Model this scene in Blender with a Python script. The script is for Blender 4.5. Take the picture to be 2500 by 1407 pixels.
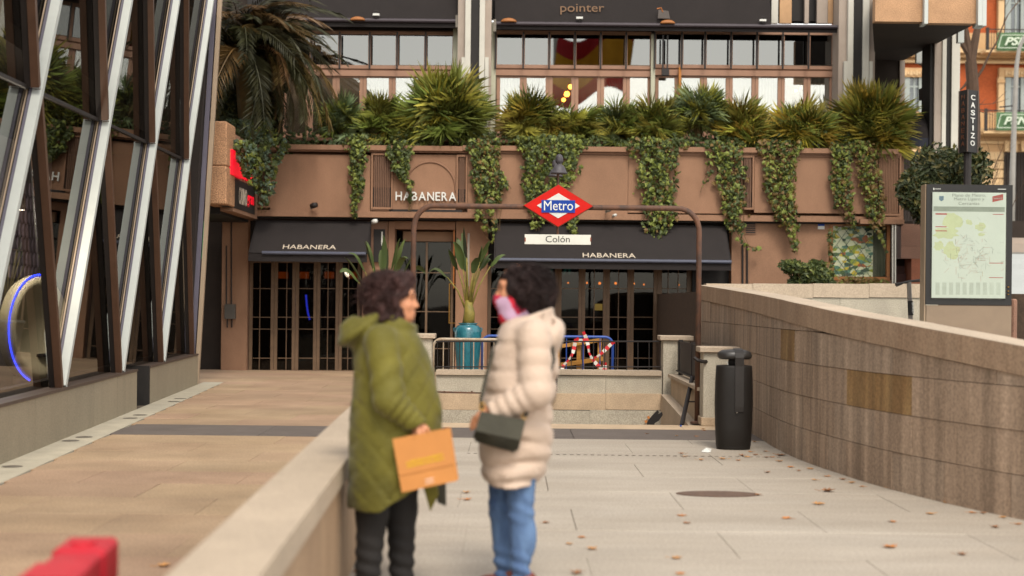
import bpy, bmesh, math, random
import numpy as np
from mathutils import Vector, Matrix, Euler, noise as mnoise

for o in list(bpy.data.objects):
    bpy.data.objects.remove(o)
scene = bpy.context.scene
COL = scene.collection
R = math.radians
rng = random.Random(7)

# ------------------------------------------------------------------ camera, sky, sun, exposure
F = 2500 * 50 / 36.0          # focal length in photo pixels (50 mm on 36 mm)
CAMH = 1.45
ROLL = 0.0105
HORIZON = 740.0
cam_data = bpy.data.cameras.new('camera')
cam = bpy.data.objects.new('camera', cam_data)
COL.objects.link(cam)
cam_data.lens = 50
cam_data.sensor_width = 36
cam_data.shift_y = (HORIZON - 703.5) / 2500.0
cam_data.clip_end = 2000
cam_data.clip_start = 0.1
cam_data.dof.use_dof = True
cam_data.dof.focus_distance = 19.0
cam_data.dof.aperture_fstop = 1.5
cam.matrix_world = Matrix.Translation((0, 0, CAMH)) @ Matrix.Rotation(R(90), 4, 'X') @ Matrix.Rotation(ROLL, 4, 'Z')
scene.camera = cam

world = bpy.data.worlds.new('World')
scene.world = world
world.use_nodes = True
wn = world.node_tree
wn.nodes.clear()
sky = wn.nodes.new('ShaderNodeTexSky')
sky.sky_type = 'NISHITA'
sky.sun_disc = False
SUN_EL, SUN_AZ = R(52), R(168)      # azimuth clockwise from +Y: behind the camera
sky.sun_elevation = SUN_EL
sky.sun_rotation = SUN_AZ
sky.air_density = 1.0
sky.dust_density = 1.0
sky.ozone_density = 0.6
hs = wn.nodes.new('ShaderNodeHueSaturation')
hs.inputs['Saturation'].default_value = 0.22      # overcast: the blue is washed out
tint = wn.nodes.new('ShaderNodeMix')
tint.data_type = 'RGBA'
tint.blend_type = 'MULTIPLY'
tint.inputs['Factor'].default_value = 1.0
tint.inputs['B'].default_value = (1.0, 0.95, 0.87, 1)
bg = wn.nodes.new('ShaderNodeBackground')
bg.inputs['Strength'].default_value = 0.15
wo = wn.nodes.new('ShaderNodeOutputWorld')
wn.links.new(sky.outputs[0], hs.inputs['Color'])
wn.links.new(hs.outputs[0], tint.inputs['A'])
wn.links.new(tint.outputs['Result'], bg.inputs['Color'])
wn.links.new(bg.outputs[0], wo.inputs['Surface'])

sd = bpy.data.lights.new('sun', 'SUN')
sd.energy = 1.0
sd.angle = R(16)
sd.color = (1.0, 0.93, 0.82)
sun = bpy.data.objects.new('sun', sd)
COL.objects.link(sun)
sdir = Vector((math.sin(SUN_AZ) * math.cos(SUN_EL), math.cos(SUN_AZ) * math.cos(SUN_EL), math.sin(SUN_EL)))
sun.rotation_euler = sdir.to_track_quat('Z', 'Y').to_euler()

scene.view_settings.view_transform = 'Standard'
scene.view_settings.look = 'None'
scene.view_settings.gamma = 1
scene.view_settings.exposure = 1.3
scene.render.engine = 'CYCLES'
scene.cycles.max_bounces = 7
scene.cycles.transparent_max_bounces = 12
scene.cycles.use_denoising = True

# ------------------------------------------------------------------ pixel helpers (photo 2500x1407)
def P(x, y, Y):
    dx = x - 1250.0; dy = y - HORIZON
    return Vector(((dx + dy * ROLL) * Y / F, Y, CAMH - (dy - dx * ROLL) * Y / F))
def G(x, y, z=0.0):
    dx = x - 1250.0; dy = y - HORIZON
    Y = (CAMH - z) * F / (dy - dx * ROLL)
    return P(x, y, Y)

# ------------------------------------------------------------------ materials
def lin(h):
    if isinstance(h, str):
        h = h.lstrip('#')
        c = [int(h[i:i + 2], 16) / 255 for i in (0, 2, 4)]
        return tuple((v / 12.92 if v <= .04045 else ((v + .055) / 1.055) ** 2.4) for v in c)
    return tuple(h)
MATS = {}
def M(name, col, rough=.75, var=.12, scale=3.0, bump=0.0, bscale=60.0, metal=0.0, rnd=0.0, stretch=None,
      speck=0.0, sscale=220.0, emit=0.0, spec=.4, col2=None, sheen=0.0, huernd=0.0, detail=5.0, trans=0.0, warp=0.5, stain=0.0, stscale=.45, ststretch=(1, 1, 1), spots=0.0, spscale=2.0):
    if name in MATS:
        return MATS[name]
    m = bpy.data.materials.new(name)
    m.use_nodes = True
    nt = m.node_tree
    b = nt.nodes['Principled BSDF']
    c = lin(col)
    c2 = lin(col2) if col2 else tuple(v * (1 - var) for v in c)
    c1 = c if col2 else tuple(v * (1 + var) for v in c)
    geo = nt.nodes.new('ShaderNodeNewGeometry')
    vec = geo.outputs['Position']
    if stretch:
        mp = nt.nodes.new('ShaderNodeMapping')
        mp.inputs['Scale'].default_value = stretch
        nt.links.new(vec, mp.inputs['Vector'])
        vec = mp.outputs['Vector']
    nz = nt.nodes.new('ShaderNodeTexNoise')
    nz.inputs['Scale'].default_value = scale
    nz.inputs['Detail'].default_value = detail
    nz.inputs['Roughness'].default_value = .6
    nz.inputs['Distortion'].default_value = warp
    nt.links.new(vec, nz.inputs['Vector'])
    rp = nt.nodes.new('ShaderNodeMapRange')
    rp.inputs['From Min'].default_value = .3
    rp.inputs['From Max'].default_value = .7
    nt.links.new(nz.outputs['Fac'], rp.inputs['Value'])
    mx = nt.nodes.new('ShaderNodeMix')
    mx.data_type = 'RGBA'
    mx.inputs['A'].default_value = (*c2, 1)
    mx.inputs['B'].default_value = (*c1, 1)
    nt.links.new(rp.outputs['Result'], mx.inputs['Factor'])
    cur = mx.outputs['Result']
    def mult(cur, valsock):
        h = nt.nodes.new('ShaderNodeVectorMath')
        h.operation = 'SCALE'
        nt.links.new(cur, h.inputs[0])
        nt.links.new(valsock, h.inputs['Scale'])
        return h.outputs[0]
    def mapr(sock, f0, f1, t0, t1):
        q = nt.nodes.new('ShaderNodeMapRange')
        for nm, vv in zip(('From Min', 'From Max', 'To Min', 'To Max'), (f0, f1, t0, t1)):
            q.inputs[nm].default_value = vv
        nt.links.new(sock, q.inputs['Value'])
        return q.outputs['Result']
    if stain:
        ms_ = nt.nodes.new('ShaderNodeMapping'); ms_.inputs['Scale'].default_value = ststretch
        ns_ = nt.nodes.new('ShaderNodeTexNoise'); ns_.inputs['Scale'].default_value = stscale; ns_.inputs['Detail'].default_value = 9; ns_.inputs['Roughness'].default_value = .68
        nt.links.new(geo.outputs['Position'], ms_.inputs['Vector']); nt.links.new(ms_.outputs[0], ns_.inputs['Vector'])
        cur = mult(cur, mapr(ns_.outputs['Fac'], .36, .64, 1 - stain, 1 + stain * .55))
    if spots:
        vs_ = nt.nodes.new('ShaderNodeTexVoronoi'); vs_.inputs['Scale'].default_value = spscale
        nt.links.new(geo.outputs['Position'], vs_.inputs['Vector'])
        cur = mult(cur, mapr(vs_.outputs['Distance'], .035, .055, 1 - spots, 1.0))
    if speck:
        sp = nt.nodes.new('ShaderNodeTexNoise')
        sp.inputs['Scale'].default_value = sscale
        sp.inputs['Detail'].default_value = 2
        nt.links.new(geo.outputs['Position'], sp.inputs['Vector'])
        r2 = nt.nodes.new('ShaderNodeMapRange')
        r2.inputs['From Min'].default_value = .35
        r2.inputs['From Max'].default_value = .65
        r2.inputs['To Min'].default_value = 1 - speck
        r2.inputs['To Max'].default_value = 1 + speck
        nt.links.new(sp.outputs['Fac'], r2.inputs['Value'])
        cur = mult(cur, r2.outputs['Result'])
    if rnd or huernd:
        oi = nt.nodes.new('ShaderNodeObjectInfo')
        if rnd:
            r3 = nt.nodes.new('ShaderNodeMapRange')
            r3.inputs['To Min'].default_value = 1 - rnd
            r3.inputs['To Max'].default_value = 1 + rnd
            nt.links.new(oi.outputs['Random'], r3.inputs['Value'])
            cur = mult(cur, r3.outputs['Result'])
        if huernd:
            mm = nt.nodes.new('ShaderNodeMath'); mm.operation = 'MULTIPLY'; mm.inputs[1].default_value = 7.31
            fr = nt.nodes.new('ShaderNodeMath'); fr.operation = 'FRACT'
            r4 = nt.nodes.new('ShaderNodeMapRange')
            r4.inputs['To Min'].default_value = .5 - huernd
            r4.inputs['To Max'].default_value = .5 + huernd
            hh = nt.nodes.new('ShaderNodeHueSaturation')
            nt.links.new(oi.outputs['Random'], mm.inputs[0])
            nt.links.new(mm.outputs[0], fr.inputs[0])
            nt.links.new(fr.outputs[0], r4.inputs['Value'])
            nt.links.new(r4.outputs['Result'], hh.inputs['Hue'])
            nt.links.new(cur, hh.inputs['Color'])
            cur = hh.outputs[0]
    nt.links.new(cur, b.inputs['Base Color'])
    b.inputs['Roughness'].default_value = rough
    b.inputs['Metallic'].default_value = metal
    b.inputs['Specular IOR Level'].default_value = spec
    if sheen:
        b.inputs['Sheen Weight'].default_value = sheen
    if trans:
        b.inputs['Subsurface Weight'].default_value = trans
        b.inputs['Subsurface Radius'].default_value = (.02, .01, .006)
    if emit:
        nt.links.new(cur, b.inputs['Emission Color'])
        b.inputs['Emission Strength'].default_value = emit
    if bump:
        bn = nt.nodes.new('ShaderNodeTexNoise')
        bn.inputs['Scale'].default_value = bscale
        bn.inputs['Detail'].default_value = 4
        nt.links.new(vec if stretch else geo.outputs['Position'], bn.inputs['Vector'])
        bp = nt.nodes.new('ShaderNodeBump')
        bp.inputs['Strength'].default_value = bump
        bp.inputs['Distance'].default_value = .01
        nt.links.new(bn.outputs['Fac'], bp.inputs['Height'])
        nt.links.new(bp.outputs[0], b.inputs['Normal'])
    MATS[name] = m
    return m
def glass(name, ior, tint, rough=.01, wob=0.0, wscale=1.0, refl=1.0):
    m = bpy.data.materials.new(name)
    m.use_nodes = True
    nt = m.node_tree
    nt.nodes.clear()
    out = nt.nodes.new('ShaderNodeOutputMaterial')
    fr = nt.nodes.new('ShaderNodeFresnel'); fr.inputs['IOR'].default_value = ior
    tr = nt.nodes.new('ShaderNodeBsdfTransparent'); tr.inputs['Color'].default_value = (*lin(tint), 1)
    gl = nt.nodes.new('ShaderNodeBsdfGlossy'); gl.inputs['Roughness'].default_value = rough
    gl.inputs['Color'].default_value = (.95, .96, .93, 1)
    mx = nt.nodes.new('ShaderNodeMixShader')
    rm = nt.nodes.new('ShaderNodeMath'); rm.operation = 'MULTIPLY'; rm.inputs[1].default_value = refl
    nt.links.new(fr.outputs[0], rm.inputs[0]); nt.links.new(rm.outputs[0], mx.inputs['Fac'])
    nt.links.new(tr.outputs[0], mx.inputs[1])
    nt.links.new(gl.outputs[0], mx.inputs[2])
    nt.links.new(mx.outputs[0], out.inputs['Surface'])
    if wob:
        geo = nt.nodes.new('ShaderNodeNewGeometry')
        nz = nt.nodes.new('ShaderNodeTexNoise'); nz.inputs['Scale'].default_value = wscale; nz.inputs['Detail'].default_value = 1
        bp = nt.nodes.new('ShaderNodeBump'); bp.inputs['Strength'].default_value = wob; bp.inputs['Distance'].default_value = .02
        nt.links.new(geo.outputs['Position'], nz.inputs['Vector'])
        nt.links.new(nz.outputs['Fac'], bp.inputs['Height'])
        nt.links.new(bp.outputs[0], gl.inputs['Normal'])
    MATS[name] = m
    return m

# ------------------------------------------------------------------ mesh helpers
class MB:
    def __init__(s):
        s.v = []; s.f = []
    def add(s, vs, fs):
        o = len(s.v)
        s.v += [tuple(v) for v in vs]
        s.f += [tuple(i + o for i in f) for f in fs]
        return s
    def box(s, a, b, rz=0.0, piv=None):
        x0, y0, z0 = a; x1, y1, z1 = b
        vs = [(x0, y0, z0), (x1, y0, z0), (x1, y1, z0), (x0, y1, z0), (x0, y0, z1), (x1, y0, z1), (x1, y1, z1), (x0, y1, z1)]
        if rz:
            c = Vector(piv) if piv else Vector(((x0 + x1) / 2, (y0 + y1) / 2, 0))
            m = Matrix.Rotation(rz, 3, 'Z')
            vs = [m @ (Vector(v) - Vector((c.x, c.y, 0))) + Vector((c.x, c.y, 0)) for v in vs]
        return s.hexa(vs)
    def hexa(s, vs):
        return s.add(vs, [(0, 3, 2, 1), (4, 5, 6, 7), (0, 1, 5, 4), (1, 2, 6, 5), (2, 3, 7, 6), (3, 0, 4, 7)])
    def cbox(s, a, b, c=.008):
        """box with chamfered edges"""
        x0, y0, z0 = a; x1, y1, z1 = b
        bm = bmesh.new()
        bmesh.ops.create_cube(bm, size=1)
        for v in bm.verts:
            v.co = ((x0 + x1) / 2 + v.co.x * (x1 - x0), (y0 + y1) / 2 + v.co.y * (y1 - y0), (z0 + z1) / 2 + v.co.z * (z1 - z0))
        bmesh.ops.bevel(bm, geom=bm.edges[:], offset=c, segments=1, affect='EDGES')
        bm.verts.index_update()
        s.add([v.co for v in bm.verts], [[v.index for v in f.verts] for f in bm.faces])
        bm.free()
        return s
    def prism(s, poly, vec):
        n = len(poly); vec = Vector(vec)
        vs = [Vector(p) for p in poly] + [Vector(p) + vec for p in poly]
        fs = [tuple(range(n - 1, -1, -1)), tuple(range(n, 2 * n))] + [(i, (i + 1) % n, n + (i + 1) % n, n + i) for i in range(n)]
        return s.add(vs, fs)
    def tube(s, pts, r, n=8, cap=True):
        pts = [Vector(p) for p in pts]
        rr = r if hasattr(r, '__len__') else [r] * len(pts)
        rings = []
        prev = None
        for i, p in enumerate(pts):
            t = (pts[min(i + 1, len(pts) - 1)] - pts[max(i - 1, 0)])
            if t.length < 1e-9:
                t = Vector((0, 0, 1))
            t.normalize()
            if prev is None:
                u = t.orthogonal().normalized()
            else:
                u = (prev - t * prev.dot(t))
                u = u.normalized() if u.length > 1e-6 else t.orthogonal().normalized()
            prev = u
            w = t.cross(u)
            rings.append([p + (u * math.cos(a) + w * math.sin(a)) * rr[i] for a in [2 * math.pi * k / n for k in range(n)]])
        vs = [v for rg in rings for v in rg]
        fs = []
        for i in range(len(pts) - 1):
            for k in range(n):
                fs.append((i * n + k, i * n + (k + 1) % n, (i + 1) * n + (k + 1) % n, (i + 1) * n + k))
        if cap:
            fs.append(tuple(range(n - 1, -1, -1)))
            fs.append(tuple((len(pts) - 1) * n + k for k in range(n)))
        return s.add(vs, fs)
    def lathe(s, prof, c, n=24, sx=1.0, sy=1.0, power=2.0):
        c = Vector(c)
        vs = []
        for (r, z) in prof:
            for k in range(n):
                a = 2 * math.pi * k / n
                ca, sa = math.cos(a), math.sin(a)
                if power != 2.0:
                    ca = math.copysign(abs(ca) ** (2 / power), ca); sa = math.copysign(abs(sa) ** (2 / power), sa)
                vs.append(c + Vector((r * sx * ca, r * sy * sa, z)))
        fs = []
        for i in range(len(prof) - 1):
            for k in range(n):
                fs.append((i * n + k, i * n + (k + 1) % n, (i + 1) * n + (k + 1) % n, (i + 1) * n + k))
        fs.append(tuple(range(n - 1, -1, -1)))
        fs.append(tuple((len(prof) - 1) * n + k for k in range(n)))
        return s.add(vs, fs)
    def mesh(s, name, mat, smooth=False):
        me = bpy.data.meshes.new(name)
        me.from_pydata(s.v, [], s.f)
        if mat:
            me.materials.append(mat)
        if smooth:
            me.polygons.foreach_set('use_smooth', [True] * len(me.polygons))
        me.update()
        return me
    def build(s, name, mat, parent=None, smooth=False):
        return link(name, s.mesh(name, mat, smooth), parent)
def wld(o):
    m = Matrix.Identity(4)
    while o is not None:
        m = o.matrix_basis @ m if o.parent is None else (o.matrix_parent_inverse @ o.matrix_basis) @ m
        o = o.parent
    return m
def link(name, me, parent=None, local=False):
    o = bpy.data.objects.new(name, me)
    COL.objects.link(o)
    if parent is not None:
        o.parent = parent
        if not local:
            o.matrix_parent_inverse = wld(parent).inverted()
    return o
def tag(o, label, cat, group=None):
    o['label'] = label; o['category'] = cat
    if group:
        o['group'] = group
    return o
def thing(name, label, cat, loc=(0, 0, 0), group=None):
    o = bpy.data.objects.new(name, None)
    COL.objects.link(o)
    o.location = loc
    o.empty_display_size = .2
    return tag(o, label, cat, group)
def struct(o):
    o['kind'] = 'structure'
    return o
def stuff(o):
    o['kind'] = 'stuff'
    return o
def rb(x0, y0, x1, y1, Y, d, mb=None):
    """upright box whose front face at depth Y covers the photo rectangle; d = thickness away from the camera"""
    mb = mb or MB()
    c = P((x0 + x1) / 2, (y0 + y1) / 2, Y)
    w = (x1 - x0) * Y / F / 2; h = (y1 - y0) * Y / F / 2
    return mb.box((c.x - w, Y, c.z - h), (c.x + w, Y + d, c.z + h))
def part(name, rect, Y, d, mat, parent):
    return rb(*rect, Y, d).build(name, mat, parent)
def text(name, body, rect, Y, mat, parent=None, bold=0.0, ext=.004, basis=None, shear=0.0):
    """lettering fitted to a photo rectangle at depth Y (or to basis = origin, u, v in metres)"""
    cu = bpy.data.curves.new(name, 'FONT')
    cu.body = body
    cu.size = 1
    cu.offset = bold
    cu.shear = shear
    cu.extrude = .5
    cu.resolution_u = 3
    tmp = bpy.data.objects.new('tmp_text', cu)
    COL.objects.link(tmp)
    dg = bpy.context.evaluated_depsgraph_get()
    dg.update()
    me = bpy.data.meshes.new_from_object(tmp.evaluated_get(dg))
    bpy.data.objects.remove(tmp)
    co = np.array([v.co[:] for v in me.vertices])
    lo, hi = co.min(0), co.max(0)
    if basis is None:
        c0 = P(rect[0], rect[3], Y); c1 = P(rect[2], rect[3], Y); c2 = P(rect[0], rect[1], Y)
        O, U, V = c0, c1 - c0, c2 - c0
    else:
        O, U, V = [Vector(b) for b in basis]
    N = U.cross(V).normalized()
    for v in me.vertices:
        a = (v.co.x - lo[0]) / (hi[0] - lo[0]); b = (v.co.y - lo[1]) / (hi[1] - lo[1]); c = v.co.z + .5
        v.co = O + U * a + V * b + N * (c * ext)
    me.materials.clear()
    me.materials.append(mat)
    me.name = name
    me.update()
    return link(name, me, parent)

# ------------------------------------------------------------------ implicit surfaces for figures
def surfnet(fn, lo, hi, h):
    ax = [np.arange(lo[i], hi[i] + h, h) for i in range(3)]
    X, Y, Z = np.meshgrid(*ax, indexing='ij')
    V = fn(X, Y, Z)
    s = V < 0
    nx, ny, nz = V.shape
    cor = [(i, j, k) for i in (0, 1) for j in (0, 1) for k in (0, 1)]
    def sl(A, c):
        return A[c[0]:nx - 1 + c[0], c[1]:ny - 1 + c[1], c[2]:nz - 1 + c[2]]
    cnt = sum(sl(s, c).astype(np.int8) for c in cor)
    mask = (cnt > 0) & (cnt < 8)
    idx = -np.ones(mask.shape, dtype=np.int64)
    n = int(mask.sum())
    idx[mask] = np.arange(n)
    base = np.argwhere(mask).astype(float)
    acc = np.zeros((n, 3)); num = np.zeros(n)
    for a in cor:
        for ax_i in range(3):
            if a[ax_i] == 0:
                b = list(a); b[ax_i] = 1
                va = sl(V, a)[mask]; vb = sl(V, b)[mask]
                cr = (va < 0) != (vb < 0)
                t = np.where(cr, va / np.where(cr, va - vb, 1), 0)
                p = np.array(a, float)[None, :].repeat(n, 0)
                p[:, ax_i] += t
                acc += p * cr[:, None]; num += cr
    pos = base + acc / num[:, None]
    pos = pos * h + np.array([ax[0][0], ax[1][0], ax[2][0]])
    faces = []
    for d in range(3):
        e1, e2 = (d + 1) % 3, (d + 2) % 3
        sA = [slice(0, -1) if i == d else slice(1, -1) for i in range(3)]
        sB = [slice(1, None) if i == d else slice(1, -1) for i in range(3)]
        A = s[tuple(sA)]; B = s[tuple(sB)]
        ch = np.argwhere(A != B)
        if not len(ch):
            continue
        dirn = A[A != B]
        q = ch.copy(); q[:, e1] += 1; q[:, e2] += 1
        def cell(o1, o2):
            r = q.copy(); r[:, e1] -= o1; r[:, e2] -= o2
            return idx[r[:, 0], r[:, 1], r[:, 2]]
        quad = np.stack([cell(1, 1), cell(0, 1), cell(0, 0), cell(1, 0)], 1)
        quad[~dirn] = quad[~dirn][:, ::-1]
        faces.append(quad)
    fc = np.concatenate(faces)
    return pos, fc
def sdf_obj(name, fn, lo, hi, h, mat, parent, relax=1):
    pos, fc = surfnet(fn, lo, hi, h)
    me = bpy.data.meshes.new(name)
    me.from_pydata(pos.tolist(), [], fc.tolist())
    me.materials.append(mat)
    me.polygons.foreach_set('use_smooth', [True] * len(me.polygons))
    me.update()
    return link(name, me, parent, local=True)
def smin(a, b, k):
    h = np.clip(.5 + .5 * (b - a) / k, 0, 1)
    return b * (1 - h) + a * h - k * h * (1 - h)
def ell(X, Y, Z, c, r, rot=0.0):
    x = X - c[0]; y = Y - c[1]; z = Z - c[2]
    if rot:
        ca, sa = math.cos(rot), math.sin(rot)
        x, z = x * ca + z * sa, -x * sa + z * ca
    q = np.sqrt((x / r[0]) ** 2 + (y / r[1]) ** 2 + (z / r[2]) ** 2)
    return (q - 1) * min(r)
def cap(X, Y, Z, a, b, ra, rb_):
    a = np.array(a); b = np.array(b); d = b - a
    t = np.clip(((X - a[0]) * d[0] + (Y - a[1]) * d[1] + (Z - a[2]) * d[2]) / d.dot(d), 0, 1)
    q = np.sqrt((X - a[0] - t * d[0]) ** 2 + (Y - a[1] - t * d[1]) ** 2 + (Z - a[2] - t * d[2]) ** 2)
    return q - (ra + (rb_ - ra) * t), t
def loft(X, Y, Z, tab):
    """tab rows: z, xmin, xmax, half width in y"""
    t = np.array(tab)
    t = t[np.argsort(t[:, 0])]
    x0 = np.interp(Z, t[:, 0], t[:, 1]); x1 = np.interp(Z, t[:, 0], t[:, 2]); b = np.interp(Z, t[:, 0], t[:, 3])
    a = (x1 - x0) / 2; cx = (x0 + x1) / 2
    q = np.sqrt(((X - cx) / a) ** 2 + (Y / b) ** 2)
    d = (q - 1) * np.minimum(a, b)
    return np.maximum(d, np.maximum(t[0, 0] - Z, Z - t[-1, 0])), np.arctan2(Y, X - cx)
def wob(X, Y, Z, s, ph=0.0):
    return (np.sin(X * s + 1.3 * np.sin(Y * s * .8 + ph) + ph) + np.sin(Y * s * 1.17 + 1.1 * np.sin(Z * s * .9) + 2 * ph) + np.sin(Z * s * .93 + 1.2 * np.sin(X * s * 1.1) + 3 * ph)) / 3
# ================================================================== materials in use
m_slabL = M('paving_brown', '#a58b71', .8, .16, .9, .12, 90, rnd=.06, speck=.18, sscale=55, col2='#947a61', huernd=.008, stretch=(1, 1, 1), detail=8, stain=.17, stscale=.8, ststretch=(.9, 1.1, 1), spots=.2, spscale=1.7)
m_slabR = M('paving_grey', '#aaa093', .8, .10, .8, .10, 90, rnd=.02, speck=.15, sscale=60, col2='#9c9183', stretch=(.6, 1.6, 1), detail=8, stain=.11, stscale=1.1, ststretch=(.35, 1.8, 1), spots=.16, spscale=1.6)
m_band = M('paving_dark', '#5f5650', .8, .12, 3, .1, 90, rnd=.06, speck=.1)
m_pale = M('paving_pale_strip', '#a9a18f', .8, .12, 3, .1, 90, rnd=.05, speck=.1)
m_joint = M('joint_dirt', '#5f5345', .95, .3, 6)
m_gran = M('granite_warm', '#b09a80', .75, .14, 2.2, .12, 140, rnd=.06, speck=.16, sscale=90)
m_granl = M('granite_light', '#a8a090', .75, .14, 2.5, .12, 140, rnd=.05, speck=.22, sscale=80)
m_cop = M('coping_stone', '#ad9c88', .75, .10, 2, .12, 120, rnd=.04, speck=.14, sscale=80, stain=.08, stscale=1.2)
m_tile = M('wall_tile_brown', '#a8917c', .8, .3, 1.0, .2, 90, rnd=.05, stretch=(7, 7, .8), speck=.18, col2='#907a66', sscale=45, detail=9, stain=.34, stscale=1.0, ststretch=(7, 7, .35))
m_tile2 = M('wall_tile_grey', '#a8937f', .8, .3, 1.0, .2, 90, rnd=.05, stretch=(7, 7, .8), speck=.18, col2='#917d6b', sscale=45, detail=9, stain=.32, stscale=1.0, ststretch=(7, 7, .35))
m_tile3 = M('wall_tile_ochre', '#987b52', .8, .3, 1.0, .2, 90, rnd=.05, stretch=(7, 7, .8), speck=.18, col2='#7d5c38', sscale=45, detail=9, stain=.32, stscale=1.0, ststretch=(7, 7, .35))
m_low = M('parapet_stone', '#a3896d', .75, .16, 1.0, .08, 90, rnd=.04, stretch=(5, 5, 1.0), speck=.12, sscale=70, col2='#957a60', stain=.14, ststretch=(7, 7, .6), stscale=1)
m_white = M('white_metal', '#b2b6b2', .5, .05, 4)
m_lilac = M('lilac_grey_metal', '#5d5966', .5, .08, 4)
m_finshade = M('shaded_fin_metal', '#543c2e', .45, .12, 5)  # brown carries the shade of the fins that lean the other way
m_dark = M('black_metal', '#211b19', .6, .15, 6)
m_black = M('near_black', '#1d1917', .7, .15, 4)
m_cream = M('cream_metal', '#a08c76', .5, .06, 4)
m_plinth = M('plinth_granite', '#8f8470', .75, .06, 1.4, .08, 120, rnd=.05, stretch=(3, 3, .8), speck=.16, sscale=80)
m_rust = M('rusty_pipe', '#6b4733', .7, .3, 9, .25, 160, col2='#3c302b', stretch=(1, 1, .5))
m_soil = M('soil', '#3b2d22', .95, .3, 12, .5, 40)

# ================================================================== the ground
HX0, HX1, HY0, HY1 = -1.15, 2.30, 17.12, 20.62       # stairwell opening
xs = [-300, HX0, HX1, 300]; ys = [-300, HY0, HY1, 600]
g = MB()
for i in range(3):
    for j in range(3):
        if i == 1 and j == 1:
            continue
        g.add([(xs[i], ys[j], -.016), (xs[i + 1], ys[j], -.016), (xs[i + 1], ys[j + 1], -.016), (xs[i], ys[j + 1], -.016)], [(0, 1, 2, 3)])
ground = struct(g.build('ground', m_joint))
def slabs(parent, x0f, x1f, y0, y1, lx, ly, mat, gap=.004, stag=.5):
    cache = {}
    y = y0; row = 0
    while y < y1 - .05:
        d = min(ly, y1 - y)
        xa = x0f(y + d / 2); xb = x1f(y + d / 2)
        x = xa - (stag * lx * (row % 2)) - rng.random() * .15
        while x < xb:
            a = max(x, xa); b = min(x + lx, xb)
            if b - a > .08:
                k = (round(b - a, 2), round(d, 2))
                if k not in cache:
                    cache[k] = MB().cbox((-(k[0] - gap) / 2, -(k[1] - gap) / 2, -.035), ((k[0] - gap) / 2, (k[1] - gap) / 2, 0), .0025).mesh('slab', mat)
                o = link('slab', cache[k], parent, local=True)
                o.location = ((a + b) / 2, y + d / 2, rng.uniform(-.0012, .0012))
            x += lx
        y += d; row += 1
def bx(Y):                                   # foot of the glass building's plinth
    return -4.42 - .078 * (Y - 12.3)
def px_r(Y):                                 # right face of the low parapet
    return -.575 - .0343 * Y
pav1 = struct(MB().box((-4.6, 4.2, -.05), (-1.2, 4.25, -.04)).build('brown_paving', m_joint))
slabs(pav1, lambda Y: bx(Y) + .36, lambda Y: (px_r(Y) - .2 if Y < 11.8 else -1.16), 4.0, 15.25, 1.25, .8, m_slabL)
slabs(pav1, lambda Y: bx(Y) + .36 if Y < 24.3 else -7.5, lambda Y: -1.16, 16.5, 29.6, 1.25, .8, m_slabL)
pav2 = struct(MB().box((0, 4.2, -.05), (1.2, 4.25, -.04)).build('grey_paving', m_joint))
slabs(pav2, lambda Y: (px_r(Y) - .2 if Y < 11.8 else -1.16), lambda Y: 3.15 if Y > 12.2 else 3.15 + (12.2 - Y) * .42, 3.4, 15.25, 1.6, .95, m_slabR, gap=.0025)
slabs(pav2, lambda Y: -1.16, lambda Y: 2.9, 16.5, 17.12, 1.6, .62, m_gran, gap=.004)
slabs(pav2, lambda Y: -1.16, lambda Y: 7.0, 20.75, 29.6, 1.2, .8, m_slabL)
band = struct(MB().box((0, 15.9, -.05), (1.2, 15.95, -.04)).build('dark_paving_band', m_joint))
slabs(band, lambda Y: bx(Y) + .36, lambda Y: 2.9, 15.25, 16.5, 1.7, 1.25, m_band)
strip = struct(MB().box((-4.6, 12, -.05), (-4.5, 12.05, -.04)).build('pale_paving_strip', m_joint))
Y = 7.0
while Y < 24.2:
    mb = MB()
    a0, a1 = Vector((bx(Y), Y, 0)), Vector((bx(Y + .95), Y + .95, 0))
    mb.hexa([a0 + Vector((0, .004, -.03)), a0 + Vector((.35, .004, -.03)), a1 + Vector((.35, -.004, -.03)), a1 + Vector((0, -.004, -.03)),
             a0 + Vector((0, .004, .001)), a0 + Vector((.35, .004, .001)), a1 + Vector((.35, -.004, .001)), a1 + Vector((0, -.004, .001))])
    mb.build('slab', m_pale, strip)
    Y += .95
# round ground lights set in pairs into the pale strip
for k, (px, py) in enumerate([(30, 1140), (172, 1077), (205, 1068), (318, 1022), (342, 1014), (425, 981), (440, 974)]):
    c = G(px, py)
    o = MB().lathe([(.0, .003), (.06, .003), (.066, .005), (.085, .005), (.088, .002)], c, 20).build('ground_light', M('dull_steel', '#6d665c', .5, .2, 9, metal=.3))
    tag(o, ['round steel uplight in the pale strip at the left edge of the photo', 'round uplight before the near plinth, nearer of the left pair', 'round uplight before the near plinth, farther of the left pair',
            'round uplight near the plinth gap, nearer of its pair', 'round uplight near the plinth gap, farther of its pair', 'round uplight before the far plinth, nearer of its pair', 'round uplight before the far plinth, farther of its pair'][k], 'ground light', 'uplights along the glass building')

# slotted drain crossing the ramp
dr = thing('slot_drain', 'thin row of drain slots running across the grey paving before the bin', 'drain', G(1500, 1112))
ya = G(1110, 1107).y; yb = G(2000, 1118).y
x = -.42
while x < 2.6:
    t = (x + .42) / 3.0
    yy = ya + (yb - ya) * t
    MB().box((x, yy - .012, .0005), (x + .034, yy + .012, .0022)).build('slot', M('slot_dark', '#3a2f26', .9, .3, 20), dr)
    x += .066
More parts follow.
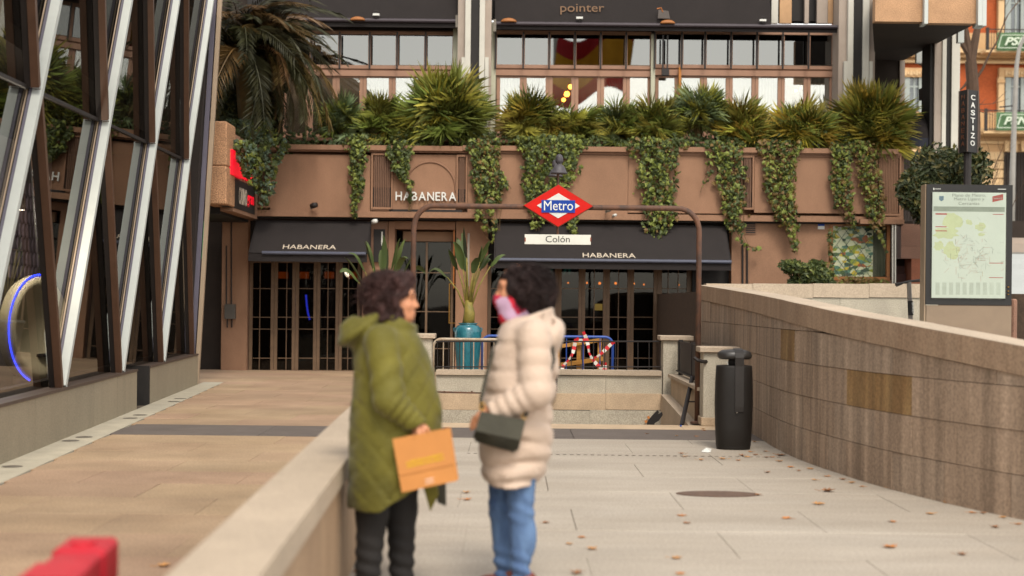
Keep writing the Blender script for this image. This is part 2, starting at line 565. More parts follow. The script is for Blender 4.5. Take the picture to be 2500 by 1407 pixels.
# manhole cover
mc = thing('manhole_cover', 'flat oval rusty brown cover set in the grey paving right of the women', 'manhole cover', G(1752, 1207))
c = G(1752, 1207)
m_cov = M('cover_iron', '#6b5446', .75, .25, 14, .3, 60, col2='#56443a')
MB().lathe([(0, .002), (.30, .002), (.30, .0045), (.318, .0045), (.32, .001)], c, 40, 1, .52).build('rim', m_cov, mc)
MB().lathe([(0, .0050), (.285, .0056), (.289, .0046)], c, 40, 1, .5).build('plate', m_cov, mc)

# ================================================================== low parapet between plaza and ramp
par = thing('low_parapet_wall', 'low pale stone parapet running from the foreground to the woman in green', 'wall', (px_r(7) - .13, 7, 0))
Y = 2.2
while Y < 11.7:
    L = min(1.3, 11.75 - Y)
    def seg(off0, off1, z0, z1, g_=.003):
        A, B = Y + g_, Y + L - g_
        return [Vector((px_r(A) - off1, A, z0)), Vector((px_r(A) - off0, A, z0)), Vector((px_r(B) - off0, B, z0)), Vector((px_r(B) - off1, B, z0)),
                Vector((px_r(A) - off1, A, z1)), Vector((px_r(A) - off0, A, z1)), Vector((px_r(B) - off0, B, z1)), Vector((px_r(B) - off1, B, z1))]
    MB().hexa(seg(.012, .255, -.01, .56)).build('wall_stone', m_low, par)
    MB().hexa(seg(0, .267, .56, .66, .0015)).build('coping_stone', m_cop, par)
    Y += L

# ================================================================== curved retaining wall on the right
WP = [(2.70, 20.6, 1.735), (2.73, 18.4, 1.66), (2.735, 16.1, 1.58), (2.70, 14.7, 1.53), (2.70, 13.7, 1.49), (2.82, 12.5, 1.405), (3.0, 11.35, 1.335), (3.26, 10.4, 1.255), (3.52, 9.7, 1.185), (4.05, 8.4, 1.05), (4.8, 7.0, .9)]
WA = np.array(WP)
sl_ = np.concatenate([[0], np.cumsum(np.hypot(np.diff(WA[:, 0]), np.diff(WA[:, 1])))])
from_s = np.linspace(0, sl_[-1], 240)
def smooth(a, n=17):
    p = np.pad(a, n // 2, mode='edge')
    return np.convolve(p, np.ones(n) / n, 'valid')
WX = smooth(np.interp(from_s, sl_, WA[:, 0])); WY = smooth(np.interp(from_s, sl_, WA[:, 1])); WZ = np.interp(from_s, sl_, WA[:, 2])
WY[0] = 20.6
def wp(s):
    x = np.interp(s, from_s, WX); y = np.interp(s, from_s, WY); z = np.interp(s, from_s, WZ)
    x2 = np.interp(s + .05, from_s, WX) - np.interp(s - .05, from_s, WX); y2 = np.interp(s + .05, from_s, WY) - np.interp(s - .05, from_s, WY)
    t = Vector((x2, y2, 0)).normalized()
    n = Vector((-t.y, t.x, 0))      # away from the ramp (towards +X)
    return Vector((x, y, 0)), n, z
def wseg(s0, s1, o0, o1, za0, zb0, za1, zb1, g_=.003, n=3):
    """curved block: za/zb = bottom heights at its two ends, and tops"""
    mb = MB(); vs = []
    for i in range(n + 1):
        s = s0 + g_ + (s1 - s0 - 2 * g_) * i / n
        p, nn, z = wp(s)
        t = i / n
        lo = za0 + (zb0 - za0) * t; hi = za1 + (zb1 - za1) * t
        vs += [p + nn * o0 + Vector((0, 0, lo)), p + nn * o1 + Vector((0, 0, lo)), p + nn * o1 + Vector((0, 0, hi)), p + nn * o0 + Vector((0, 0, hi))]
    fs = [(0, 1, 2, 3), tuple(4 * n + k for k in (3, 2, 1, 0))]
    for i in range(n):
        a = 4 * i; b = a + 4
        fs += [(a, b, b + 1, a + 1), (a + 1, b + 1, b + 2, a + 2), (a + 2, b + 2, b + 3, a + 3), (a + 3, b + 3, b, a)]
    return mb.add(vs, fs)
rw = thing('curved_retaining_wall', 'tall curved wall of streaked brown stone tiles beside the grey ramp', 'wall', (2.9, 13, 0))
TOT = sl_[-1]
s = 0.0
core = MB()
while s < TOT - .01:
    e = min(s + .5, TOT)
    z0, z1 = wp(s)[2], wp(e)[2]
    core.add(*[(q.v, q.f) for q in [wseg(s, e, .04, .27, -.02, -.02, z0 - .21, z1 - .21, 0)]][0])
    s = e
core.build('wall_core', m_joint, rw)
s = 0.0; k = 0
while s < TOT - .05:
    e = min(s + rng.choice([.8, .9, 1.0]), TOT)
    z0, z1 = wp(s)[2], wp(e)[2]
    wseg(s, e, -.014, .29, z0 - .2, z1 - .2, z0, z1, .002).build('coping_stone', M('wall_coping', '#a58c74', .75, .2, 1.2, .15, 90, rnd=.05, stretch=(7, 7, 1.0), speck=.16, sscale=45, col2='#957b64', stain=.14, ststretch=(8, 8, .6), stscale=1), rw)
    wseg(s, e, -.013, .289, z0 + .0005, z1 + .0005, z0 + .004, z1 + .004, .004).build('coping_top', m_cop, rw)
    s = e
for c_ in range(6):
    zb = c_ * .305; s = -rng.random() * .4
    while s < TOT - .05:
        e = min(s + rng.choice([.45, .6, .6, .75, .9]), TOT)
        s0 = max(s, 0)
        z0, z1 = wp(s0)[2] - .203, wp(e)[2] - .203
        h0, h1 = min(zb + .302, z0), min(zb + .302, z1)
        ymid = wp((s0 + e) / 2)[0].y
        if h0 - zb > .01 and h1 - zb > -.002 and e - s0 > .1:
            h1 = max(h1, zb + .004)
            m = rng.choice([m_tile, m_tile, m_tile, m_tile2, m_tile3] if rng.random() < .12 else [m_tile, m_tile, m_tile2])
            if m is m_tile3 and rng.random() < .75:
                m = m_tile
            if c_ == 2 and 11.2 < ymid < 12.3:
                m = m_tile3
            wseg(s0, e, rng.uniform(-.005, .004), .045, zb, zb, h0 - .002, h1 - .002, .0032, 2).build('tile', m, rw)
        s = e
# return wall behind the lane, joined to it at the far corner
bw = thing('granite_lane_wall', 'light speckled granite wall behind the scooter and the map stand', 'wall', P(1990, 760, 20.5))
def brow(y0, y1, mat, xs_, Yf):
    for a, b in zip(xs_[:-1], xs_[1:]):
        rb(a + .4, y0, b - .4, y1, Yf, .3).build('block', mat, bw)
brow(693, 727, m_cop, [1724, 1838, 1985, 2122, 2290], 20.48)
brow(727.6, 850, m_granl, [1724, 1900, 2050, 2290], 20.5)
struct(MB().box((2.95, 20.78, -.01), (9.5, 28.9, 1.66)).build('planter_bed', m_soil))
lane = MB()
pts = [wp(s_)[0] + wp(s_)[1] * .28 for s_ in np.linspace(.0, TOT, 30)]
poly = [Vector((p.x, p.y, .62)) for p in pts] + [Vector((16, 7, .62)), Vector((16, 21.5, .62)), Vector((2.9, 21.5, .62))]
lane.prism([(p.x, p.y, -.012) for p in poly][::-1], (0, 0, .632))
struct(lane.build('lane', M('lane_paving', '#b3b4ae', .8, .08, 2, .05, 80, speck=.05)))

# ================================================================== metro stairwell
well = thing('stairwell_wall', 'pale granite wall at the far side of the metro stairs, under the dark railing', 'wall', (.6, 20.7, -1.5))
def wrow(y0, y1, xsx, Yf, mat, d=.3):
    for a, b in zip(xsx[:-1], xsx[1:]):
        rb(a + .3, y0, b - .3, y1, Yf, d).build('block', mat, well)
wrow(905, 916.5, [1064, 1330, 1616], 20.66, m_cop, .34)
wrow(917, 961, [1064, 1270, 1479, 1616], 20.7, m_granl)
wrow(962, 1001, [1064, 1200, 1345, 1479, 1616], 20.58, m_gran)
wrow(1002, 1080, [1064, 1270, 1440, 1616], 20.58, m_granl)
MB().box((HX0 - .3, 20.60, -2.0), (HX1 + .2, 20.9, -.6)).build('footing', m_granl, well)
rp = thing('rusty_wall_pipe', 'thin rusty pipe fixed along the stairwell wall between the two women', 'pipe', P(1130, 960, 20.6))
MB().tube([P(1066, 957, 20.66), P(1176, 960, 20.66)], .012, 6).build('pipe', m_rust, rp)
for xx in (1085, 1152):
    MB().tube([P(xx, 957, 20.66), P(xx, 957, 20.72)], .016, 6).build('clip', m_rust, rp)
sw = thing('stairwell_side_wall', 'low granite side wall of the metro stairs with two sloping ledges', 'wall', (2.4, 18.8, -1.5))
MB().box((2.31, 17.35, -1.9), (2.55, 20.58, .40)).build('wall_block', m_gran, sw)
MB().box((2.27, 17.36, .402), (2.58, 20.6, .445)).build('ledge', m_cop, sw)
MB().hexa([Vector(v) for v in [(2.17, 17.3, -1.9), (2.305, 17.3, -1.9), (2.305, 20.57, -1.9), (2.17, 20.57, -1.9), (2.17, 17.3, -.02), (2.305, 17.3, -.02), (2.305, 20.57, .15), (2.17, 20.57, .15)]]).build('lower_ledge', m_cop, sw)
sl2 = thing('stairwell_left_wall', 'low granite wall on the left side of the metro stairs behind the woman in green', 'wall', (-1.25, 18.8, -1.5))
MB().box((-1.4, 17.2, -1.9), (HX0, 20.58, .36)).build('wall_block', m_gran, sl2)
MB().box((-1.43, 17.2, .362), (HX0 + .03, 20.56, .41)).build('ledge', m_cop, sl2)
st = struct(MB().box((HX0, 17.13, -2.0), (HX1 - .1, 20.6, -1.6)).build('metro_stairs', m_gran))
for k in range(9):
    MB().box((HX0 + .002, 17.125 + k * .3, -1.6), (2.165, 17.125 + (k + 1) * .3 - .003, -.17 * (k + 1))).build('step', m_gran, st)
def pillar(px0, px1, top, Y, label, zb=0.0, cap_h=.07, ov=.05, d=.42):
    a = P(px0, top, Y); b = P(px1, top, Y)
    t = thing('granite_pillar', label, 'pillar', ((a.x + b.x) / 2, Y + d / 2, zb), 'granite pillars round the metro stairs')
    MB().cbox((a.x + ov, Y + ov, zb), (b.x - ov, Y + d - ov, a.z - cap_h), .006).build('shaft', m_granl, t)
    MB().cbox((a.x, Y, a.z - cap_h + .001), (b.x, Y + d, a.z), .008).build('cap', m_cop, t)
    MB().cbox((a.x + ov - .02, Y + ov - .02, zb), (b.x - ov + .02, Y + d - ov + .02, zb + .1), .006).build('base', m_gran, t)
    return t
pillar(1008, 1062, 815, 20.62, 'granite pillar with flat cap left of the stairwell railing')
pillar(1612, 1694, 820, 20.64, 'granite pillar with flat cap at the right end of the stairwell railing')
pillar(1709, 1815, 847, 17.0, 'granite pillar with thick cap partly hidden by the dark litter bin')
# dark metal panel on the side wall with its handrail
mp_ = thing('metal_parapet_panel', 'dark metal panel standing on the side wall between the two right pillars', 'panel', (2.42, 19, .445))
MB().box((2.40, 17.45, .475), (2.425, 20.55, .93)).build('sheet', m_dark, mp_)
for yy in (17.6, 18.9, 20.3):
    MB().box((2.39, yy, .446), (2.45, yy + .05, .95)).build('post', m_dark, mp_)
MB().tube([(2.38, 17.5, .5), (2.38, 20.5, .5)], .012, 6).build('lower_bar', m_dark, mp_)
hr = thing('stair_handrail', 'black handrail slanting down beside the right wall of the metro stairs', 'handrail', P(1664, 1036, 17.6))
MB().tube([P(1690, 922, 18.5), P(1664, 1040, 17.3)], .028, 8).build('rail', m_dark, hr)
MB().tube([P(1683, 981, 17.9), P(1706, 981, 17.75), P(1713, 984, 17.75)], .009, 6).build('bracket', m_dark, hr)
MB().tube([P(1694, 873, 16.97), P(1703, 880, 16.96), P(1716, 883, 16.97), P(1724, 883, 17.05)], .022, 8).build('grip_end', m_dark, hr)
h2 = thing('handrail_end', 'black torn end of a handrail low in the stairwell beside orange leaves', 'handrail', P(1600, 1036, 18.6))
mbp = MB().prism([P(x_, y_, 18.6) for x_, y_ in [(1580, 1034), (1584, 1026), (1596, 1012), (1606, 1002), (1609, 1007), (1606, 1013), (1617, 1007), (1618, 1014), (1608, 1028), (1598, 1034), (1598, 1070), (1585, 1070)]], (0, .06, 0))
mbp.build('plate', m_black, h2)
# dark railing on the wall coping
ra = thing('iron_railing', 'thin dark iron railing on top of the stairwell wall', 'railing', P(1340, 905, 20.8))
yr_ = 20.82
MB().tube([P(1064, 834, yr_), P(1614, 834, yr_)], .011, 6).build('top_rail', m_dark, ra)
MB().tube([P(1064, 896, yr_), P(1614, 896, yr_)], .009, 6).build('bottom_rail', m_dark, ra)
x = 1068
while x < 1614:
    a = P(x, 834, yr_); b = P(x, 906, yr_)
    MB().tube([a, b], .0065, 5).build('bar', m_dark, ra)
    x += 27.2
# yellow lamp box on the stairwell wall
lb = thing('wall_lamp_box', 'small yellow glazed lamp box in a dark frame on the stairwell wall', 'wall lamp', P(1350, 940, 20.55))
part('frame', (1336, 918, 1361, 924), 20.40, .28, m_dark, lb)
part('back_frame', (1355, 924.5, 1361, 956), 20.42, .26, m_dark, lb)
part('lens', (1337, 925, 1354, 954), 20.44, .22, M('amber_lens', '#a98433', .35, .2, 20), lb)
part('base', (1336, 955, 1354, 959), 20.42, .26, m_dark, lb)

# ================================================================== metro arch
m_red = M('enamel_red', '#bb1207', .55, .10, 8, .03, 30, spec=.2)
m_wht = M('enamel_white', '#c4c4be', .4, .05, 14)
m_blue = M('enamel_blue', '#12398c', .55, .08, 8, spec=.2)
YA = 17.4
ar = thing('metro_arch', 'rusty pipe arch over the stairs with red metro diamond and bell lamps', 'metro sign', P(1360, 1038, YA))
def arcpts():
    p = []
    pl = P(1010, 560, YA); pr = P(1707, 566, YA); tl = P(1058, 503, YA); tr = P(1655, 506, YA)
    p.append(Vector((pl.x, YA, 0))); p.append(Vector((pl.x, YA, pl.z)))
    rx = tl.x - pl.x; rz = tl.z - pl.z
    for k in range(1, 9):
        a = math.pi - k * math.pi / 16
        p.append(Vector((tl.x + rx * math.cos(a), YA, pl.z + rz * math.sin(a))))
    rx2 = pr.x - tr.x; z2 = pr.z
    rz2 = tl.z - z2
    for k in range(0, 9):
        a = math.pi / 2 - k * math.pi / 16
        p.append(Vector((tr.x + rx2 * math.cos(a), YA, z2 + rz2 * math.sin(a))))
    p.append(Vector((pr.x, YA, 0)))
    return p
ap = arcpts()
MB().tube(ap, .034, 12).build('arch_pipe', m_rust, ar, True)
for q in (ap[0], ap[-1]):
    MB().lathe([(.09, .001), (.09, .02), (.04, .03)], (q.x, YA, 0), 16).build('foot_plate', m_rust, ar)
dc = P(1362.5, 504, YA)
hw, hh = 85.5 * YA / F, 52 * YA / F
def diamond(w, h, y0, y1):
    c = dc
    return MB().prism([(c.x - w, y0, c.z), (c.x, y0, c.z - h), (c.x + w, y0, c.z), (c.x, y0, c.z + h)], (0, y1 - y0, 0))
diamond(hw, hh, YA - .085, YA + .085).build('diamond_edge', M('rust_edge', '#7d3b22', .7, .3, 12), ar)
dd = diamond(hw * .975, hh * .975, YA - .092, YA - .0855).build('diamond', m_red, ar)
diamond(52.5 * YA / F, 30.5 * YA / F, YA - .097, YA - .0925).build('white_diamond', m_wht, dd)
bb = rb(1322, 489, 1404, 519.5, YA - .103, .0055).build('blue_bar', m_blue, dd)
text('lettering', 'Metro', (1328, 490.5, 1399, 514), YA - .1035, M('letter_white', '#d0d0ca', .5, .03, 10), dd, .0, .003)
diamond(hw * .975, hh * .975, YA + .0855, YA + .092).build('diamond_back', m_red, ar)
MB().tube([P(1361.5, 553, YA), P(1361.5, 575, YA)], .014, 8).build('hanger', m_rust, ar)
plate = thing('station_plate', 'white plate reading Colón hung below the red metro diamond', 'sign', P(1362, 597, YA))
part('plate', (1281, 573, 1442.5, 597), YA - .03, .05, M('plate_white', '#cdccc2', .5, .06, 9), plate)
for xx in (1281, 1441):
    part('rust_edge', (xx, 580, xx + 2.5, 590), YA - .0335, .004, M('rust_edge', '#7d3b22'), plate)
text('lettering', 'Colón', (1332, 576, 1391, 592), YA - .0305, M('letter_dark', '#2a2422', .6, .05, 10), plate, .0, .002)
MB().tube([P(1362.5, 456, YA), P(1362.5, 424, YA)], .012, 8).build('lamp_rod', m_rust, ar)
m_bell = M('bell_grey', '#4a464a', .55, .2, 12, col2='#393539')
for (bxp, byp, sc, dy, lb_) in [(1365, 425, 1.0, 0, 'bell_lamp'), (1356, 432, .9, .55, 'bell_lamp')]:
    c = P(bxp, byp, YA + dy); u = sc / 200.0
    MB().lathe([(0, 0), (20.5 * u, 0), (20.5 * u, 3 * u), (17.5 * u, 5 * u), (15.5 * u, 13 * u), (12 * u, 19 * u), (6 * u, 23.5 * u), (5.5 * u, 25 * u), (9.3 * u, 28 * u), (10 * u, 33 * u), (9.0 * u, 38 * u), (8.8 * u, 41 * u), (6.5 * u, 46 * u), (1 * u, 48.5 * u)], c, 24).build(lb_, m_bell, ar, True)
MB().tube([P(1362.5, 428, YA), P(1357, 432, YA + .55)], .010, 6).build('lamp_arm', m_rust, ar)

# ================================================================== litter bin
bc = G(1790, 1096)
bn = thing('litter_bin', 'dark brown barrel litter bin with domed lid in front of the right wall', 'litter bin', (bc.x, bc.y, 0))
m_bin = M('bin_plastic', '#1b1714', .55, .12, 10, .05, 200, spec=.3)
u = bc.y / F
def zz(py):
    return P(1790, py, bc.y).z
prof = [(0, 0.004), (40 * u, .004), (41.5 * u, .02), (41 * u, .028), (42 * u, .035), (44.5 * u, zz(1040)), (46 * u, zz(985)), (45.3 * u, zz(935)), (43.5 * u, zz(897)), (42.8 * u, zz(894)), (42 * u, zz(892.5)), (37 * u, zz(892))]
MB().lathe(prof, (bc.x, bc.y, 0), 40, 1, .8, 2.6).build('body', m_bin, bn, True)
MB().lathe([(0, zz(892)), (26 * u, zz(891.5)), (22 * u, zz(876)), (0, zz(875))], (bc.x, bc.y, 0), 24, .62, .5).build('neck', m_black, bn, True)
MB().lathe([(0, zz(877)), (36 * u, zz(877)), (40.5 * u, zz(873)), (41.5 * u, zz(868)), (39 * u, zz(860)), (30 * u, zz(855)), (10 * u, zz(853)), (0, zz(852.8))], (bc.x + 1 * u, bc.y, 0), 36, 1, .85, 2.8).build('lid', M('lid_plastic', '#2b2826', .4, .1, 10, spec=.45), bn, True)
yb_ = bc.y - 46 * u * .8
strap = MB()
for (ya_, za, yb2, zb2) in [(.006, zz(876), .0, zz(897)), (.0, zz(897), -.006, zz(940)), (-.006, zz(940), -.008, zz(990)), (-.008, zz(990), -.004, zz(1003))]:
    for q in (0,):
        x0, x1 = bc.x - 3 * u, bc.x + 18 * u
        strap.hexa([Vector(v) for v in [(x0, yb_ + yb2 - .006, zb2), (x1, yb_ + yb2 - .006, zb2), (x1, yb_ + .03, zb2), (x0, yb_ + .03, zb2), (x0, yb_ + ya_ - .006, za), (x1, yb_ + ya_ - .006, za), (x1, yb_ + .03, za), (x0, yb_ + .03, za)]])
strap.build('front_strap', M('strap_plastic', '#221d1a', .5, .1, 10), bn)
pr_ = [(yb_ - .006, zz(893)), (yb_ - .012, zz(872)), (yb_ - .002, zz(861)), (yb_ + .05, zz(853.5)), (bc.y, zz(850.5)), (bc.y, zz(853.5)), (yb_ + .055, zz(857)), (yb_ + .008, zz(863)), (yb_ + .0, zz(873)), (yb_ + .006, zz(893))]
MB().prism([(bc.x - 3 * u, a_, b_) for a_, b_ in pr_], (21 * u, 0, 0)).build('lid_strap', M('strap_plastic', '#332c28'), bn)
MB().tube([(bc.x - 19 * u, yb_ + .05, zz(891)), (bc.x - 19 * u, yb_ + .05, zz(884)), (bc.x - 24 * u, yb_ + .05, zz(884))], .0035, 6).build('hook', m_wht, bn)
MB().lathe([(0, 0), (2.2 * u, 0), (2.2 * u, .01)], (bc.x + 2 * u, yb_ - .012, zz(1006)), 10).build('lock', M('dull_steel', '#6d665c'), bn)
# ================================================================== glass building on the left
gb = thing('glass_building', 'dark glass building with white and shaded brown zigzag fins on a stone plinth', 'building', (-4.9, 17, 0))
TD = Vector((-.078, 1, 0)).normalized(); ND = Vector((1, .078, 0)).normalized()
def base(Y, z, out=0.0):
    return Vector((bx(Y), Y, z)) + ND * out
Bz = .535
Bp = [base(14.74 + 3.1 * (k - 1), Bz, 0.0) for k in range(0, 5)]          # V feet (Bp[1] is the first in view)
Fp = [base(13.2 + 3.07 * (k - 1), 3.40 + .09 * (k - 1), .12) for k in range(0, 5)]
Tp = [base(14.75 + 3.07 * (k - 1), 6.6 + .09 * (k - 1), .30) for k in range(0, 5)]
gl_left = glass('glass_left', 1.45, '#a09b92', .01, .05, .7, .27)
def fin(p0, p1, name_main, kind):
    d = (p1 - p0)
    L = d.length
    d.normalize()
    side = d.cross(ND).normalized()
    def strip_(o0, o1, th, mat, nm, t0=0.0):
        vs = []
        for q in (p0, p1):
            vs += [q - ND * o1 - side * (th / 2 + t0), q - ND * o0 - side * (th / 2 + t0), q - ND * o0 + side * (th / 2 - t0), q - ND * o1 + side * (th / 2 - t0)]
        MB().hexa(vs).build(nm, mat, gb)
    if kind == 'w':
        strip_(0, .088, .07, m_white, 'fin_face')
        strip_(.088, .118, .055, m_lilac, 'fin_web')
        strip_(.118, .132, .04, m_dark, 'fin_dark_strip')
        strip_(.132, .145, .05, m_cream, 'fin_trim')
    else:
        strip_(.012, .085, .075, m_finshade, 'shaded_fin')
        strip_(.085, .145, .05, m_dark, 'fin_dark_strip')  # dark strip painted for the brown fin's reflection in the glass
GO = -.15
e = ND * GO
for k in range(4):
    fin(Bp[k] + Vector((0, 0, 0)), Fp[k + 1], 'fin', 'w')
    fin(Bp[k] - TD * .09, Fp[k] - TD * .02, 'fin', 'b')
    fin(Fp[k], Tp[k], 'fin', 'w')
    fin(Fp[k + 1] - TD * .09, Tp[k] - TD * .02, 'fin', 'b')
fin(Fp[4], Tp[4], 'fin', 'w')
fin(Bp[4] - TD * .09, Fp[4] - TD * .02, 'fin', 'b')
def pane(a, b, c, nm='glass_pane'):
    mb = MB(); mb.add([a, b, c], [(0, 1, 2)]); mb.build(nm, gl_left, gb)
for k in range(4):
    pane(Bp[k] + e, Fp[k] + e, Fp[k + 1] + e)
    pane(Bp[k] + e * 1.04, Fp[k + 1] + e * 1.04, Bp[k + 1] + e * 1.04)
    pane(Fp[k] + e, Tp[k] + e, Fp[k + 1] + e)
    pane(Tp[k] + e * 1.04, Fp[k + 1] + e * 1.04, Tp[k + 1] + e * 1.04)
    MB().tube([Fp[k] + e * .93, Fp[k + 1] + e * .93], .025, 4).build('transom', m_dark, gb)
# sill on the plinth, plinth slabs, gap for a door
def prun(Y0, Y1, slabsn):
    pl_ = slabsn
    for i in range(pl_):
        a = Y0 + (Y1 - Y0) * i / pl_; b = Y0 + (Y1 - Y0) * (i + 1) / pl_
        A0 = base(a + .003, 0); A1 = base(b - .003, 0)
        vs = []
        for z in (-.03, .50):
            vs += [Vector((A0.x, A0.y, z)), Vector((A1.x, A1.y, z)), Vector((A1.x - .3, A1.y, z)), Vector((A0.x - .3, A0.y, z))]
        MB().hexa(vs).build('plinth_slab', m_plinth, gb)
    vs = []
    for z in (.5005, .53):
        A0 = base(Y0, z, .012); A1 = base(Y1, z, .012)
        vs += [A0, A1, A1 - ND * .45, A0 - ND * .45]
    MB().hexa(vs).build('sill', M('sill_dark', '#4d4038', .5, .1, 6), gb)
    vs = []
    for z in (.5305, .60):
        A0 = base(Y0, z, -.2); A1 = base(Y1, z, -.2)
        vs += [A0, A1, A1 - ND * .1, A0 - ND * .1]
    MB().hexa(vs).build('bottom_rail', m_dark, gb)
prun(7.0, 18.7, 9)
prun(19.65, 24.3, 3)
vs = []
for z in (-.02, .53):
    vs += [base(19.58, z, .004), base(19.64, z, .004), base(19.64, z, -.34), base(19.58, z, -.34)]
MB().hexa(vs).build('gap_shade_slab', m_black, gb)  # black slab added so the gap in the plinth looks dark inside
vs = []
for z in (-.02, .56):
    vs += [base(18.7, z, -.25), base(19.65, z, -.25), base(19.65, z, -.35), base(18.7, z, -.35)]
MB().hexa(vs).build('door_panel', m_black, gb)
# corner trim, end wall, floor, ceiling slabs, inner back wall
c0 = base(24.35, .5, 0.02)
for (o, w, mat, nm) in [(.0, .07, m_cream, 'corner_trim'), (-.09, .08, m_lilac, 'corner_trim'), (-.19, .09, m_dark, 'corner_recess')]:
    q0 = base(24.38, .0, o); q1 = base(24.38, 8.0, o + .4)
    vs = []
    for q in (q0, q1):
        vs += [q - ND * w, q, q + TD * .1, q + TD * .1 - ND * w]
    MB().hexa(vs).build(nm, mat, gb)
m_int = M('interior_dark', '#231b17', .8, .2, 2)
for (z0, z1, n_) in [(.02, .05, 'floor_slab'), (3.9, 4.1, 'floor_slab'), (8.2, 8.5, 'roof_slab')]:
    A0 = base(5, z0, -.32); A1 = base(24.3, z0, -.32)
    vs = []
    for z in (z0, z1):
        vs += [Vector((A0.x, A0.y, z)), Vector((A1.x, A1.y, z)), Vector((A1.x - 5, A1.y, z)), Vector((A0.x - 5, A0.y, z))]
    MB().hexa(vs).build(n_, m_int, gb)
MB().box((-11.5, 5, 0), (-11.3, 24.3, 8.5)).build('back_wall', m_int, gb)
MB().hexa([Vector((-11.5, 24.1, 0)), Vector((base(24.1, 0, -.16).x, 24.1, 0)), Vector((base(24.3, 0, -.16).x, 24.32, 0)), Vector((-11.5, 24.32, 0)), Vector((-11.5, 24.1, 8.2)), Vector((base(24.1, 0, .22).x, 24.1, 8.2)), Vector((base(24.3, 0, .22).x, 24.32, 8.2)), Vector((-11.5, 24.32, 8.2))]).build('end_wall', m_int, gb)
MB().box((-11.5, 4.8, 0), (-4.3, 5, 8.5)).build('end_wall', m_int, gb)
# display wall and egg-shaped pod inside
def seat_frame(o, sx, sz):
    def f(u, v, w):                      # u along building, v up, w out towards the glass
        return o + TD * (u * sx) + Vector((0, 0, v * sz)) + ND * w
    return f
dp = thing('display_wall', 'grey display wall with lilac scales behind the egg pod', 'display', base(13.6, .05, -.6))
A0 = base(12.4, .055, -1.1); A1 = base(18.6, .055, -1.1)
vs = []
for z in (.055, 3.3):
    vs += [Vector((A0.x, A0.y, z)), Vector((A1.x, A1.y, z)), Vector((A1.x, A1.y, z)) - ND * .08, Vector((A0.x, A0.y, z)) - ND * .08]
MB().hexa(vs).build('board', M('display_grey', '#6f6a74', .6, .12, 3), dp)
m_sc = M('scale_lilac', '#8a7f92', .5, .2, 12, rnd=.35)
for r_ in range(7):
    for c_ in range(8):
        p = base(16.6 + c_ * .17 + (r_ % 2) * .07, 1.75 + r_ * .17, -1.09)
        mb = MB(); mb.prism([p + TD * (.05 * math.cos(a)) + Vector((0, 0, .085 * math.sin(a))) for a in [k * math.pi / 4 for k in range(8)]], ND * .02)
        mb.build('scale', m_sc, dp)
pod = thing('egg_pod', 'white egg-shaped pod with blue light rim behind the glass at far left', 'display pod', base(14.9, .055, -.5))
pc = base(15.45, 1.12, -.5)
PU = Vector((.36, .93, 0)).normalized(); PN = Vector((PU.y, -PU.x, 0))
m_pod = M('pod_white', '#b9b29a', .45, .06, 3)
mb = MB(); n = 40; vs = []; fs = []
rings = [(1.0, -.10), (1.05, -.02), (1.04, .05), (.97, .09), (.86, .085), (.72, .02), (.45, -.05), (.05, -.07)]
for (rr, w) in rings:
    for k in range(n):
        a = 2 * math.pi * k / n
        vs.append(pc + PU * (.46 * rr * math.cos(a)) + Vector((0, 0, .55 * rr * math.sin(a))) + PN * w)
for i in range(len(rings) - 1):
    for k in range(n):
        fs.append((i * n + k, i * n + (k + 1) % n, (i + 1) * n + (k + 1) % n, (i + 1) * n + k))
fs.append(tuple((len(rings) - 1) * n + k for k in range(n)))
mb.add(vs, fs); mb.build('shell', m_pod, pod, True)
m_led = M('blue_led', '#2a3cff', .5, .02, 3, emit=4.0)
pts = []
for k in range(22):
    a = math.pi * .42 + k * (math.pi * .98) / 21
    pts.append(pc + PU * (.485 * math.cos(a)) + Vector((0, 0, .583 * math.sin(a))) + PN * .06)
MB().tube(pts, .009, 6).build('light_rim', m_led, pod, True)
pl_ = bpy.data.lights.new('pod_fill_light', 'POINT'); pl_.energy = 70; pl_.color = (1, .93, .82); pl_.shadow_soft_size = .12  # fill light added to brighten the pod
plo = bpy.data.objects.new('pod_fill_light', pl_); COL.objects.link(plo); plo.parent = pod; plo.matrix_parent_inverse = wld(pod).inverted(); plo.location = base(14.8, 2.3, -.5)
MB().lathe([(0, 0), (.05, 0), (.05, .1), (.02, .14)], base(14.8, 2.36, -.5), 12).build('fill_light_housing', m_dark, pod)  # invented housing for the added fill light
mb = MB(); mb.prism([pc + PU * u_ + Vector((0, 0, v_)) - PN * .02 for u_, v_ in [(.05, -.28), (.42, -.26), (.42, -.30), (.05, -.31)]], PN * .09); mb.build('cushion_edge', m_dark, pod)
MB().lathe([(.25, .056), (.25, .1), (.1, .14), (.08, .6)], (pc.x - .15, pc.y, 0), 16).build('stand', m_pod, pod, True)
# ================================================================== terrace building (restaurant)
YF = 29.0                      # front of the terrace parapet
YD = 29.55                     # ground-floor doors
YU = 30.9                      # upper glazing
m_stucco = M('brown_stucco', '#8b6952', .9, .08, 1.2, .3, 200, speck=.10, sscale=60, stain=.10, stscale=.8, ststretch=(1.6, 1.6, .7))
m_stucco2 = M('brown_trim', '#7d5c47', .8, .08, 2, .1, 200)
m_frame = M('rose_brown_frame', '#94705a', .6, .08, 4)
m_dframe = M('door_bronze', '#66503c', .55, .15, 6)
m_gr = M('grille_brown', '#6f5240', .7, .1, 5)
m_fab = M('black_canvas', '#231e1d', .95, .1, 3, .1, 300)
m_bar = M('awning_bar', '#4b4e5c', .4, .1, 8)
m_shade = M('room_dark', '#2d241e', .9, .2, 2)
hb = thing('terrace_building', 'brown stucco restaurant building with planted terrace and glazed upper floor', 'building', P(1400, 912, YF))
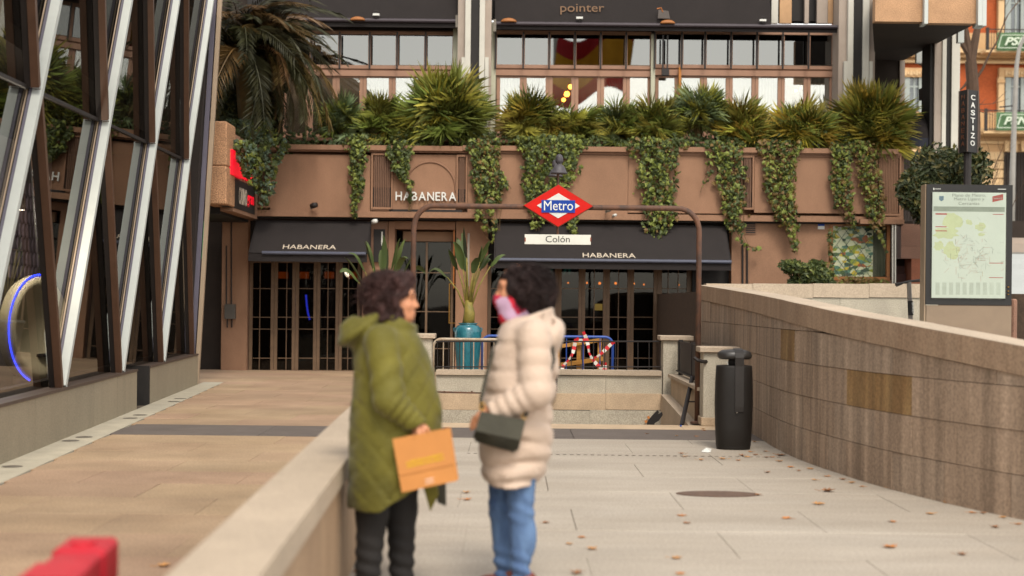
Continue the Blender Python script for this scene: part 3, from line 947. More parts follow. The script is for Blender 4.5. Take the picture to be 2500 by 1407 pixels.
def hp(name, rect, Y, d, mat, parent=None):
    return part(name, rect, Y, d, mat, parent or hb)
# parapet panels and mouldings
for (a, b) in [(660, 904), (960, 1113), (1142, 1533), (1533.8, 1808), (1842, 2138)]:
    hp('parapet_panel', (a, 378, b, 521), YF, .3, m_stucco)
hp('parapet_core', (606, 372, 2206, 540), YF + .31, .1, m_stucco)
for (a, b, y0, y1) in [(606, 700, 352, 1), (700, 1130, 353, 1), (1130, 1530, 355, 1), (1530, 2196, 359, 1)]:
    hp('coping', (a, y0 + 2, b - .5, y0 + 14), YF - .10, .5, m_stucco)
hp('moulding', (606, 368.5, 2200, 372.5), YF - .05, .44, m_stucco2)
hp('moulding', (606, 373.2, 2200, 377), YF - .03, .42, m_stucco2)
hp('cornice', (606, 521.6, 2206, 536), YF - .06, .42, m_stucco)
hp('cornice_shade_strip', (606, 536.5, 2206, 541), YF + .08, .3, m_black)  # near-black strip painted as the shade under the cornice
hp('end_cornice', (2100, 536, 2208, 547), YF - .16, .5, m_stucco)
# fluted pilasters and grilles
def grille(x0, x1, y0, y1, n, dark_from=None, name='grille', mat=m_gr):
    t = hp(name, (x0, y0, x1, y1), YF + .06, .2, m_stucco2)
    if dark_from:
        hp('grille_opening', (x0 + 3, dark_from, x1 - 3, y1 - 5), YF + .052, .006, m_black, t)
    for fx in ((x0, x0 + 4), (x1 - 4, x1)):
        hp('frame', (fx[0], y0, fx[1], y1), YF - .04, .1, m_stucco, t)
    hp('frame', (x0 + 4.2, y0, x1 - 4.2, y0 + 5), YF - .04, .1, m_stucco, t)
    hp('frame', (x0 + 4.2, y1 - 5, x1 - 4.2, y1), YF - .04, .1, m_stucco, t)
    for i in range(n):
        c = x0 + 7 + (x1 - x0 - 14) * (i + .5) / n
        w = (x1 - x0 - 14) / n * .28
        hp('slat', (c - w, y0 + 5.5, c + w, y1 - 5.5), YF - .02, .07, mat, t)
    return t
grille(906, 959, 374, 511, 9, 458)
grille(1114, 1141, 378, 500, 5, 462)
grille(608, 659, 400, 507, 9, 425)
grille(1809, 1841, 380, 512, 5, 470)
grille(2139, 2200, 375, 527, 12, None, 'fluted_panel', m_stucco)
# arched moulding above the sign
arc = []
for k in range(19):
    a = math.pi - k * math.pi / 18 * 1.0
    arc.append(P(1050 + 62 * math.cos(a), 462 - 66 * math.sin(a), YF - .005))
MB().tube(arc + [P(1112, 468, YF - .005)], .02, 6).build('arch_moulding', m_stucco2, hb)
hp('sign_slot', (950, 512, 1128, 519), YF - .012, .03, m_black)
hp('sign_ledge', (905, 512, 949, 514), YF - .03, .04, m_stucco2)
# ---------- ground floor masonry
hp('pier', (541, 520, 604, 915), YD - .15, .6, m_stucco)
hp('lintel', (604, 541, 905, 640), YD + .1, .3, m_black)
hp('pier', (884, 541, 946, 914), YD - .2, .5, m_stucco)
grille2 = hp('pilaster', (906, 545, 944, 640), YD - .26, .05, m_gr)
hp('pilaster_slot', (912, 560, 940, 640), YD - .272, .01, m_black, grille2)
hp('tube_light', (931, 566, 934, 600), YD - .285, .01, M('tube_white', '#c9c6bd', .5), grille2)
hp('pilaster', (947, 541, 962, 914), YD - .24, .5, m_stucco2)
hp('pier', (1112, 541, 1190, 914), YD - .2, .5, m_stucco)
hp('conduit', (1141, 570, 1146, 700), YD - .22, .02, M('pale_conduit', '#8f857a', .6), hb)
hp('door_lintel', (962.5, 541, 1111.5, 560), YD - .2, .4, m_stucco2)
hp('door_header', (984, 566, 1111, 590), YD + .1, .2, M('door_header', '#7a5d46', .7))
hp('copper_bar', (1106.5, 562, 1109.5, 705), YD - .14, .02, M('copper', '#9a5a26', .4, .1, 5, metal=.3))
hp('lintel', (1190, 541, 1690, 650), YD + .1, .3, m_black)
hp('pier', (1690, 541, 1785, 914), YD - .1, .5, m_black)
hp('lower_wall', (1785, 545, 2026, 914), YF + .12, .4, m_stucco)
hp('lower_wall', (2026, 684, 2180, 914), YF + .12, .4, m_stucco)
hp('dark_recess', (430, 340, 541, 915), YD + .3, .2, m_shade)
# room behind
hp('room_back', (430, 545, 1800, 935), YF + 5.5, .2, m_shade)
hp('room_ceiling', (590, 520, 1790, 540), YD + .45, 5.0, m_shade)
# ---------- folding doors
gl_door = glass('glass_door', 1.5, '#8d8378', .01, .04, 1.5, .45)
def door_leaf(x0, x1, vert, yt, yb, jamb=7):
    d = hp('door_leaf', (x0 + .4, yt, x0 + jamb, yb), YD, .07, m_dframe)
    hp('stile', (x1 - jamb, yt, x1 - .4, yb), YD, .07, m_dframe, d)
    hp('rail', (x0 + jamb + .2, yb - 7, x1 - jamb - .2, yb), YD, .07, m_dframe, d)
    hp('rail', (x0 + jamb + .2, yt, x1 - jamb - .2, yt + 6), YD, .07, m_dframe, d)
    for yy in (704, 774, 803, 874):
        hp('muntin', (x0 + jamb + .2, yy, x1 - jamb - .2, yy + 1.7), YD + .015, .03, m_dframe, d)
    for v in vert:
        xx = x0 + jamb + (x1 - x0 - 2 * jamb) * v
        hp('muntin', (xx - .8, yt + 6.2, xx + .8, yb - 7.2), YD + .012, .03, m_dframe, d)
    g_ = rb(x0 + jamb + .1, yt + 6.1, x1 - jamb - .1, yb - 7.1, YD + .04, .006).build('glass_pane', gl_door, d)
    return d
LX = [608, 669, 721, 773, 827, 880]
for i, (a, b) in enumerate(zip(LX[:-1], LX[1:])):
    door_leaf(a, b, [[.4], [.62], [], [.5], [.4]][i], 636, 911, 8)
hp('threshold', (604, 911.5, 884, 916), YD - .06, .25, m_black)
RX = [1190, 1246, 1303, 1362, 1420, 1480, 1539, 1603, 1688]
for i, (a, b) in enumerate(zip(RX[:-1], RX[1:])):
    door_leaf(a, b, [[], [.5], [], [], [.5], [.5], [], [.25, .65]][i], 648, 914, 8 if i < 7 else 12)
# central doorway: bronze frame, glazed doors half open
for (a, b) in [(964, 971), (1038, 1043), (1100, 1106)]:
    hp('door_frame', (a, 592, b, 914), YD + .05, .08, m_dframe)
rb(971.5, 592, 1037.5, 912, YD + .08, .006).build('glass_pane', gl_door, hb)
rb(1043.5, 592, 1099.5, 912, YD + .08, .006).build('glass_pane', gl_door, hb)
for yy in (665, 760, 850):
    hp('muntin', (971.5, yy, 1099.5, yy + 2), YD + .055, .02, m_dframe)
hr2 = hp('handle_frame', (1096, 692, 1098, 790), YD - .05, .02, M('brass', '#8a6326', .35, .1, 5, metal=.6))
hp('handle_bar', (1098.2, 692, 1118, 694), YD - .05, .02, MATS['brass'], hr2)
hp('handle_bar', (1098.2, 788, 1118, 790), YD - .05, .02, MATS['brass'], hr2)
# ---------- upper floor
gl_up = glass('glass_upper', 2.35, '#6b655c', .01, .16, .35)
gl_lo = glass('glass_upper_doors', 2.7, '#f0f0ec', .01, .12, .4)
def upper(xsT, xsL, x0, x1):
    hp('head_rail', (x0, 76, x1, 84), YU - .03, .1, m_frame)
    hp('transom_beam', (x0, 159.5, x1, 168), YU - .04, .14, m_frame)
    hp('beam_line', (x0, 168.4, x1, 171.5), YU - .01, .1, m_stucco2)
    hp('transom_beam', (x0, 172, x1, 186), YU - .05, .14, m_frame)
    for a, b in zip(xsT[:-1], xsT[1:]):
        t = hp('transom_window', (a, 84.2, a + 3.4, 159.3), YU, .06, m_frame)
        hp('sash', (b - 3.4, 84.2, b - .2, 159.3), YU, .06, m_frame, t)
        rb(a + 3.5, 84.2, b - 3.5, 159.3, YU + .02, .006).build('glass_pane', gl_up, t)
        hp('bracket', (a - 2.2, 78, a + 1.8, 168), YU - .24, .05, m_dark, t)
    for a, b in zip(xsL[:-1], xsL[1:]):
        t = hp('glazed_door', (a + .4, 186.3, a + 8.5, 338), YU, .07, m_frame)
        hp('stile', (b - 8.5, 186.3, b - .4, 338), YU, .07, m_frame, t)
        hp('rail', (a + 8.7, 186.3, b - 8.7, 190), YU, .07, m_frame, t)
        hp('rail', (a + 8.7, 326, b - 8.7, 338), YU, .07, m_frame, t)
        rb(a + 8.6, 190, b - 8.6, 326, YU + .03, .006).build('glass_pane', gl_lo, t)
upper([690, 760, 829, 902.5, 969.5, 1039, 1108], [690, 755, 820, 886, 957, 1028, 1098], 688, 1112)
upper([1210, 1278, 1341, 1404, 1467, 1529, 1590], [1212, 1277, 1340, 1403, 1466, 1529, 1589], 1208, 1590)
upper([1599, 1665, 1722, 1785.5, 1849, 1912, 1975, 2034], [1599, 1655, 1717, 1780, 1843, 1907, 1970, 2033], 1599, 2043)
m_post = M('pale_green_post', '#a8a691', .6, .08, 5)
for (a, b, y0) in [(1105, 1118, 70), (1199, 1210, 55), (1589, 1599, 84), (2037, 2047, 70)]:
    hp('post', (a, y0, b, 345), YU - .16, .12, m_post)
hp('wood_post', (1657, 164, 1663, 250), YU - .2, .08, M('orange_wood', '#a5692a', .6, .15, 8))
br = hp('winch_bracket', (1617, 86, 1620.5, 172), YU - .3, .05, m_dark)
hp('winch_rod', (1628, 86, 1631.5, 172), YU - .3, .05, m_dark, br)
hp('winch_box', (1616, 168, 1634, 184), YU - .34, .09, m_dark, br)
# interior of the upper floor: dark ceiling, pale curtains, warm globe lamps
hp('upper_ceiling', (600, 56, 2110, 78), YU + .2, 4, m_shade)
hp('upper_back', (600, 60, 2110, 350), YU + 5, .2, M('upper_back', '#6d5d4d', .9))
hp('terrace_floor', (604, 343, 2200, 350), YF + .42, 2.8, m_stucco2)
m_cur = M('white_curtain', '#dfe0d8', .9, .05, 3)
def curtain(x0, x1, y0, y1, nm='curtain'):
    mb = MB(); n = 26; vs = []; fs = []
    for i in range(n + 1):
        x = x0 + (x1 - x0) * i / n
        dy = .05 * math.sin(i * 1.9) + .02 * math.sin(i * 4.3)
        for yy in (y0, y1):
            p = P(x, yy, YU + .5); vs.append((p.x, p.y + dy, p.z))
    for i in range(n):
        fs.append((2 * i, 2 * i + 1, 2 * i + 3, 2 * i + 2))
    mb.add(vs, fs); mb.build(nm, m_cur, hb, True)
for (a, b, y0, y1) in [(895, 1010, 188, 335), (1215, 1268, 188, 335), (1285, 1330, 188, 335), (1480, 1520, 188, 335), (1605, 1835, 188, 335), (1850, 1905, 188, 335), (1975, 2036, 84, 335)]:
    curtain(a, b, y0, y1)
m_bulb = M('warm_bulb', '#ff9a3a', .4, .02, 3, emit=6)
def ball(name, px, py, Y, rpx, mat, parent):
    c = P(px, py, Y); r = rpx * Y / F
    return MB().lathe([(r * math.sin(a), -r * math.cos(a)) for a in [k * math.pi / 8 for k in range(9)]], c, 12).build(name, mat, parent, True)
for k, (px, py, r_) in enumerate([(1233, 210, 6), (1240, 196, 3.5), (1384, 230, 7), (1393, 212, 6), (1376, 244, 5), (1860, 225, 4), (1943, 222, 4), (1955, 215, 3), (1905, 262, 4), (908, 226, 6), (935, 282, 4)]):
    o = tag(ball('globe_lamp', px, py, YU + 1.2, r_, m_bulb, None), ['warm globe lamp behind the first upper glass door', 'small warm globe lamp above another in the first upper door', 'largest warm globe lamp behind the palms near the flag reflection', 'warm globe lamp just above the largest one', 'lowest warm globe lamp of the three near the flag reflection', 'warm lamp glowing above the palm second from the right', 'warm lamp behind the door next to the white curtain', 'small upper warm lamp next to the white curtain', 'low warm lamp between the two rightmost curtain doors', 'warm globe lamp behind the doors left of the striped column', 'low warm lamp among the palms left of the striped column'][k], 'lamp', 'warm lamps inside the upper floor')
# ---------- striped columns
m_colw = M('column_white', '#b9b5aa', .7, .1, 1.5, .1, 120)
m_colb = M('column_beige', '#9a8c80', .75, .12, 1.5, .1, 120)
def column(segs, y0, y1, Y, label, yb_flare=None):
    a = P(segs[0][0], y1, Y); b = P(segs[-1][1], y1, Y)
    t = thing('striped_column', label, 'column', ((a.x + b.x) / 2, Y + .3, a.z), 'striped concrete columns')
    for (x0, x1, mat, dy) in segs:
        hp('stripe', (x0 + .1, y0, x1 - .1, y1), Y + dy, .6, mat, t)
    return t
column([(1117, 1135, m_colb, .12), (1135, 1148.6, m_colw, 0), (1148.6, 1170, m_black, .06), (1170, 1183, m_colw, 0), (1183, 1199, m_colb, .12)], -60, 345, YU - .75, 'white and black striped column between the two upper glazed bays')
for (xa, xb) in [(1126, 1135), (1183, 1192)]:
    hp('flare', (xa, 140, xb, 344), YU - .74, .1, m_colw, hb)
column([(2047, 2070, m_colb, .12), (2070, 2083, m_colw, 0), (2083, 2106, m_black, .06), (2106, 2121.6, m_colw, 0), (2121.6, 2136, m_colb, .12)], -60, 345, YU - .75, 'striped column right of the long upper glazing, behind the palm')
for (xa, xb) in [(2060, 2070), (2121.6, 2130)]:
    hp('flare', (xa, 150, xb, 344), YU - .74, .1, m_colw, hb)
# ---------- upper canopies with valance tubes
def canopy(x0, x1, ytop, ybar, label, x2=None):
    t = thing('upper_canopy', label, 'awning', P((x0 + x1) / 2, ybar, YU - .4), 'black canopies above the upper windows')
    a = P(x0, ybar, YU - .5); b = P(x1, ybar, YU - .5); b_full = b; b = P(x2, ybar, YU - .5) if x2 else b
    zt = P(x0, ytop, YU - .4).z
    mb = MB(); mb.hexa([Vector((a.x, a.y, a.z)), Vector((b.x, a.y, a.z)), Vector((b.x, a.y + .03, a.z)), Vector((a.x, a.y + .03, a.z)),
                        Vector((a.x, YU - .25, zt)), Vector((b.x, YU - .25, zt)), Vector((b.x, YU - .22, zt)), Vector((a.x, YU - .22, zt))])
    mb.build('canvas', m_fab, t); b = b_full
    hp('valance', (x0 + 2, ybar + 2, x1 - 2, ybar + 16), YU - .48, .03, m_fab, t)
    MB().tube([Vector((a.x, a.y - .01, a.z + .02)), Vector((b.x, a.y - .01, a.z + .02))], .045, 10).build('roller_tube', M('tube_plum', '#3b3338', .5, .1, 5), t)
    for q in (a, b):
        MB().box((q.x - .03, q.y - .06, q.z - .16), (q.x + .03, q.y + .12, q.z + .1)).build('end_bracket', M('dull_steel', '#6d665c'), t)
    return t
canopy(672, 1116, -60, 50, 'black canopy over the upper windows left of the striped column')
cn = canopy(1208, 2050, -60, 60, 'long black canopy lettered pointer over the right upper windows', 1882)
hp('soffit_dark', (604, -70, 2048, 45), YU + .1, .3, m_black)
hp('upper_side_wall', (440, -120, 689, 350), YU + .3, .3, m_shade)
ta = P(1368, 34, YU - .8)
text('lettering', 'pointer', None, None, M('letter_brown', '#6b5038', .7), cn, .0, .003, basis=(P(1368, 36, YU - .475), P(1475, 36, YU - .475) - P(1368, 36, YU - .475), P(1368, 10, YU - .425) - P(1368, 36, YU - .475)))
for k, (px, py) in enumerate([(918, 36), (1415, 44), (1863, 50)]):
    t = thing('canopy_floodlight', ['small white floodlight on the canopy left of the striped column', 'small white floodlight on the long canopy below the lettering', 'small white floodlight near the right end of the long canopy'][k], 'floodlight', P(px, py + 6, YU - .57), 'white floodlights on the canopies')
    hp('head', (px - 8, py - 3, px + 8, py + 2), YU - .6, .08, m_wht, t)
    MB().tube([P(px - 6, py - 3, YU - .57), P(px - 5, py - 9, YU - .57), P(px + 5, py - 9, YU - .57), P(px + 6, py - 3, YU - .57)], .008, 5).build('yoke', m_dark, t)
    MB().tube([P(px, py + 2, YU - .57), P(px, py + 10, YU - .56)], .01, 5).build('stem', m_dark, t)
for k, (px, py, r_) in enumerate([(873, 46, 19), (1242, 50, 20), (1630, 54, 19)]):
    c = P(px, py + 4, YU - .58); r = r_ * (YU - 1) / F
    o = MB().lathe([(r * math.cos(a), r * .5 * math.sin(a)) for a in [k2 * math.pi / 12 for k2 in range(7)]] , c, 18, 1, .35).build('dome_lamp', M('amber_shade', '#8a5526', .6, .1, 6), None, True)
    tag(o, ['amber half-dome shade on the canopy left of the striped column', 'amber half-dome shade at the left end of the long canopy', 'amber half-dome shade in the middle of the long canopy'][k], 'lamp shade', 'amber dome shades on the canopies')
pl = thing('slanted_floodlight', 'grey square floodlight tilted on a bracket above the long canopy', 'floodlight', P(1623, 45, YU - .9))
mb = MB().prism([P(x_, y_, YU - .57) for x_, y_ in [(1606, 45), (1608, 24), (1632, 27), (1636, 46)]], (0, .06, 0)); mb.build('head', M('flood_grey', '#4d4540', .6), pl)
MB().tube([P(1604, 22, YU - .98), P(1614, 20, YU - .98), P(1618, 30, YU - .98)], .015, 5).build('bracket', M('copper', '#9a5a26'), pl)
# slab and columns showing above the right end of the long canopy
for (a, b, mat) in [(1884, 1900, m_colw), (1904, 1933, M('granite_tan', '#a5825f', .75, .2, 2, speck=.15)), (1965, 1975, m_colb), (1995, 2021, m_colb), (2022, 2034, MATS['granite_tan'])]:
    hp('upper_strip', (a, -60, b, 57), YU - .1, .1, mat)
# ---------- ground-floor awnings
def awning(x0, x1, yt, yb, label, barx):
    t = thing('shop_awning', label, 'awning', P((x0 + x1) / 2, yb, YF), 'black awnings over the ground-floor doors')
    a = P(x0, yb, YF - .75); b = P(x1, yb, YF - .75); a2 = P(x0, yt, YF + .1); b2 = P(x1, yt, YF + .1)
    mb = MB(); mb.hexa([Vector((a.x, a.y, a.z)), Vector((b.x, a.y, a.z)), Vector((b.x, a.y + .02, a.z - .01)), Vector((a.x, a.y + .02, a.z - .01)),
                        Vector((a.x, a2.y, a2.z)), Vector((b.x, a2.y, a2.z)), Vector((b.x, a2.y + .02, a2.z - .01)), Vector((a.x, a2.y + .02, a2.z - .01))])
    mb.build('canvas', m_fab, t)
    p, q = P(barx[0], yb, YF - .77), P(barx[1], yb, YF - .77)
    MB().tube([Vector((p.x, p.y, a.z)), Vector((q.x, p.y, a.z))], .035, 10).build('front_bar', m_bar, t)
    for xx in (a.x + .02, b.x - .02):
        mb = MB(); mb.prism([(xx, a.y, a.z), (xx, a2.y, a.z), (xx, a2.y, a2.z)], (.012, 0, 0)); mb.build('side_flap', m_fab, t)
    mb = MB(); mb.box((a.x, YF - .745, a.z - .17), (b.x, YF - .735, a.z - .015)); mb.build('valance', m_fab, t)
    return t, (a, b, a2, b2)
for (x0, x1, yt, yb, lab, bar, trect) in [(606, 896, 538, 617, 'black awning lettered HABANERA over the left folding doors', (640, 893), (689, 598, 819, 608)),
                                          (1206, 1786, 546, 634, 'wide black awning lettered HABANERA behind the metro arch', (1208, 1786), (1423, 615, 1552, 629))]:
    t, (a, b, a2, b2) = awning(x0, x1, yt, yb, lab, bar)
    sl = (Vector((a.x, a2.y, a2.z)) - a); sl.normalize()
    pa = P(trect[0], trect[3], YF - .70); pb = P(trect[2], trect[3], YF - .70)
    w = pb.x - pa.x
    nrm = Vector((1, 0, 0)).cross(sl).normalized()
    frac = (pa.z - a.z) / sl.z if sl.z else 0
    O = a + sl * max(frac, .06); O.x = pa.x
    text('lettering', 'HABANERA', None, None, M('letter_cream', '#b9ac9a', .7), t, .0, .004, basis=(O + nrm * .004, Vector((w, 0, 0)), sl * .135))
# ---------- raised sign letters on the parapet
sg = thing('restaurant_sign', 'white raised letters reading HABANERA under the arched moulding', 'sign', P(1040, 490, YF - .03))
xx = 966
for ch, w in zip('HABANERA', [15.5, 18, 13, 18, 16.5, 12, 14.5, 18]):
    text('letter', ch, (xx, 468.5 + (xx - 966) * .011, xx + w, 489.5 + (xx - 966) * .011), YF - .035, M('letter_white', '#e4e4e0'), sg, .01, .03)
    xx += w + 3.2
# ---------- small fixtures on the wall
def spot(px, py, label, s=1.0, mat=None):
    t = thing('wall_spotlight', label, 'spotlight', P(px, py, YF - .06), 'small spotlights and cameras on the wall')
    hp('bracket', (px - 9 * s, py + 3 * s, px - 3 * s, py + 9 * s), YF - .12, .06, M('dull_steel', '#6d665c'), t)
    c = P(px, py, YF - .18); r = 8 * s * YF / F
    MB().tube([c + Vector((-r * .9, 0, -r * .2)), c + Vector((0, -.02, 0)), c + Vector((r, -.05, r * .15))], [r * .65, r * .9, r * .75], 10).build('head', mat or m_dark, t, True)
spot(766, 502, 'dark spotlight on the brown parapet above the left awning')
spot(914, 541, 'white security camera at the left side of the central doorway', .8, m_wht)
spot(1484, 514, 'small grey spotlight under the parapet right of the red diamond', .7, M('dull_steel', '#6d665c'))
spot(1500, 526, 'tiny white sensor just below the grey spotlight', .5, m_wht)
mb_ = thing('meter_box', 'grey meter box with cables on the pier at the far left of the facade', 'meter box', P(561, 760, YD - .2))
hp('box', (548, 743, 574, 779), YD - .26, .1, M('meter_grey', '#4f4a44', .7), mb_)
for (xx, y0, y1) in [(553, 600, 742.5), (565, 540, 742.5), (555, 779.5, 800), (566, 779.5, 800)]:
    MB().tube([P(xx, y0, YD - .18), P(xx, y1, YD - .18)], .016, 6).build('cable', m_dark, mb_)
ex = thing('green_exit_sign', 'green sign glimpsed in the dark recess beside the glass building', 'sign', P(495, 630, 28.6))
hp('panel', (488, 540, 501, 632), 28.6, .04, M('sign_green', '#0e7a4a', .5, .05, 5, emit=.4), ex)
hp('back_plate', (487, 538, 503, 634), 28.65, .05, m_black, ex)
al = thing('alarm_sign', 'small blue and white alarm sign left of the leafy window', 'sign', P(2004, 560, YF))
hp('blue_half', (1997, 545, 2013, 552), YF + .1, .015, m_blue, al)
hp('white_half', (1997, 552.2, 2013, 560), YF + .1, .015, m_wht, al)
vt = thing('wall_vent', 'slotted vent grille in the lower wall right of the wide awning', 'vent', P(1832, 570, YF + .1))
hp('frame', (1819, 543, 1846, 572), YF + .1, .03, m_stucco2, vt)
for k in range(5):
    hp('slot', (1821, 545.5 + k * 5.2, 1844, 548.6 + k * 5.2), YF + .094, .008, m_black, vt)
dpi = thing('drain_pipes', 'two thin dark pipes on the lower wall beside the wide awning', 'pipe', P(1818, 690, YF))
for xx in (1813, 1824):
    MB().tube([P(xx, 598, YF + .08), P(xx, 900, YF + .08)], .02, 6).build('pipe', m_dark, dpi)
# leafy picture window at the right end
lw = thing('leaf_print_window', 'window with leaf-patterned print in an orange wood frame behind the shrub', 'window', P(2098, 686, YF))
m_wood = M('orange_wood', '#a5692a')
m_wood2 = M('window_wood', '#8a5526', .55, .2, 8, stretch=(2, 2, 12))
hp('back_board', (2026, 546, 2174, 685), YF + .3, .1, m_black, lw)
for r_ in [(2025, 545, 2173, 552), (2025, 676, 2173, 685), (2025, 552.2, 2033, 675.8), (2165, 552.2, 2173, 675.8)]:
    hp('frame', r_, YF + .1, .2, m_wood2, lw)
pm = bpy.data.materials.new('leaf_print'); pm.use_nodes = True
nt = pm.node_tree; b_ = nt.nodes['Principled BSDF']; geo = nt.nodes.new('ShaderNodeNewGeometry')
vo = nt.nodes.new('ShaderNodeTexVoronoi'); vo.inputs['Scale'].default_value = 9
mpn = nt.nodes.new('ShaderNodeMapping'); mpn.inputs['Rotation'].default_value = (0, .7, 0); mpn.inputs['Scale'].default_value = (1, 1, 1.9)
cr = nt.nodes.new('ShaderNodeValToRGB')
cols = ['#d9dccb', '#3d5a3a', '#c9d0c4', '#8a9a35', '#dfe0d2', '#4f7f78', '#b7c7b0', '#a5562a', '#2f4a44', '#d3d8c6', '#7fa08a', '#c7b23a']
cr.color_ramp.interpolation = 'CONSTANT'
el = cr.color_ramp.elements
el[0].position = 0; el[0].color = (*lin(cols[0]), 1); el[1].position = 1 / 12; el[1].color = (*lin(cols[1]), 1)
for i in range(2, 12):
    e_ = el.new(i / 12); e_.color = (*lin(cols[i]), 1)
sx = nt.nodes.new('ShaderNodeSeparateColor')
nt.links.new(geo.outputs['Position'], mpn.inputs['Vector']); nt.links.new(mpn.outputs[0], vo.inputs['Vector'])
nt.links.new(vo.outputs['Color'], sx.inputs[0]); nt.links.new(sx.outputs[0], cr.inputs['Fac']); nt.links.new(cr.outputs[0], b_.inputs['Base Color'])
nt.links.new(cr.outputs[0], b_.inputs['Emission Color']); b_.inputs['Emission Strength'].default_value = .0
hp('leaf_print', (2033.2, 552.4, 2131, 675.6), YF + .2, .03, pm, lw)
m_lat = M('lattice_blue', '#44585f', .6)
c0 = P(2033, 552, YF + .19)
for k in range(-5, 9):
    for sgn in (1, -1):
        x0 = 2033 + k * 24; pts = []
        for tt in np.linspace(0, 1, 12):
            xx = x0 + (tt * 123 / 1.35 if sgn > 0 else (1 - tt) * 123 / 1.35); yy = 552.5 + tt * 123
            if 2034 < xx < 2130:
                pts.append(P(xx, yy, YF + .194))
        if len(pts) > 1:
            MB().tube([pts[0], pts[-1]], .007, 4).build('lattice_bar', m_lat, lw)
hp('side_curtain', (2131.5, 552.4, 2164.8, 675.6), YF + .2, .03, M('grey_curtain', '#5d6258', .8, .3, 3, stretch=(14, 14, .6), col2='#3d3f38'), lw)
rb(2033.2, 552.4, 2164.8, 675.6, YF + .13, .005).build('glass_pane', glass('glass_print', 1.12, '#f0f0ea', .02), lw)
cp = thing('chrome_pipes', 'pair of shiny vertical pipes right of the leafy window', 'pipe', P(2182, 690, YF))
for xx in (2178.5, 2185):
    MB().tube([P(xx, 547, YF + .05), P(xx, 900, YF + .05)], .022, 8).build('pipe', M('chrome', '#b0aca4', .25, .05, 4, metal=.8), cp)
# red-brown granite blocks and dark stair to their left
rg = thing('red_granite_wall', 'reddish granite block wall between the leafy window and the map stand', 'wall', P(2235, 690, YF))
m_rg = M('red_granite', '#7f5d4c', .7, .15, 2, .1, 140, speck=.25, sscale=70, rnd=.06)
m_rg2 = M('red_granite_deep', '#8a5238', .7, .15, 2, .1, 140, speck=.2, sscale=70)
for r_, m_ in [((2200, 547.5, 2330, 601.5), m_rg), ((2200, 602, 2330, 632), m_rg), ((2225, 632.5, 2330, 720), m_rg2)]:
    hp('block', r_, YF + .1, .5, m_, rg)
hp('dark_passage', (2172, 540, 2226, 900), YF + .75, .1, m_shade, rg)
for k in range(4):
    hp('passage_step', (2188, 650 + k * 18, 2224, 667 + k * 18), YF + .6 - k * .1, .1, M('step_maroon', '#4a302a', .8), rg)

# ================================================================== wing on the left with casino sign
wg = thing('side_wing', 'brown side wing with speckled granite corner block beside the glass building', 'building', P(545, 500, 26))
Xa = P(553, 400, 25.7).x
MB().cbox((P(500, 400, 25.6).x, 25.6, P(530, 499, 25.6).z), (P(553, 400, 25.6).x, 26.4, P(530, 405, 25.6).z), .02).build('granite_block', M('granite_speckled', '#a27a5a', .7, .15, 3, .1, 140, speck=.45, sscale=45), wg)
MB().cbox((P(500, 400, 25.6).x, 25.6, P(530, 404.5, 25.6).z), (P(553, 400, 25.6).x, 26.4, P(530, 296, 25.6).z), .02).build('granite_block', MATS['granite_speckled'], wg)
MB().box((Xa - .25, 26.42, 3.1), (Xa - .02, 28.95, 4.55)).build('wing_wall', m_stucco, wg)
MB().box((Xa - 2.2, 26.42, 3.05), (Xa - .26, 29.3, 3.25)).build('wing_soffit', m_black, wg)
rs = thing('red_box_sign', 'bright red box sign on the side wing half covered by ivy', 'sign', (Xa + .1, 27.2, 3.7))
m_neon = M('sign_red', '#d00a22', .4, .05, 6, emit=.35)
z0, z1 = P(550, 425, 25.9).z, P(550, 364, 25.9).z
MB().box((Xa - .1, 25.95, z0), (Xa + .06, 26.5, z1)).build('sign_box', m_neon, rs)
MB().box((Xa + .0, 26.52, z0), (Xa + .055, 26.9, z1 - .02)).build('sign_box', m_neon, rs)
for k in range(4):
    MB().box((Xa + .0, 26.94 + k * .32, z0 + .02), (Xa + .05, 27.14 + k * .32, z1 - .12 - .03 * (k % 2))).build('letter_bar', m_neon, rs)
cs = thing('casino_sign', 'black box sign with narrow white lettering CASINO below the red sign', 'sign', (Xa + .05, 27, 3.0))
z2, z3 = P(550, 502, 25.9).z, P(550, 428, 25.9).z
MB().box((Xa - .19, 25.9, z2), (Xa - .005, 28.6, z3)).build('box', m_black, cs)
text('lettering', 'CASINO', None, None, M('letter_cream', '#b9ac9a'), cs, .01, .004, basis=(Vector((Xa + .0, 26.9, z2 + .1)), Vector((0, .8, 0)), Vector((0, 0, .32))))
text('lettering', 'gran', None, None, m_neon, cs, .02, .004, basis=(Vector((Xa + .0, 27.75, z2 + .1)), Vector((0, .7, 0)), Vector((0, 0, .24))))
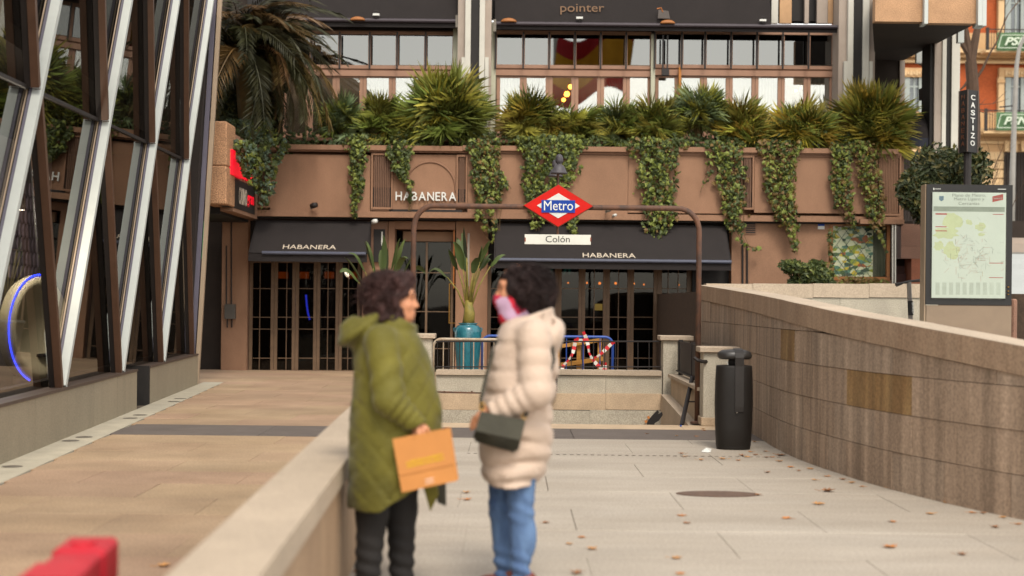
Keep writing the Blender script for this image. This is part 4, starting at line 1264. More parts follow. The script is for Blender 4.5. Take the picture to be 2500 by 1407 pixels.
# ================================================================== plants
def leafmat(name, c1, c2, rnd=.25, hue=.02):
    return M(name, c1, .55, .3, 2.5, rnd=rnd, col2=c2, huernd=hue, spec=.35)
m_fan = [leafmat('fan_green', '#727a34', '#525c26', .5), leafmat('fan_olive', '#938a38', '#6c6c2c', .5), leafmat('fan_grey', '#72805a', '#54603a', .4), leafmat('fan_yellow', '#a68e36', '#7e742e', .45)]
m_stem = M('palm_stem', '#5b4a2a', .8, .2, 9)
def fan_mesh(seed, mat, pet, bl):
    r = random.Random(seed); mb = MB()
    tip = Vector((0, .06 * r.uniform(-1, 1), pet))
    mb.tube([Vector((0, 0, 0)), Vector((0, .02, pet * .5)), tip], [.012, .009, .006], 4)
    n = 27
    for i in range(n):
        a = -2.0 + 4.0 * i / (n - 1) + r.uniform(-.05, .05)
        L = bl * (.72 + .28 * math.cos(a * .62)) * r.uniform(.85, 1.05)
        d = Vector((math.sin(a), .10 * math.cos(i * 3.1) - .05, math.cos(a)))
        e1 = d.cross(Vector((0, 1, 0))).normalized() * (.0075 + .007 * L)
        m1 = tip + d * L * .5 + Vector((0, .02 + r.uniform(-.02, .02), 0))
        t1 = tip + d * L + Vector((r.uniform(-.03, .03), -.05 * r.random(), -.06 * r.random()))
        mb.add([tip, m1 + e1, t1, m1 - e1 + Vector((0, .012, 0))], [(0, 1, 2), (0, 2, 3)])
    return mb.mesh('frond', mat)
fan_cache = {}
def fan_palm(px, py, rpx, label, mats, Y=29.62, n=46, seed=0, up=0.0, zb=None):
    r = random.Random(seed + 11)
    c = P(px, py, Y); py += 12; c = P(px, py, Y); R_ = rpx * 1.16 * Y / F; n = int(n * 1.15)
    t = thing('fan_palm', label, 'palm', (c.x, c.y, c.z - R_ * .75), 'fan palms along the terrace edge')
    MB().tube([c + Vector((0, .05, -R_ * .9 - .25)), c + Vector((0, .02, -R_ * .3)), c], [.1, .09, .05], 7).build('trunk', m_stem, t)
    for i in range(n):
        k = r.randrange(5); mat = r.choice(mats)
        key = (k, mat.name)
        if key not in fan_cache:
            fan_cache[key] = fan_mesh(k * 7 + 3, mat, .34, .60)
        th = math.acos(1 - r.random() * (1.75 - up)); ph = r.uniform(0, 2 * math.pi)
        d = Vector((math.sin(th) * math.cos(ph), math.sin(th) * math.sin(ph) * .7 - .22, math.cos(th) * .95 + .12)).normalized()
        q = d.to_track_quat('Z', 'Y').to_matrix().to_4x4() @ Matrix.Rotation(r.uniform(-.9, .9) + (0 if r.random() < .5 else math.pi), 4, 'Z')
        s = R_ / .86 * r.uniform(.75, 1.1)
        o = link('frond', fan_cache[key], t, local=True)
        o.matrix_basis = Matrix.Translation(Vector((r.uniform(-.05, .05), r.uniform(-.05, .05), R_ * .75 + r.uniform(-.2, .05)))) @ q @ Matrix.Scale(s, 4)
    return t
g_, o_, s_, y_ = m_fan
fan_palm(838, 282, 66, 'grey-green fan palm at the left end of the terrace, beside the drooping date palm', [s_, g_], seed=1)
fan_palm(930, 288, 72, 'dark fan palm above the left fluted grille', [g_, g_, o_], seed=2)
fan_palm(1090, 268, 112, 'largest dense fan palm in front of the striped column', [g_, g_, o_], seed=3, n=90)
fan_palm(1022, 310, 62, 'low fan palm tucked under the left side of the largest palm', [g_, o_], seed=12)
fan_palm(1300, 284, 84, 'fan palm left of the bell lamps, with yellow lower fronds', [o_, g_, y_], seed=4)
fan_palm(1400, 298, 72, 'fan palm right above the red metro diamond', [o_, g_], seed=5)
fan_palm(1505, 300, 70, 'small pale fan palm between the diamond and the tall palm', [s_, o_, g_], seed=6)
fan_palm(1595, 298, 80, 'fan palm left of the tallest palm over the long ivy curtain', [g_, o_], seed=7)
fan_palm(1705, 262, 76, 'tallest upright fan palm in the middle of the right terrace', [g_, s_, o_], seed=8, up=.3)
fan_palm(1808, 308, 84, 'fan palm third from the right end of the terrace', [o_, y_, g_], seed=9)
fan_palm(1952, 304, 92, 'fan palm second from the right end of the terrace', [o_, y_, g_], seed=10, n=56)
fan_palm(2128, 298, 106, 'big yellow-green fan palm at the right end of the terrace', [y_, o_, g_], seed=13, n=80)

# drooping date palm
m_date = [leafmat('date_green', '#3d3c20', '#2a2a17'), leafmat('date_rust', '#6e562c', '#46381c')]
def pinnate(seed, mat):
    r = random.Random(seed); mb = MB(); n = 46; L = 2.6
    pts = []
    for i in range(n + 1):
        t = i / n
        pts.append(Vector((L * t * (1 - .12 * t), 0, .55 * math.sin(t * 2.0) * (1 - t * .3) - 1.15 * t ** 2.6)))
    mb.tube(pts[::4] + [pts[-1]], [.03 - .026 * i / (len(pts[::4])) for i in range(len(pts[::4]) + 1)], 4)
    for i in range(4, n + 1):
        t = i / n; p = pts[i]; d = (pts[i] - pts[i - 1]).normalized()
        ll = .46 * math.sin(min(1, t * 1.25 + .12) * math.pi * .82) + .12
        for sg in (-1, 1):
            v = (d * .75 + Vector((0, sg * .72, 0)) + Vector((0, 0, -.12 + .3 * r.random() - .15))).normalized()
            w = v.cross(Vector((0, 0, 1))).normalized() * .013
            L2 = ll * r.uniform(.85, 1.1)
            e_ = p + v * L2 + Vector((0, 0, -.13 * L2 / .4 * r.random()))
            m_ = p + v * L2 * .5
            mb.add([p, m_ + w, e_, m_ - w], [(0, 1, 2), (0, 2, 3)])
    return mb.mesh('frond', mat)
dpx = P(585, 130, 28.3)
dpm = thing('date_palm', 'drooping date palm with rust-tipped fronds beside the glass building', 'palm', (dpx.x, 28.3, 4.55))
MB().tube([Vector((dpx.x, 29.5, 4.5)), Vector((dpx.x, 29.0, 5.3)), dpx], [.2, .17, .12], 9).build('trunk', m_stem, dpm)
pm_ = [pinnate(k, m_date[k % 2]) for k in range(4)]
r = random.Random(5)
for i in range(96):
    a = r.uniform(-math.pi, math.pi)
    if 4 < i < 34:
        a = r.uniform(-1.1, .5)
    elv = r.uniform(-.75, .8)
    o = link('frond', pm_[i % 4], dpm, local=True)
    o.matrix_basis = Matrix.Translation(dpx - Vector((dpx.x, 28.3, 4.55))) @ Matrix.Rotation(a, 4, 'Z') @ Matrix.Rotation(-elv, 4, 'Y') @ Matrix.Rotation(r.uniform(-.5, .5), 4, 'X') @ Matrix.Scale(r.uniform(.55, .92), 4)

# hanging ivy
m_ivy = [leafmat('ivy_green', '#454f24', '#2f3a1a', 0, 0), leafmat('ivy_light', '#7a8038', '#586428', 0, 0), leafmat('ivy_rust', '#70592c', '#5a4626', 0, 0), leafmat('ivy_blue', '#4a5a46', '#364434', 0, 0)]
m_vine = M('vine_stem', '#5a4528', .85, .2, 9)
IV = [(0, .5), (.16, .62), (.34, .42), (.5, .5), (.42, .22), (.55, .0), (.3, -.12), (.12, -.35), (0, -.55), (-.12, -.35), (-.3, -.12), (-.55, 0), (-.42, .22), (-.5, .5), (-.34, .42), (-.16, .62)]
IV2 = [(0, -.6), (.28, -.15), (.55, .05), (.3, .3), (.35, .55), (0, .42), (-.35, .55), (-.3, .3), (-.55, .05), (-.28, -.15)]
def leaf_add(mb, c, s, r, tilt=.7):
    q = Euler((r.uniform(-tilt, tilt), r.uniform(-.9, .9), r.uniform(-tilt, tilt))).to_matrix()
    vs = [q @ Vector((x * s, 0, z * s)) + c for x, z in IV2]
    vs.append(q @ Vector((0, -.18 * s, .05 * s)) + c)
    n = len(IV2)
    mb.add(vs, [(i, (i + 1) % n, n) for i in range(n)])
def ivy(label, spine, n, mats=(0, 1), weights=None, Y=YF, dens=1.0, strands=5, seed=0, size=.085):
    """spine: rows (x, y, half width) in photo pixels down the wall"""
    r = random.Random(seed + 100)
    sp = np.array(spine, float)
    c = P(sp[-1, 0], sp[-1, 1], Y)
    t = thing('ivy_curtain', label, 'ivy', (c.x, Y - .1, c.z), 'ivy hanging from the terrace')
    mbs = {k: MB() for k in mats}
    lens = np.concatenate([[0], np.cumsum(np.hypot(np.diff(sp[:, 0]), np.diff(sp[:, 1])))])
    area = np.interp(np.linspace(0, lens[-1], 50), lens, sp[:, 2]) + 2
    cdf = np.cumsum(area); cdf /= cdf[-1]
    ns_ = max(3, int(sp[:, 2].max() / 5)); strs = [(-1 + 2 * (q_ + .5) / ns_ + r.uniform(-.08, .08), r.uniform(.55, 1.02)) for q_ in range(ns_)]
    strs[ns_ // 2] = (strs[ns_ // 2][0], 1.02)
    for i in range(int(n * dens * .7)):
        u = float(np.interp(r.random(), cdf, np.linspace(0, lens[-1], 50)))
        x = float(np.interp(u, lens, sp[:, 0])); y = float(np.interp(u, lens, sp[:, 1])); w = float(np.interp(u, lens, sp[:, 2]))
        sc_, se_ = r.choice(strs)
        if u > se_ * lens[-1] and lens[-1] > 80: continue
        off = (sc_ + .16 * math.sin(y * .07 + sc_ * 9)) * w * .86 + r.gauss(0, 2.6 + .05 * w)
        dep = .06 + .16 * (1 - abs(off) / (w + 1)) * r.random() + .05 * r.random()
        p = P(x + off, y + r.uniform(-6, 6), Y - .04 - dep)
        k = r.choices(list(mats), weights)[0] if weights else r.choice(list(mats))
        leaf_add(mbs[k], p, size * r.choice([.55, .8, 1.0, 1.3]) * r.uniform(.85, 1.15), r, 1.1)
    for k, mb in mbs.items():
        o = mb.build('leaves', m_ivy[k], t); stuff(o)
    mb = MB()
    for s_i in range(strands):
        ph = r.uniform(-1, 1); pts = []
        for q in np.linspace(0, 1, 9):
            u = q * lens[-1]
            x = np.interp(u, lens, sp[:, 0]); y = np.interp(u, lens, sp[:, 1]); w = np.interp(u, lens, sp[:, 2])
            pts.append(P(x + ph * w * .8 + r.uniform(-3, 3), y, Y - .07))
        mb.tube(pts, .006, 4)
    mb.build('vines', m_vine, t)
    return t
ivy('narrow green ivy strand left of the white restaurant sign', [(868, 335, 32), (875, 380, 26), (870, 430, 17), (872, 465, 14), (862, 500, 10), (864, 535, 7)], 620, (0, 1), (2, 1.4), seed=1)
ivy('short leafy ivy tuft over the arched moulding', [(975, 350, 28), (975, 390, 30), (980, 425, 16), (1000, 450, 5), (1003, 490, 3), (1000, 515, 3)], 420, (0, 1), (2, 1), seed=2)
ivy('long ivy curtain between the restaurant sign and the metro diamond', [(1180, 345, 40), (1185, 400, 40), (1190, 450, 40), (1195, 500, 38), (1195, 545, 36), (1205, 575, 24), (1208, 595, 12)], 1700, (0, 1, 2), (2, 1.4, .8), seed=3)
ivy('thin ivy trail slanting right off the long curtain beside the sign', [(1222, 425, 9), (1232, 445, 7), (1243, 462, 4)], 40, (0, 1), seed=4, strands=2)
ivy('leafy ivy curtain behind the bell lamps and red diamond', [(1345, 338, 92), (1340, 375, 76), (1340, 410, 72), (1330, 450, 60), (1315, 490, 40), (1310, 530, 18), (1312, 570, 10)], 1900, (0, 1), (1.5, 1.2), seed=5)
ivy('small ivy strand hanging over the left end of the awning behind the diamond', [(1400, 520, 14), (1398, 550, 10), (1403, 575, 8)], 70, (0, 1), seed=6, strands=2)
ivy('longest ivy curtain reaching down over the awning lettering', [(1605, 345, 76), (1600, 385, 55), (1605, 440, 48), (1608, 500, 42), (1612, 550, 38), (1615, 590, 28), (1628, 612, 14), (1640, 628, 8)], 2100, (0, 1, 2), (2, 1.4, .5), seed=7)
ivy('ivy curtain third from the right with a trail down the wall', [(1765, 352, 46), (1780, 400, 36), (1788, 460, 34), (1792, 520, 28), (1800, 560, 22), (1808, 590, 10), (1835, 610, 6), (1855, 612, 4)], 1300, (0, 1, 2), (2, 1.2, .8), seed=8)
ivy('thin side trail left of the ivy third from the right', [(1735, 390, 8), (1728, 430, 6), (1712, 470, 3)], 36, (0, 1), seed=14, strands=1)
ivy('yellowing ivy curtain second from the right end', [(1905, 350, 50), (1908, 400, 46), (1905, 450, 40), (1912, 510, 34), (1930, 560, 20), (1940, 590, 12), (1945, 622, 6)], 1500, (0, 1, 2), (1.4, 1.4, 1.4), seed=9)
ivy('ivy curtain hanging over the left part of the leafy window', [(2055, 355, 32), (2055, 410, 27), (2055, 460, 30), (2062, 510, 26), (2075, 545, 16), (2085, 560, 10)], 900, (0, 1, 2), (1.6, 1.2, 1), seed=10)
ivy('rusty ivy curtain at the right end trailing over the leafy window', [(2110, 352, 34), (2118, 400, 30), (2125, 450, 30), (2135, 500, 28), (2135, 540, 22), (2150, 575, 8), (2165, 620, 5)], 1000, (0, 1, 2), (1, 1, 1.6), seed=11)
ivy('thin ivy climbing the left side of the leafy window frame', [(2027, 560, 6), (2026, 610, 5), (2027, 670, 6)], 90, (0, 2), seed=15, strands=2)
ivy('dark bluish ivy mass covering the red sign beside the glass building', [(600, 300, 80), (625, 350, 78), (640, 400, 52), (640, 440, 32), (650, 480, 18), (640, 520, 14)], 1500, (0, 1, 3), (2, .5, 1.2), Y=28.6, seed=12, size=.1)
ivy('ivy tendrils crossing the right end of the red box sign', [(585, 350, 30), (600, 385, 26), (608, 415, 18), (612, 450, 8)], 420, (0, 1, 3), (2, .6, 1), Y=26.4, seed=21, size=.1)
# ivy and low leaves filling the planter behind the parapet (one mass)
r = random.Random(3); mb = MB()
for i in range(2600):
    x = r.uniform(520, 2200); p = P(x, 350 + r.gauss(0, 14), r.uniform(29.15, 29.9))
    leaf_add(mb, p, .1 * r.uniform(.6, 1.2), r)
stuff(tag(mb.build('planter_foliage', m_ivy[0]), 'low dark leaves filling the planter behind the terrace parapet', 'foliage'))

# shrubs made of many small leaves
def shrub(name, label, cat, cx, cy, rx, ry, Y, n, mat, seed, leaf=.05, depth=.5, parts=True, zb=None, lum=None):
    r = random.Random(seed); c = P(cx, cy, Y); RX_, RZ = rx * Y / F, ry * Y / F
    zb = c.z - RZ if zb is None else zb
    t = thing(name, label, cat, (c.x, Y, zb))
    lobes = [(r.uniform(-.7, .7), r.uniform(-.5, .5), r.uniform(-.6, .7), r.uniform(.3, .55)) for _ in range(14)]
    mb = MB(); mb2 = MB()
    for i in range(n):
        l = r.choice(lobes)
        d = Vector((r.gauss(0, 1), r.gauss(0, 1), r.gauss(0, 1))).normalized() * l[3] * r.random() ** .33
        p = c + Vector(((l[0] + d.x) * RX_, (l[1] + d.y) * depth, (l[2] + d.z) * RZ))
        if p.z < zb: p.z = zb + r.random() * .1
        q = Euler((r.uniform(-1.2, 1.2), r.uniform(-3, 3), r.uniform(-1.2, 1.2))).to_matrix()
        s = leaf * r.uniform(.6, 1.3)
        (mb if r.random() < .75 else mb2).add([q @ Vector(v) * s + p for v in [(0, 0, -1), (.38, -.1, .1), (0, 0, 1), (-.38, -.1, .1)]], [(0, 1, 2), (0, 2, 3)])
    stuff(mb.build('leaves', mat[0], t)); stuff(mb2.build('leaves', mat[1], t))
    mb = MB()
    for i in range(9):
        l = lobes[i]
        mb.tube([Vector((c.x + r.uniform(-.1, .1), Y, zb)), c + Vector((l[0] * RX_ * .5, l[1] * depth * .5, -RZ * .3)), c + Vector((l[0] * RX_, l[1] * depth, l[2] * RZ))], [.02, .014, .006], 5)
    mb.build('branches', m_vine, t)
    return t
m_sh = [leafmat('shrub_green', '#47532a', '#333d1f', 0, 0), leafmat('shrub_light', '#6b7238', '#555a2a', 0, 0)]
m_shd = [leafmat('shrub_dark', '#37401f', '#272e17', 0, 0), leafmat('shrub_rust', '#5f5a2a', '#4a4422', 0, 0)]
shrub('planter_shrub', 'round green shrub behind the granite wall, left of the leafy window', 'shrub', 1972, 672, 68, 38, 27.9, 2600, m_sh, 1, .06, zb=1.6)
shrub('dark_hedge_shrub', 'tall dark shrub between the terrace end and the black sign', 'shrub', 2286, 470, 108, 135, 27.5, 14000, m_shd, 2, .075, .9, zb=1.0)
shrub('climbing_mass', 'dark leafy mass beneath the drooping date palm beside the glass building', 'shrub', 600, 265, 105, 95, 29.3, 7000, m_shd, 5, .075, .5, zb=4.4)
shrub('weedy_planting', 'rusty weeds along the foot of the leafy window', 'plant', 2100, 690, 75, 14, 28.3, 500, [m_ivy[2], m_ivy[1]], 3, .05, .2, zb=1.6)

# banana-like plants in pots
def blade(mb, p0, d0, L, W, r, droop):
    n = 9; pts = []
    p = Vector(p0); d = Vector(d0).normalized()
    for i in range(n + 1):
        pts.append(p.copy())
        p = p + d * (L / n)
        d = (d + Vector((0, 0, -droop * (i / n) * .35))).normalized()
    side0 = Vector((d0[1], -d0[0], 0))
    side0 = side0.normalized() if side0.length > 1e-3 else Vector((1, 0, 0))
    roll = r.uniform(-.9, .9)
    vs = []
    for i, q in enumerate(pts):
        t = i / n
        w = W * math.sin(min(1, t * 1.06 + .06) * math.pi) ** .7
        dd = (pts[min(i + 1, n)] - pts[max(i - 1, 0)]).normalized()
        sd_ = (Matrix.Rotation(roll, 3, dd) @ side0); sd_ = (sd_ - dd * sd_.dot(dd)).normalized(); up_ = dd.cross(sd_)
        j = r.uniform(.8, 1.05)
        vs += [q + sd_ * w * j + up_ * w * .35, q, q - sd_ * w * j + up_ * w * .35]
    fs = []
    for i in range(n):
        a = 3 * i
        fs += [(a, a + 1, a + 4, a + 3), (a + 1, a + 2, a + 5, a + 4)]
    mb.add(vs, fs)
m_ban = leafmat('banana_leaf', '#4e5a2c', '#36421f', .25, .01)
m_bst = M('banana_stem', '#8a7a34', .6, .2, 9, col2='#5f5a28')
def banana(label, base_p, H, spread, n, seed, potr=None):
    r = random.Random(seed)
    t = thing('strelitzia_plant', label, 'plant', base_p, 'broad-leaved plants before the doors')
    b = Vector(base_p)
    MB().tube([b, b + Vector((.02, 0, .22)), b + Vector((0, 0, .42))], [.10, .09, .05], 10).build('trunk', m_bst, t, True)
    for i in range(n):
        a = 2 * math.pi * i / n + r.uniform(-.3, .3)
        lean = r.uniform(.12, .75)
        d = Vector((math.cos(a) * lean, math.sin(a) * lean * .6, 1)).normalized()
        sl = H * r.uniform(.42, .6)
        e_ = b + Vector((0, 0, .3)) + d * sl
        lf_ = MB().tube([b + Vector((d.x * .05, d.y * .05, .25)), (b + Vector((0, 0, .3)) + e_) / 2 + Vector((0, 0, .03)), e_], [.020, .013, .008], 6).build('stalk', m_bst, t, True)
        mb = MB()
        blade(mb, e_, (d.x * 1.2, d.y * 1.2, d.z), H * r.uniform(.28, .42), .075, r, r.uniform(1.0, 3.6) * (lean + .35))
        mb.build('leaf', m_ban, lf_, True)
    return t
m_urn = M('urn_glaze', '#2f7480', .22, .25, 5, .05, 30, col2='#1f5360', spec=.6, stretch=(3, 3, 1))
uc = P(1142.5, 800, 22.6)
ur = thing('blue_urn', 'tall glazed blue urn holding a broad-leaved plant before the doors', 'urn', (uc.x, 22.6, 0))
uu = 22.6 / F
zt_ = P(1142, 789, 22.6).z
MB().lathe([(0, .0), (19 * uu, 0), (22 * uu, .05), (28 * uu, .45), (32 * uu, .78), (33 * uu, zt_ - .15), (31 * uu, zt_ - .08), (25 * uu, zt_ - .04), (20 * uu, zt_ - .03), (23 * uu, zt_ - .012), (23.5 * uu, zt_), (20 * uu, zt_), (18.5 * uu, zt_ - .05), (0, zt_ - .06)], (uc.x, 22.6, 0), 32).build('body', m_urn, ur, True)
for sg in (-1, 1):
    MB().tube([(uc.x + sg * 31 * uu, 22.55, zt_ - .07), (uc.x + sg * 34.5 * uu, 22.55, zt_ - .09), (uc.x + sg * 33 * uu, 22.55, zt_ - .14)], .01, 6).build('ear', m_urn, ur)
banana('broad-leaved plant growing from the blue urn', (uc.x, 22.6, zt_ - .06), 1.35, 1, 15, 4)
pc2 = P(935, 700, 25.2)
pt = thing('grey_pot', 'grey pot mostly hidden behind the woman in green', 'pot', (pc2.x, 25.2, 0))
MB().lathe([(0, 0), (.2, 0), (.3, .55), (.32, .75), (.34, .75), (.34, .8), (.3, .8), (.28, .7), (0, .7)], (pc2.x, 25.2, 0), 24).build('body', M('pot_grey', '#5c5a55', .7, .1, 5), pt, True)
banana('broad-leaved plant behind the head of the woman in green', (pc2.x, 25.2, .7), 1.9, 1, 13, 9)

# ================================================================== barriers, trestle, tape
m_bw = M('barrier_white', '#b5aa98', .6, .15, 10, col2='#94785a')
m_bb = M('barrier_blue', '#2a4a94', .45, .1, 8)
def barrier(name, label, x0, x1, yt, Y, mat, pitch, r0=.022):
    a = P(x0, yt, Y); b = P(x1, yt, Y)
    t = thing(name, label, 'barrier', ((a.x + b.x) / 2, Y, 0), 'crowd barriers before the doors')
    zt = (a.z + b.z) / 2; rr = .12
    pts = [Vector((a.x, Y, .02)), Vector((a.x, Y, zt - rr))] + [Vector((a.x + rr - rr * math.cos(q), Y, zt - rr + rr * math.sin(q))) for q in [k * math.pi / 12 for k in range(1, 7)]]
    pts += [Vector((b.x - rr + rr * math.sin(q), Y, zt - rr + rr * math.cos(q))) for q in [k * math.pi / 12 for k in range(0, 7)]] + [Vector((b.x, Y, .02))]
    MB().tube(pts, r0, 8).build('frame', mat, t, True)
    MB().tube([Vector((a.x, Y, .16)), Vector((b.x, Y, .16))], .014, 6).build('lower_rail', mat, t)
    x = a.x + pitch
    while x < b.x - .04:
        MB().tube([Vector((x, Y, .16)), Vector((x, Y, zt))], .009, 5).build('bar', mat, t); x += pitch
    for q in (a, b):
        MB().box((q.x - .02, Y - .25, .0), (q.x + .02, Y + .25, .02)).build('foot', mat, t)
    return t
barrier('crowd_barrier', 'pale rusty crowd barrier standing before the blue urn', 1058, 1232, 829, 21.4, m_bw, .152)
barrier('crowd_barrier', 'blue crowd barrier wrapped in red and white tape behind the woman in beige', 1178, 1496, 822, 22.0, m_bb, .26)
m_trw = M('trestle_wood', '#b58338', .7, .2, 6, stretch=(1, 6, 6), col2='#94672a')
tr = thing('wooden_trestle', 'yellow wooden trestle frame behind the blue barrier', 'trestle', P(1415, 960, 22.4))
for (a, b, w) in [((1372, 845), (1468, 830), 9), ((1356, 893), (1472, 876), 10)]:
    q0, q1 = P(*a, 22.35), P(*b, 22.35); w_ = w * 22.35 / F / 2
    MB().hexa([q0 + Vector((0, -.02, -w_)), q1 + Vector((0, -.02, -w_)), q1 + Vector((0, .02, -w_)), q0 + Vector((0, .02, -w_)), q0 + Vector((0, -.02, w_)), q1 + Vector((0, -.02, w_)), q1 + Vector((0, .02, w_)), q0 + Vector((0, .02, w_))]).build('board', m_trw, tr)
for (x0, x1, Yq) in [(1362, 1366, 22.42), (1413, 1417, 22.42), (1464, 1467, 22.42)]:
    q = P(x0, 835, Yq)
    MB().box((q.x - .03, Yq - .02, 0), (q.x + .03, Yq + .03, P(x0, 832, Yq).z)).build('leg', m_trw, tr)
m_tr, m_tw = M('tape_red', '#c01f26', .5, .1, 8), M('tape_white', '#c9c4ba', .5, .08, 8)
tp = thing('barrier_tape', 'red and white striped tape looped over the blue barrier', 'tape', P(1420, 905, 21.9))
def tape(pts, Yt=21.93):
    q = [P(x, y, Yt + .02 * math.sin(i * 2.1)) for i, (x, y) in enumerate(pts)]
    lens = np.concatenate([[0], np.cumsum([(q[i + 1] - q[i]).length for i in range(len(q) - 1)])])
    A = np.array([v[:] for v in q]); n = max(3, int(lens[-1] / .055)); ss = np.linspace(0, lens[-1], n + 1)
    pos = [Vector([np.interp(s, lens, A[:, k]) for k in range(3)]) for s in ss]
    for i in range(n):
        d = (pos[i + 1] - pos[i]).normalized(); w = d.cross(Vector((0, 1, 0))).normalized() * (.022 + .008 * math.sin(i * .8))
        mb = MB(); mb.hexa([pos[i] - w, pos[i + 1] - w, pos[i + 1] - w + Vector((0, .004, 0)), pos[i] - w + Vector((0, .004, 0)), pos[i] + w, pos[i + 1] + w, pos[i + 1] + w + Vector((0, .004, 0)), pos[i] + w + Vector((0, .004, 0))])
        mb.build('stripe', [m_tr, m_tw][i % 2], tp)
tape([(1424, 810), (1432, 828), (1436, 845), (1438, 862), (1448, 880), (1462, 895), (1478, 906)])
tape([(1405, 828), (1402, 850), (1396, 868), (1388, 880), (1374, 893), (1372, 907)])
tape([(1408, 825), (1410, 832), (1425, 832), (1432, 830)])
tape([(1500, 835), (1490, 842), (1470, 862), (1452, 875), (1440, 873)])
tape([(1478, 885), (1477, 895), (1476, 906)])
# ================================================================== right side: map stand, scooter, signs, street beyond
YM = 18.5
ms = thing('map_stand', 'black framed stand with a metro map beside the granite wall', 'map stand', P(2364, 845, YM))
m_ms = M('stand_black', '#161312', .5, .1, 6)
m_msb = M('stand_base', '#7b6957', .65, .08, 3, .06, 200)
pt0 = P(2258, 450, YM)
def mpart(name, rect, dy, d, mat, parent=None):
    return part(name, rect, YM + dy, d, mat, parent or ms)
mpart('cabinet', (2261, 451, 2471, 745), .0, .22, m_ms)
mpart('cabinet_edge', (2257, 450, 2260.8, 850), .02, .2, M('stand_edge', '#8a7660', .5))
mpart('base', (2261, 746.5, 2469, 850), .01, .2, m_msb)
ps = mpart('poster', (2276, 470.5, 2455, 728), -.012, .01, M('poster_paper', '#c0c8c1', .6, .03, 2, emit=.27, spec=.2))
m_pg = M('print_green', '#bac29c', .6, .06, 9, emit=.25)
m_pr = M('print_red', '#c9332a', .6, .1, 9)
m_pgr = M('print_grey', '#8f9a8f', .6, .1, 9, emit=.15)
m_ptx = M('print_text', '#8f9790', .6)
r = random.Random(2)
def blob(cx, cy, rx, ry, mat, sd):
    rr = random.Random(sd); pts = []
    for k in range(18):
        a = 2 * math.pi * k / 18; q = 1 + rr.uniform(-.25, .25)
        pts.append(P(cx + rx * q * math.cos(a), cy - ry * q * math.sin(a), YM - .0145))
    MB().prism(pts, (0, .0015, 0)).build('park_area', mat, ps)
for i, b_ in enumerate([(2325, 540, 22, 20), (2308, 570, 30, 14), (2322, 612, 18, 20), (2292, 600, 12, 12), (2366, 543, 8, 7), (2394, 555, 12, 10), (2396, 573, 8, 4)]):
    blob(*b_, m_pg, i)
for i in range(150):
    a = r.gauss(0, 1); x = 2370 + r.gauss(0, 32); y = 620 + r.gauss(0, 30)
    x = min(max(x, 2284), 2445); y = min(max(y, 530), 680)
    L = r.uniform(4, 16); an = r.choice([0, .785, -.785, 1.57, 0])
    p0 = P(x, y, YM - .0175); p1 = P(min(max(x + L * math.cos(an), 2282), 2450), y + L * math.sin(an), YM - .0175)
    MB().tube([p0, p1], .0016, 4).build('map_line', M(['ml_red', 'ml_orange', 'ml_grey', 'ml_dark'][i % 4], ['#c98a7a', '#c9a27a', '#a3aaa5', '#6b7370'][i % 4], .6), ps)
for (x0, y0, x1, y1) in [(2284, 521, 2312, 524.5), (2284, 553, 2311, 555), (2284, 563, 2312, 565), (2424, 523, 2450, 524.5), (2415, 642, 2449, 643.5), (2415, 677.5, 2449, 679)]:
    mpart('red_bar', (x0, y0, x1, y1), -.0165, .003, m_pr, ps)
mpart('grey_bar', (2279, 505, 2453, 517), -.016, .003, m_pgr, ps)
for i in range(10):
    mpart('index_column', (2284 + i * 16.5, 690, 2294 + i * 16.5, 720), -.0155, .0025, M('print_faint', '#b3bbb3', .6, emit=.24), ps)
for (tx, rc) in [('Plano de Metro,', (2325, 473, 2407, 482)), ('Metro Ligero y', (2329, 482.5, 2403, 492)), ('Cercanías', (2340, 493, 2391, 501))]:
    text('lettering', tx, rc, YM - .0145, m_ptx, ps, .0, .0015)
mb = MB().prism([P(x_, y_, YM - .0165) for x_, y_ in [(2423, 494), (2423, 480), (2449, 474), (2449, 488)]], (0, .003, 0)); lg = mb.build('red_logo', m_pr, ps)
text('lettering', 'TRANSPORTES', (2425, 483, 2447, 487), YM - .0172, m_wht, lg, .0, .0006)
mb = MB().prism([P(x_, y_, YM - .0165) for x_, y_ in [(2293, 479), (2304, 479), (2304, 488), (2298.5, 492), (2293, 488)]], (0, .003, 0)); mb.build('blue_crest', M('crest_blue', '#5f86a5', .6), ps)
text('lettering', 'MADRID', (2283, 460, 2297, 463), YM - .0015, m_wht, ms, .0, .001)
mpart('mark', (2278.5, 459, 2281, 464), -.0015, .001, m_wht)
mpart('mark', (2436, 461.5, 2456, 463), -.0015, .001, m_wht)
mpart('glass_cover', (2274, 468.5, 2457, 730), -.022, .003, glass('glass_cover', 1.35, '#f0f0ec', .02))
for yy in (701, 711, 719):
    c_ = P(2461.5, yy, YM - .01); MB().lathe([(0, 0), (.012, 0), (.012, .012)], (c_.x, c_.y, c_.z - .006), 10).build('lock', M('brass', '#8a6326'), ms)
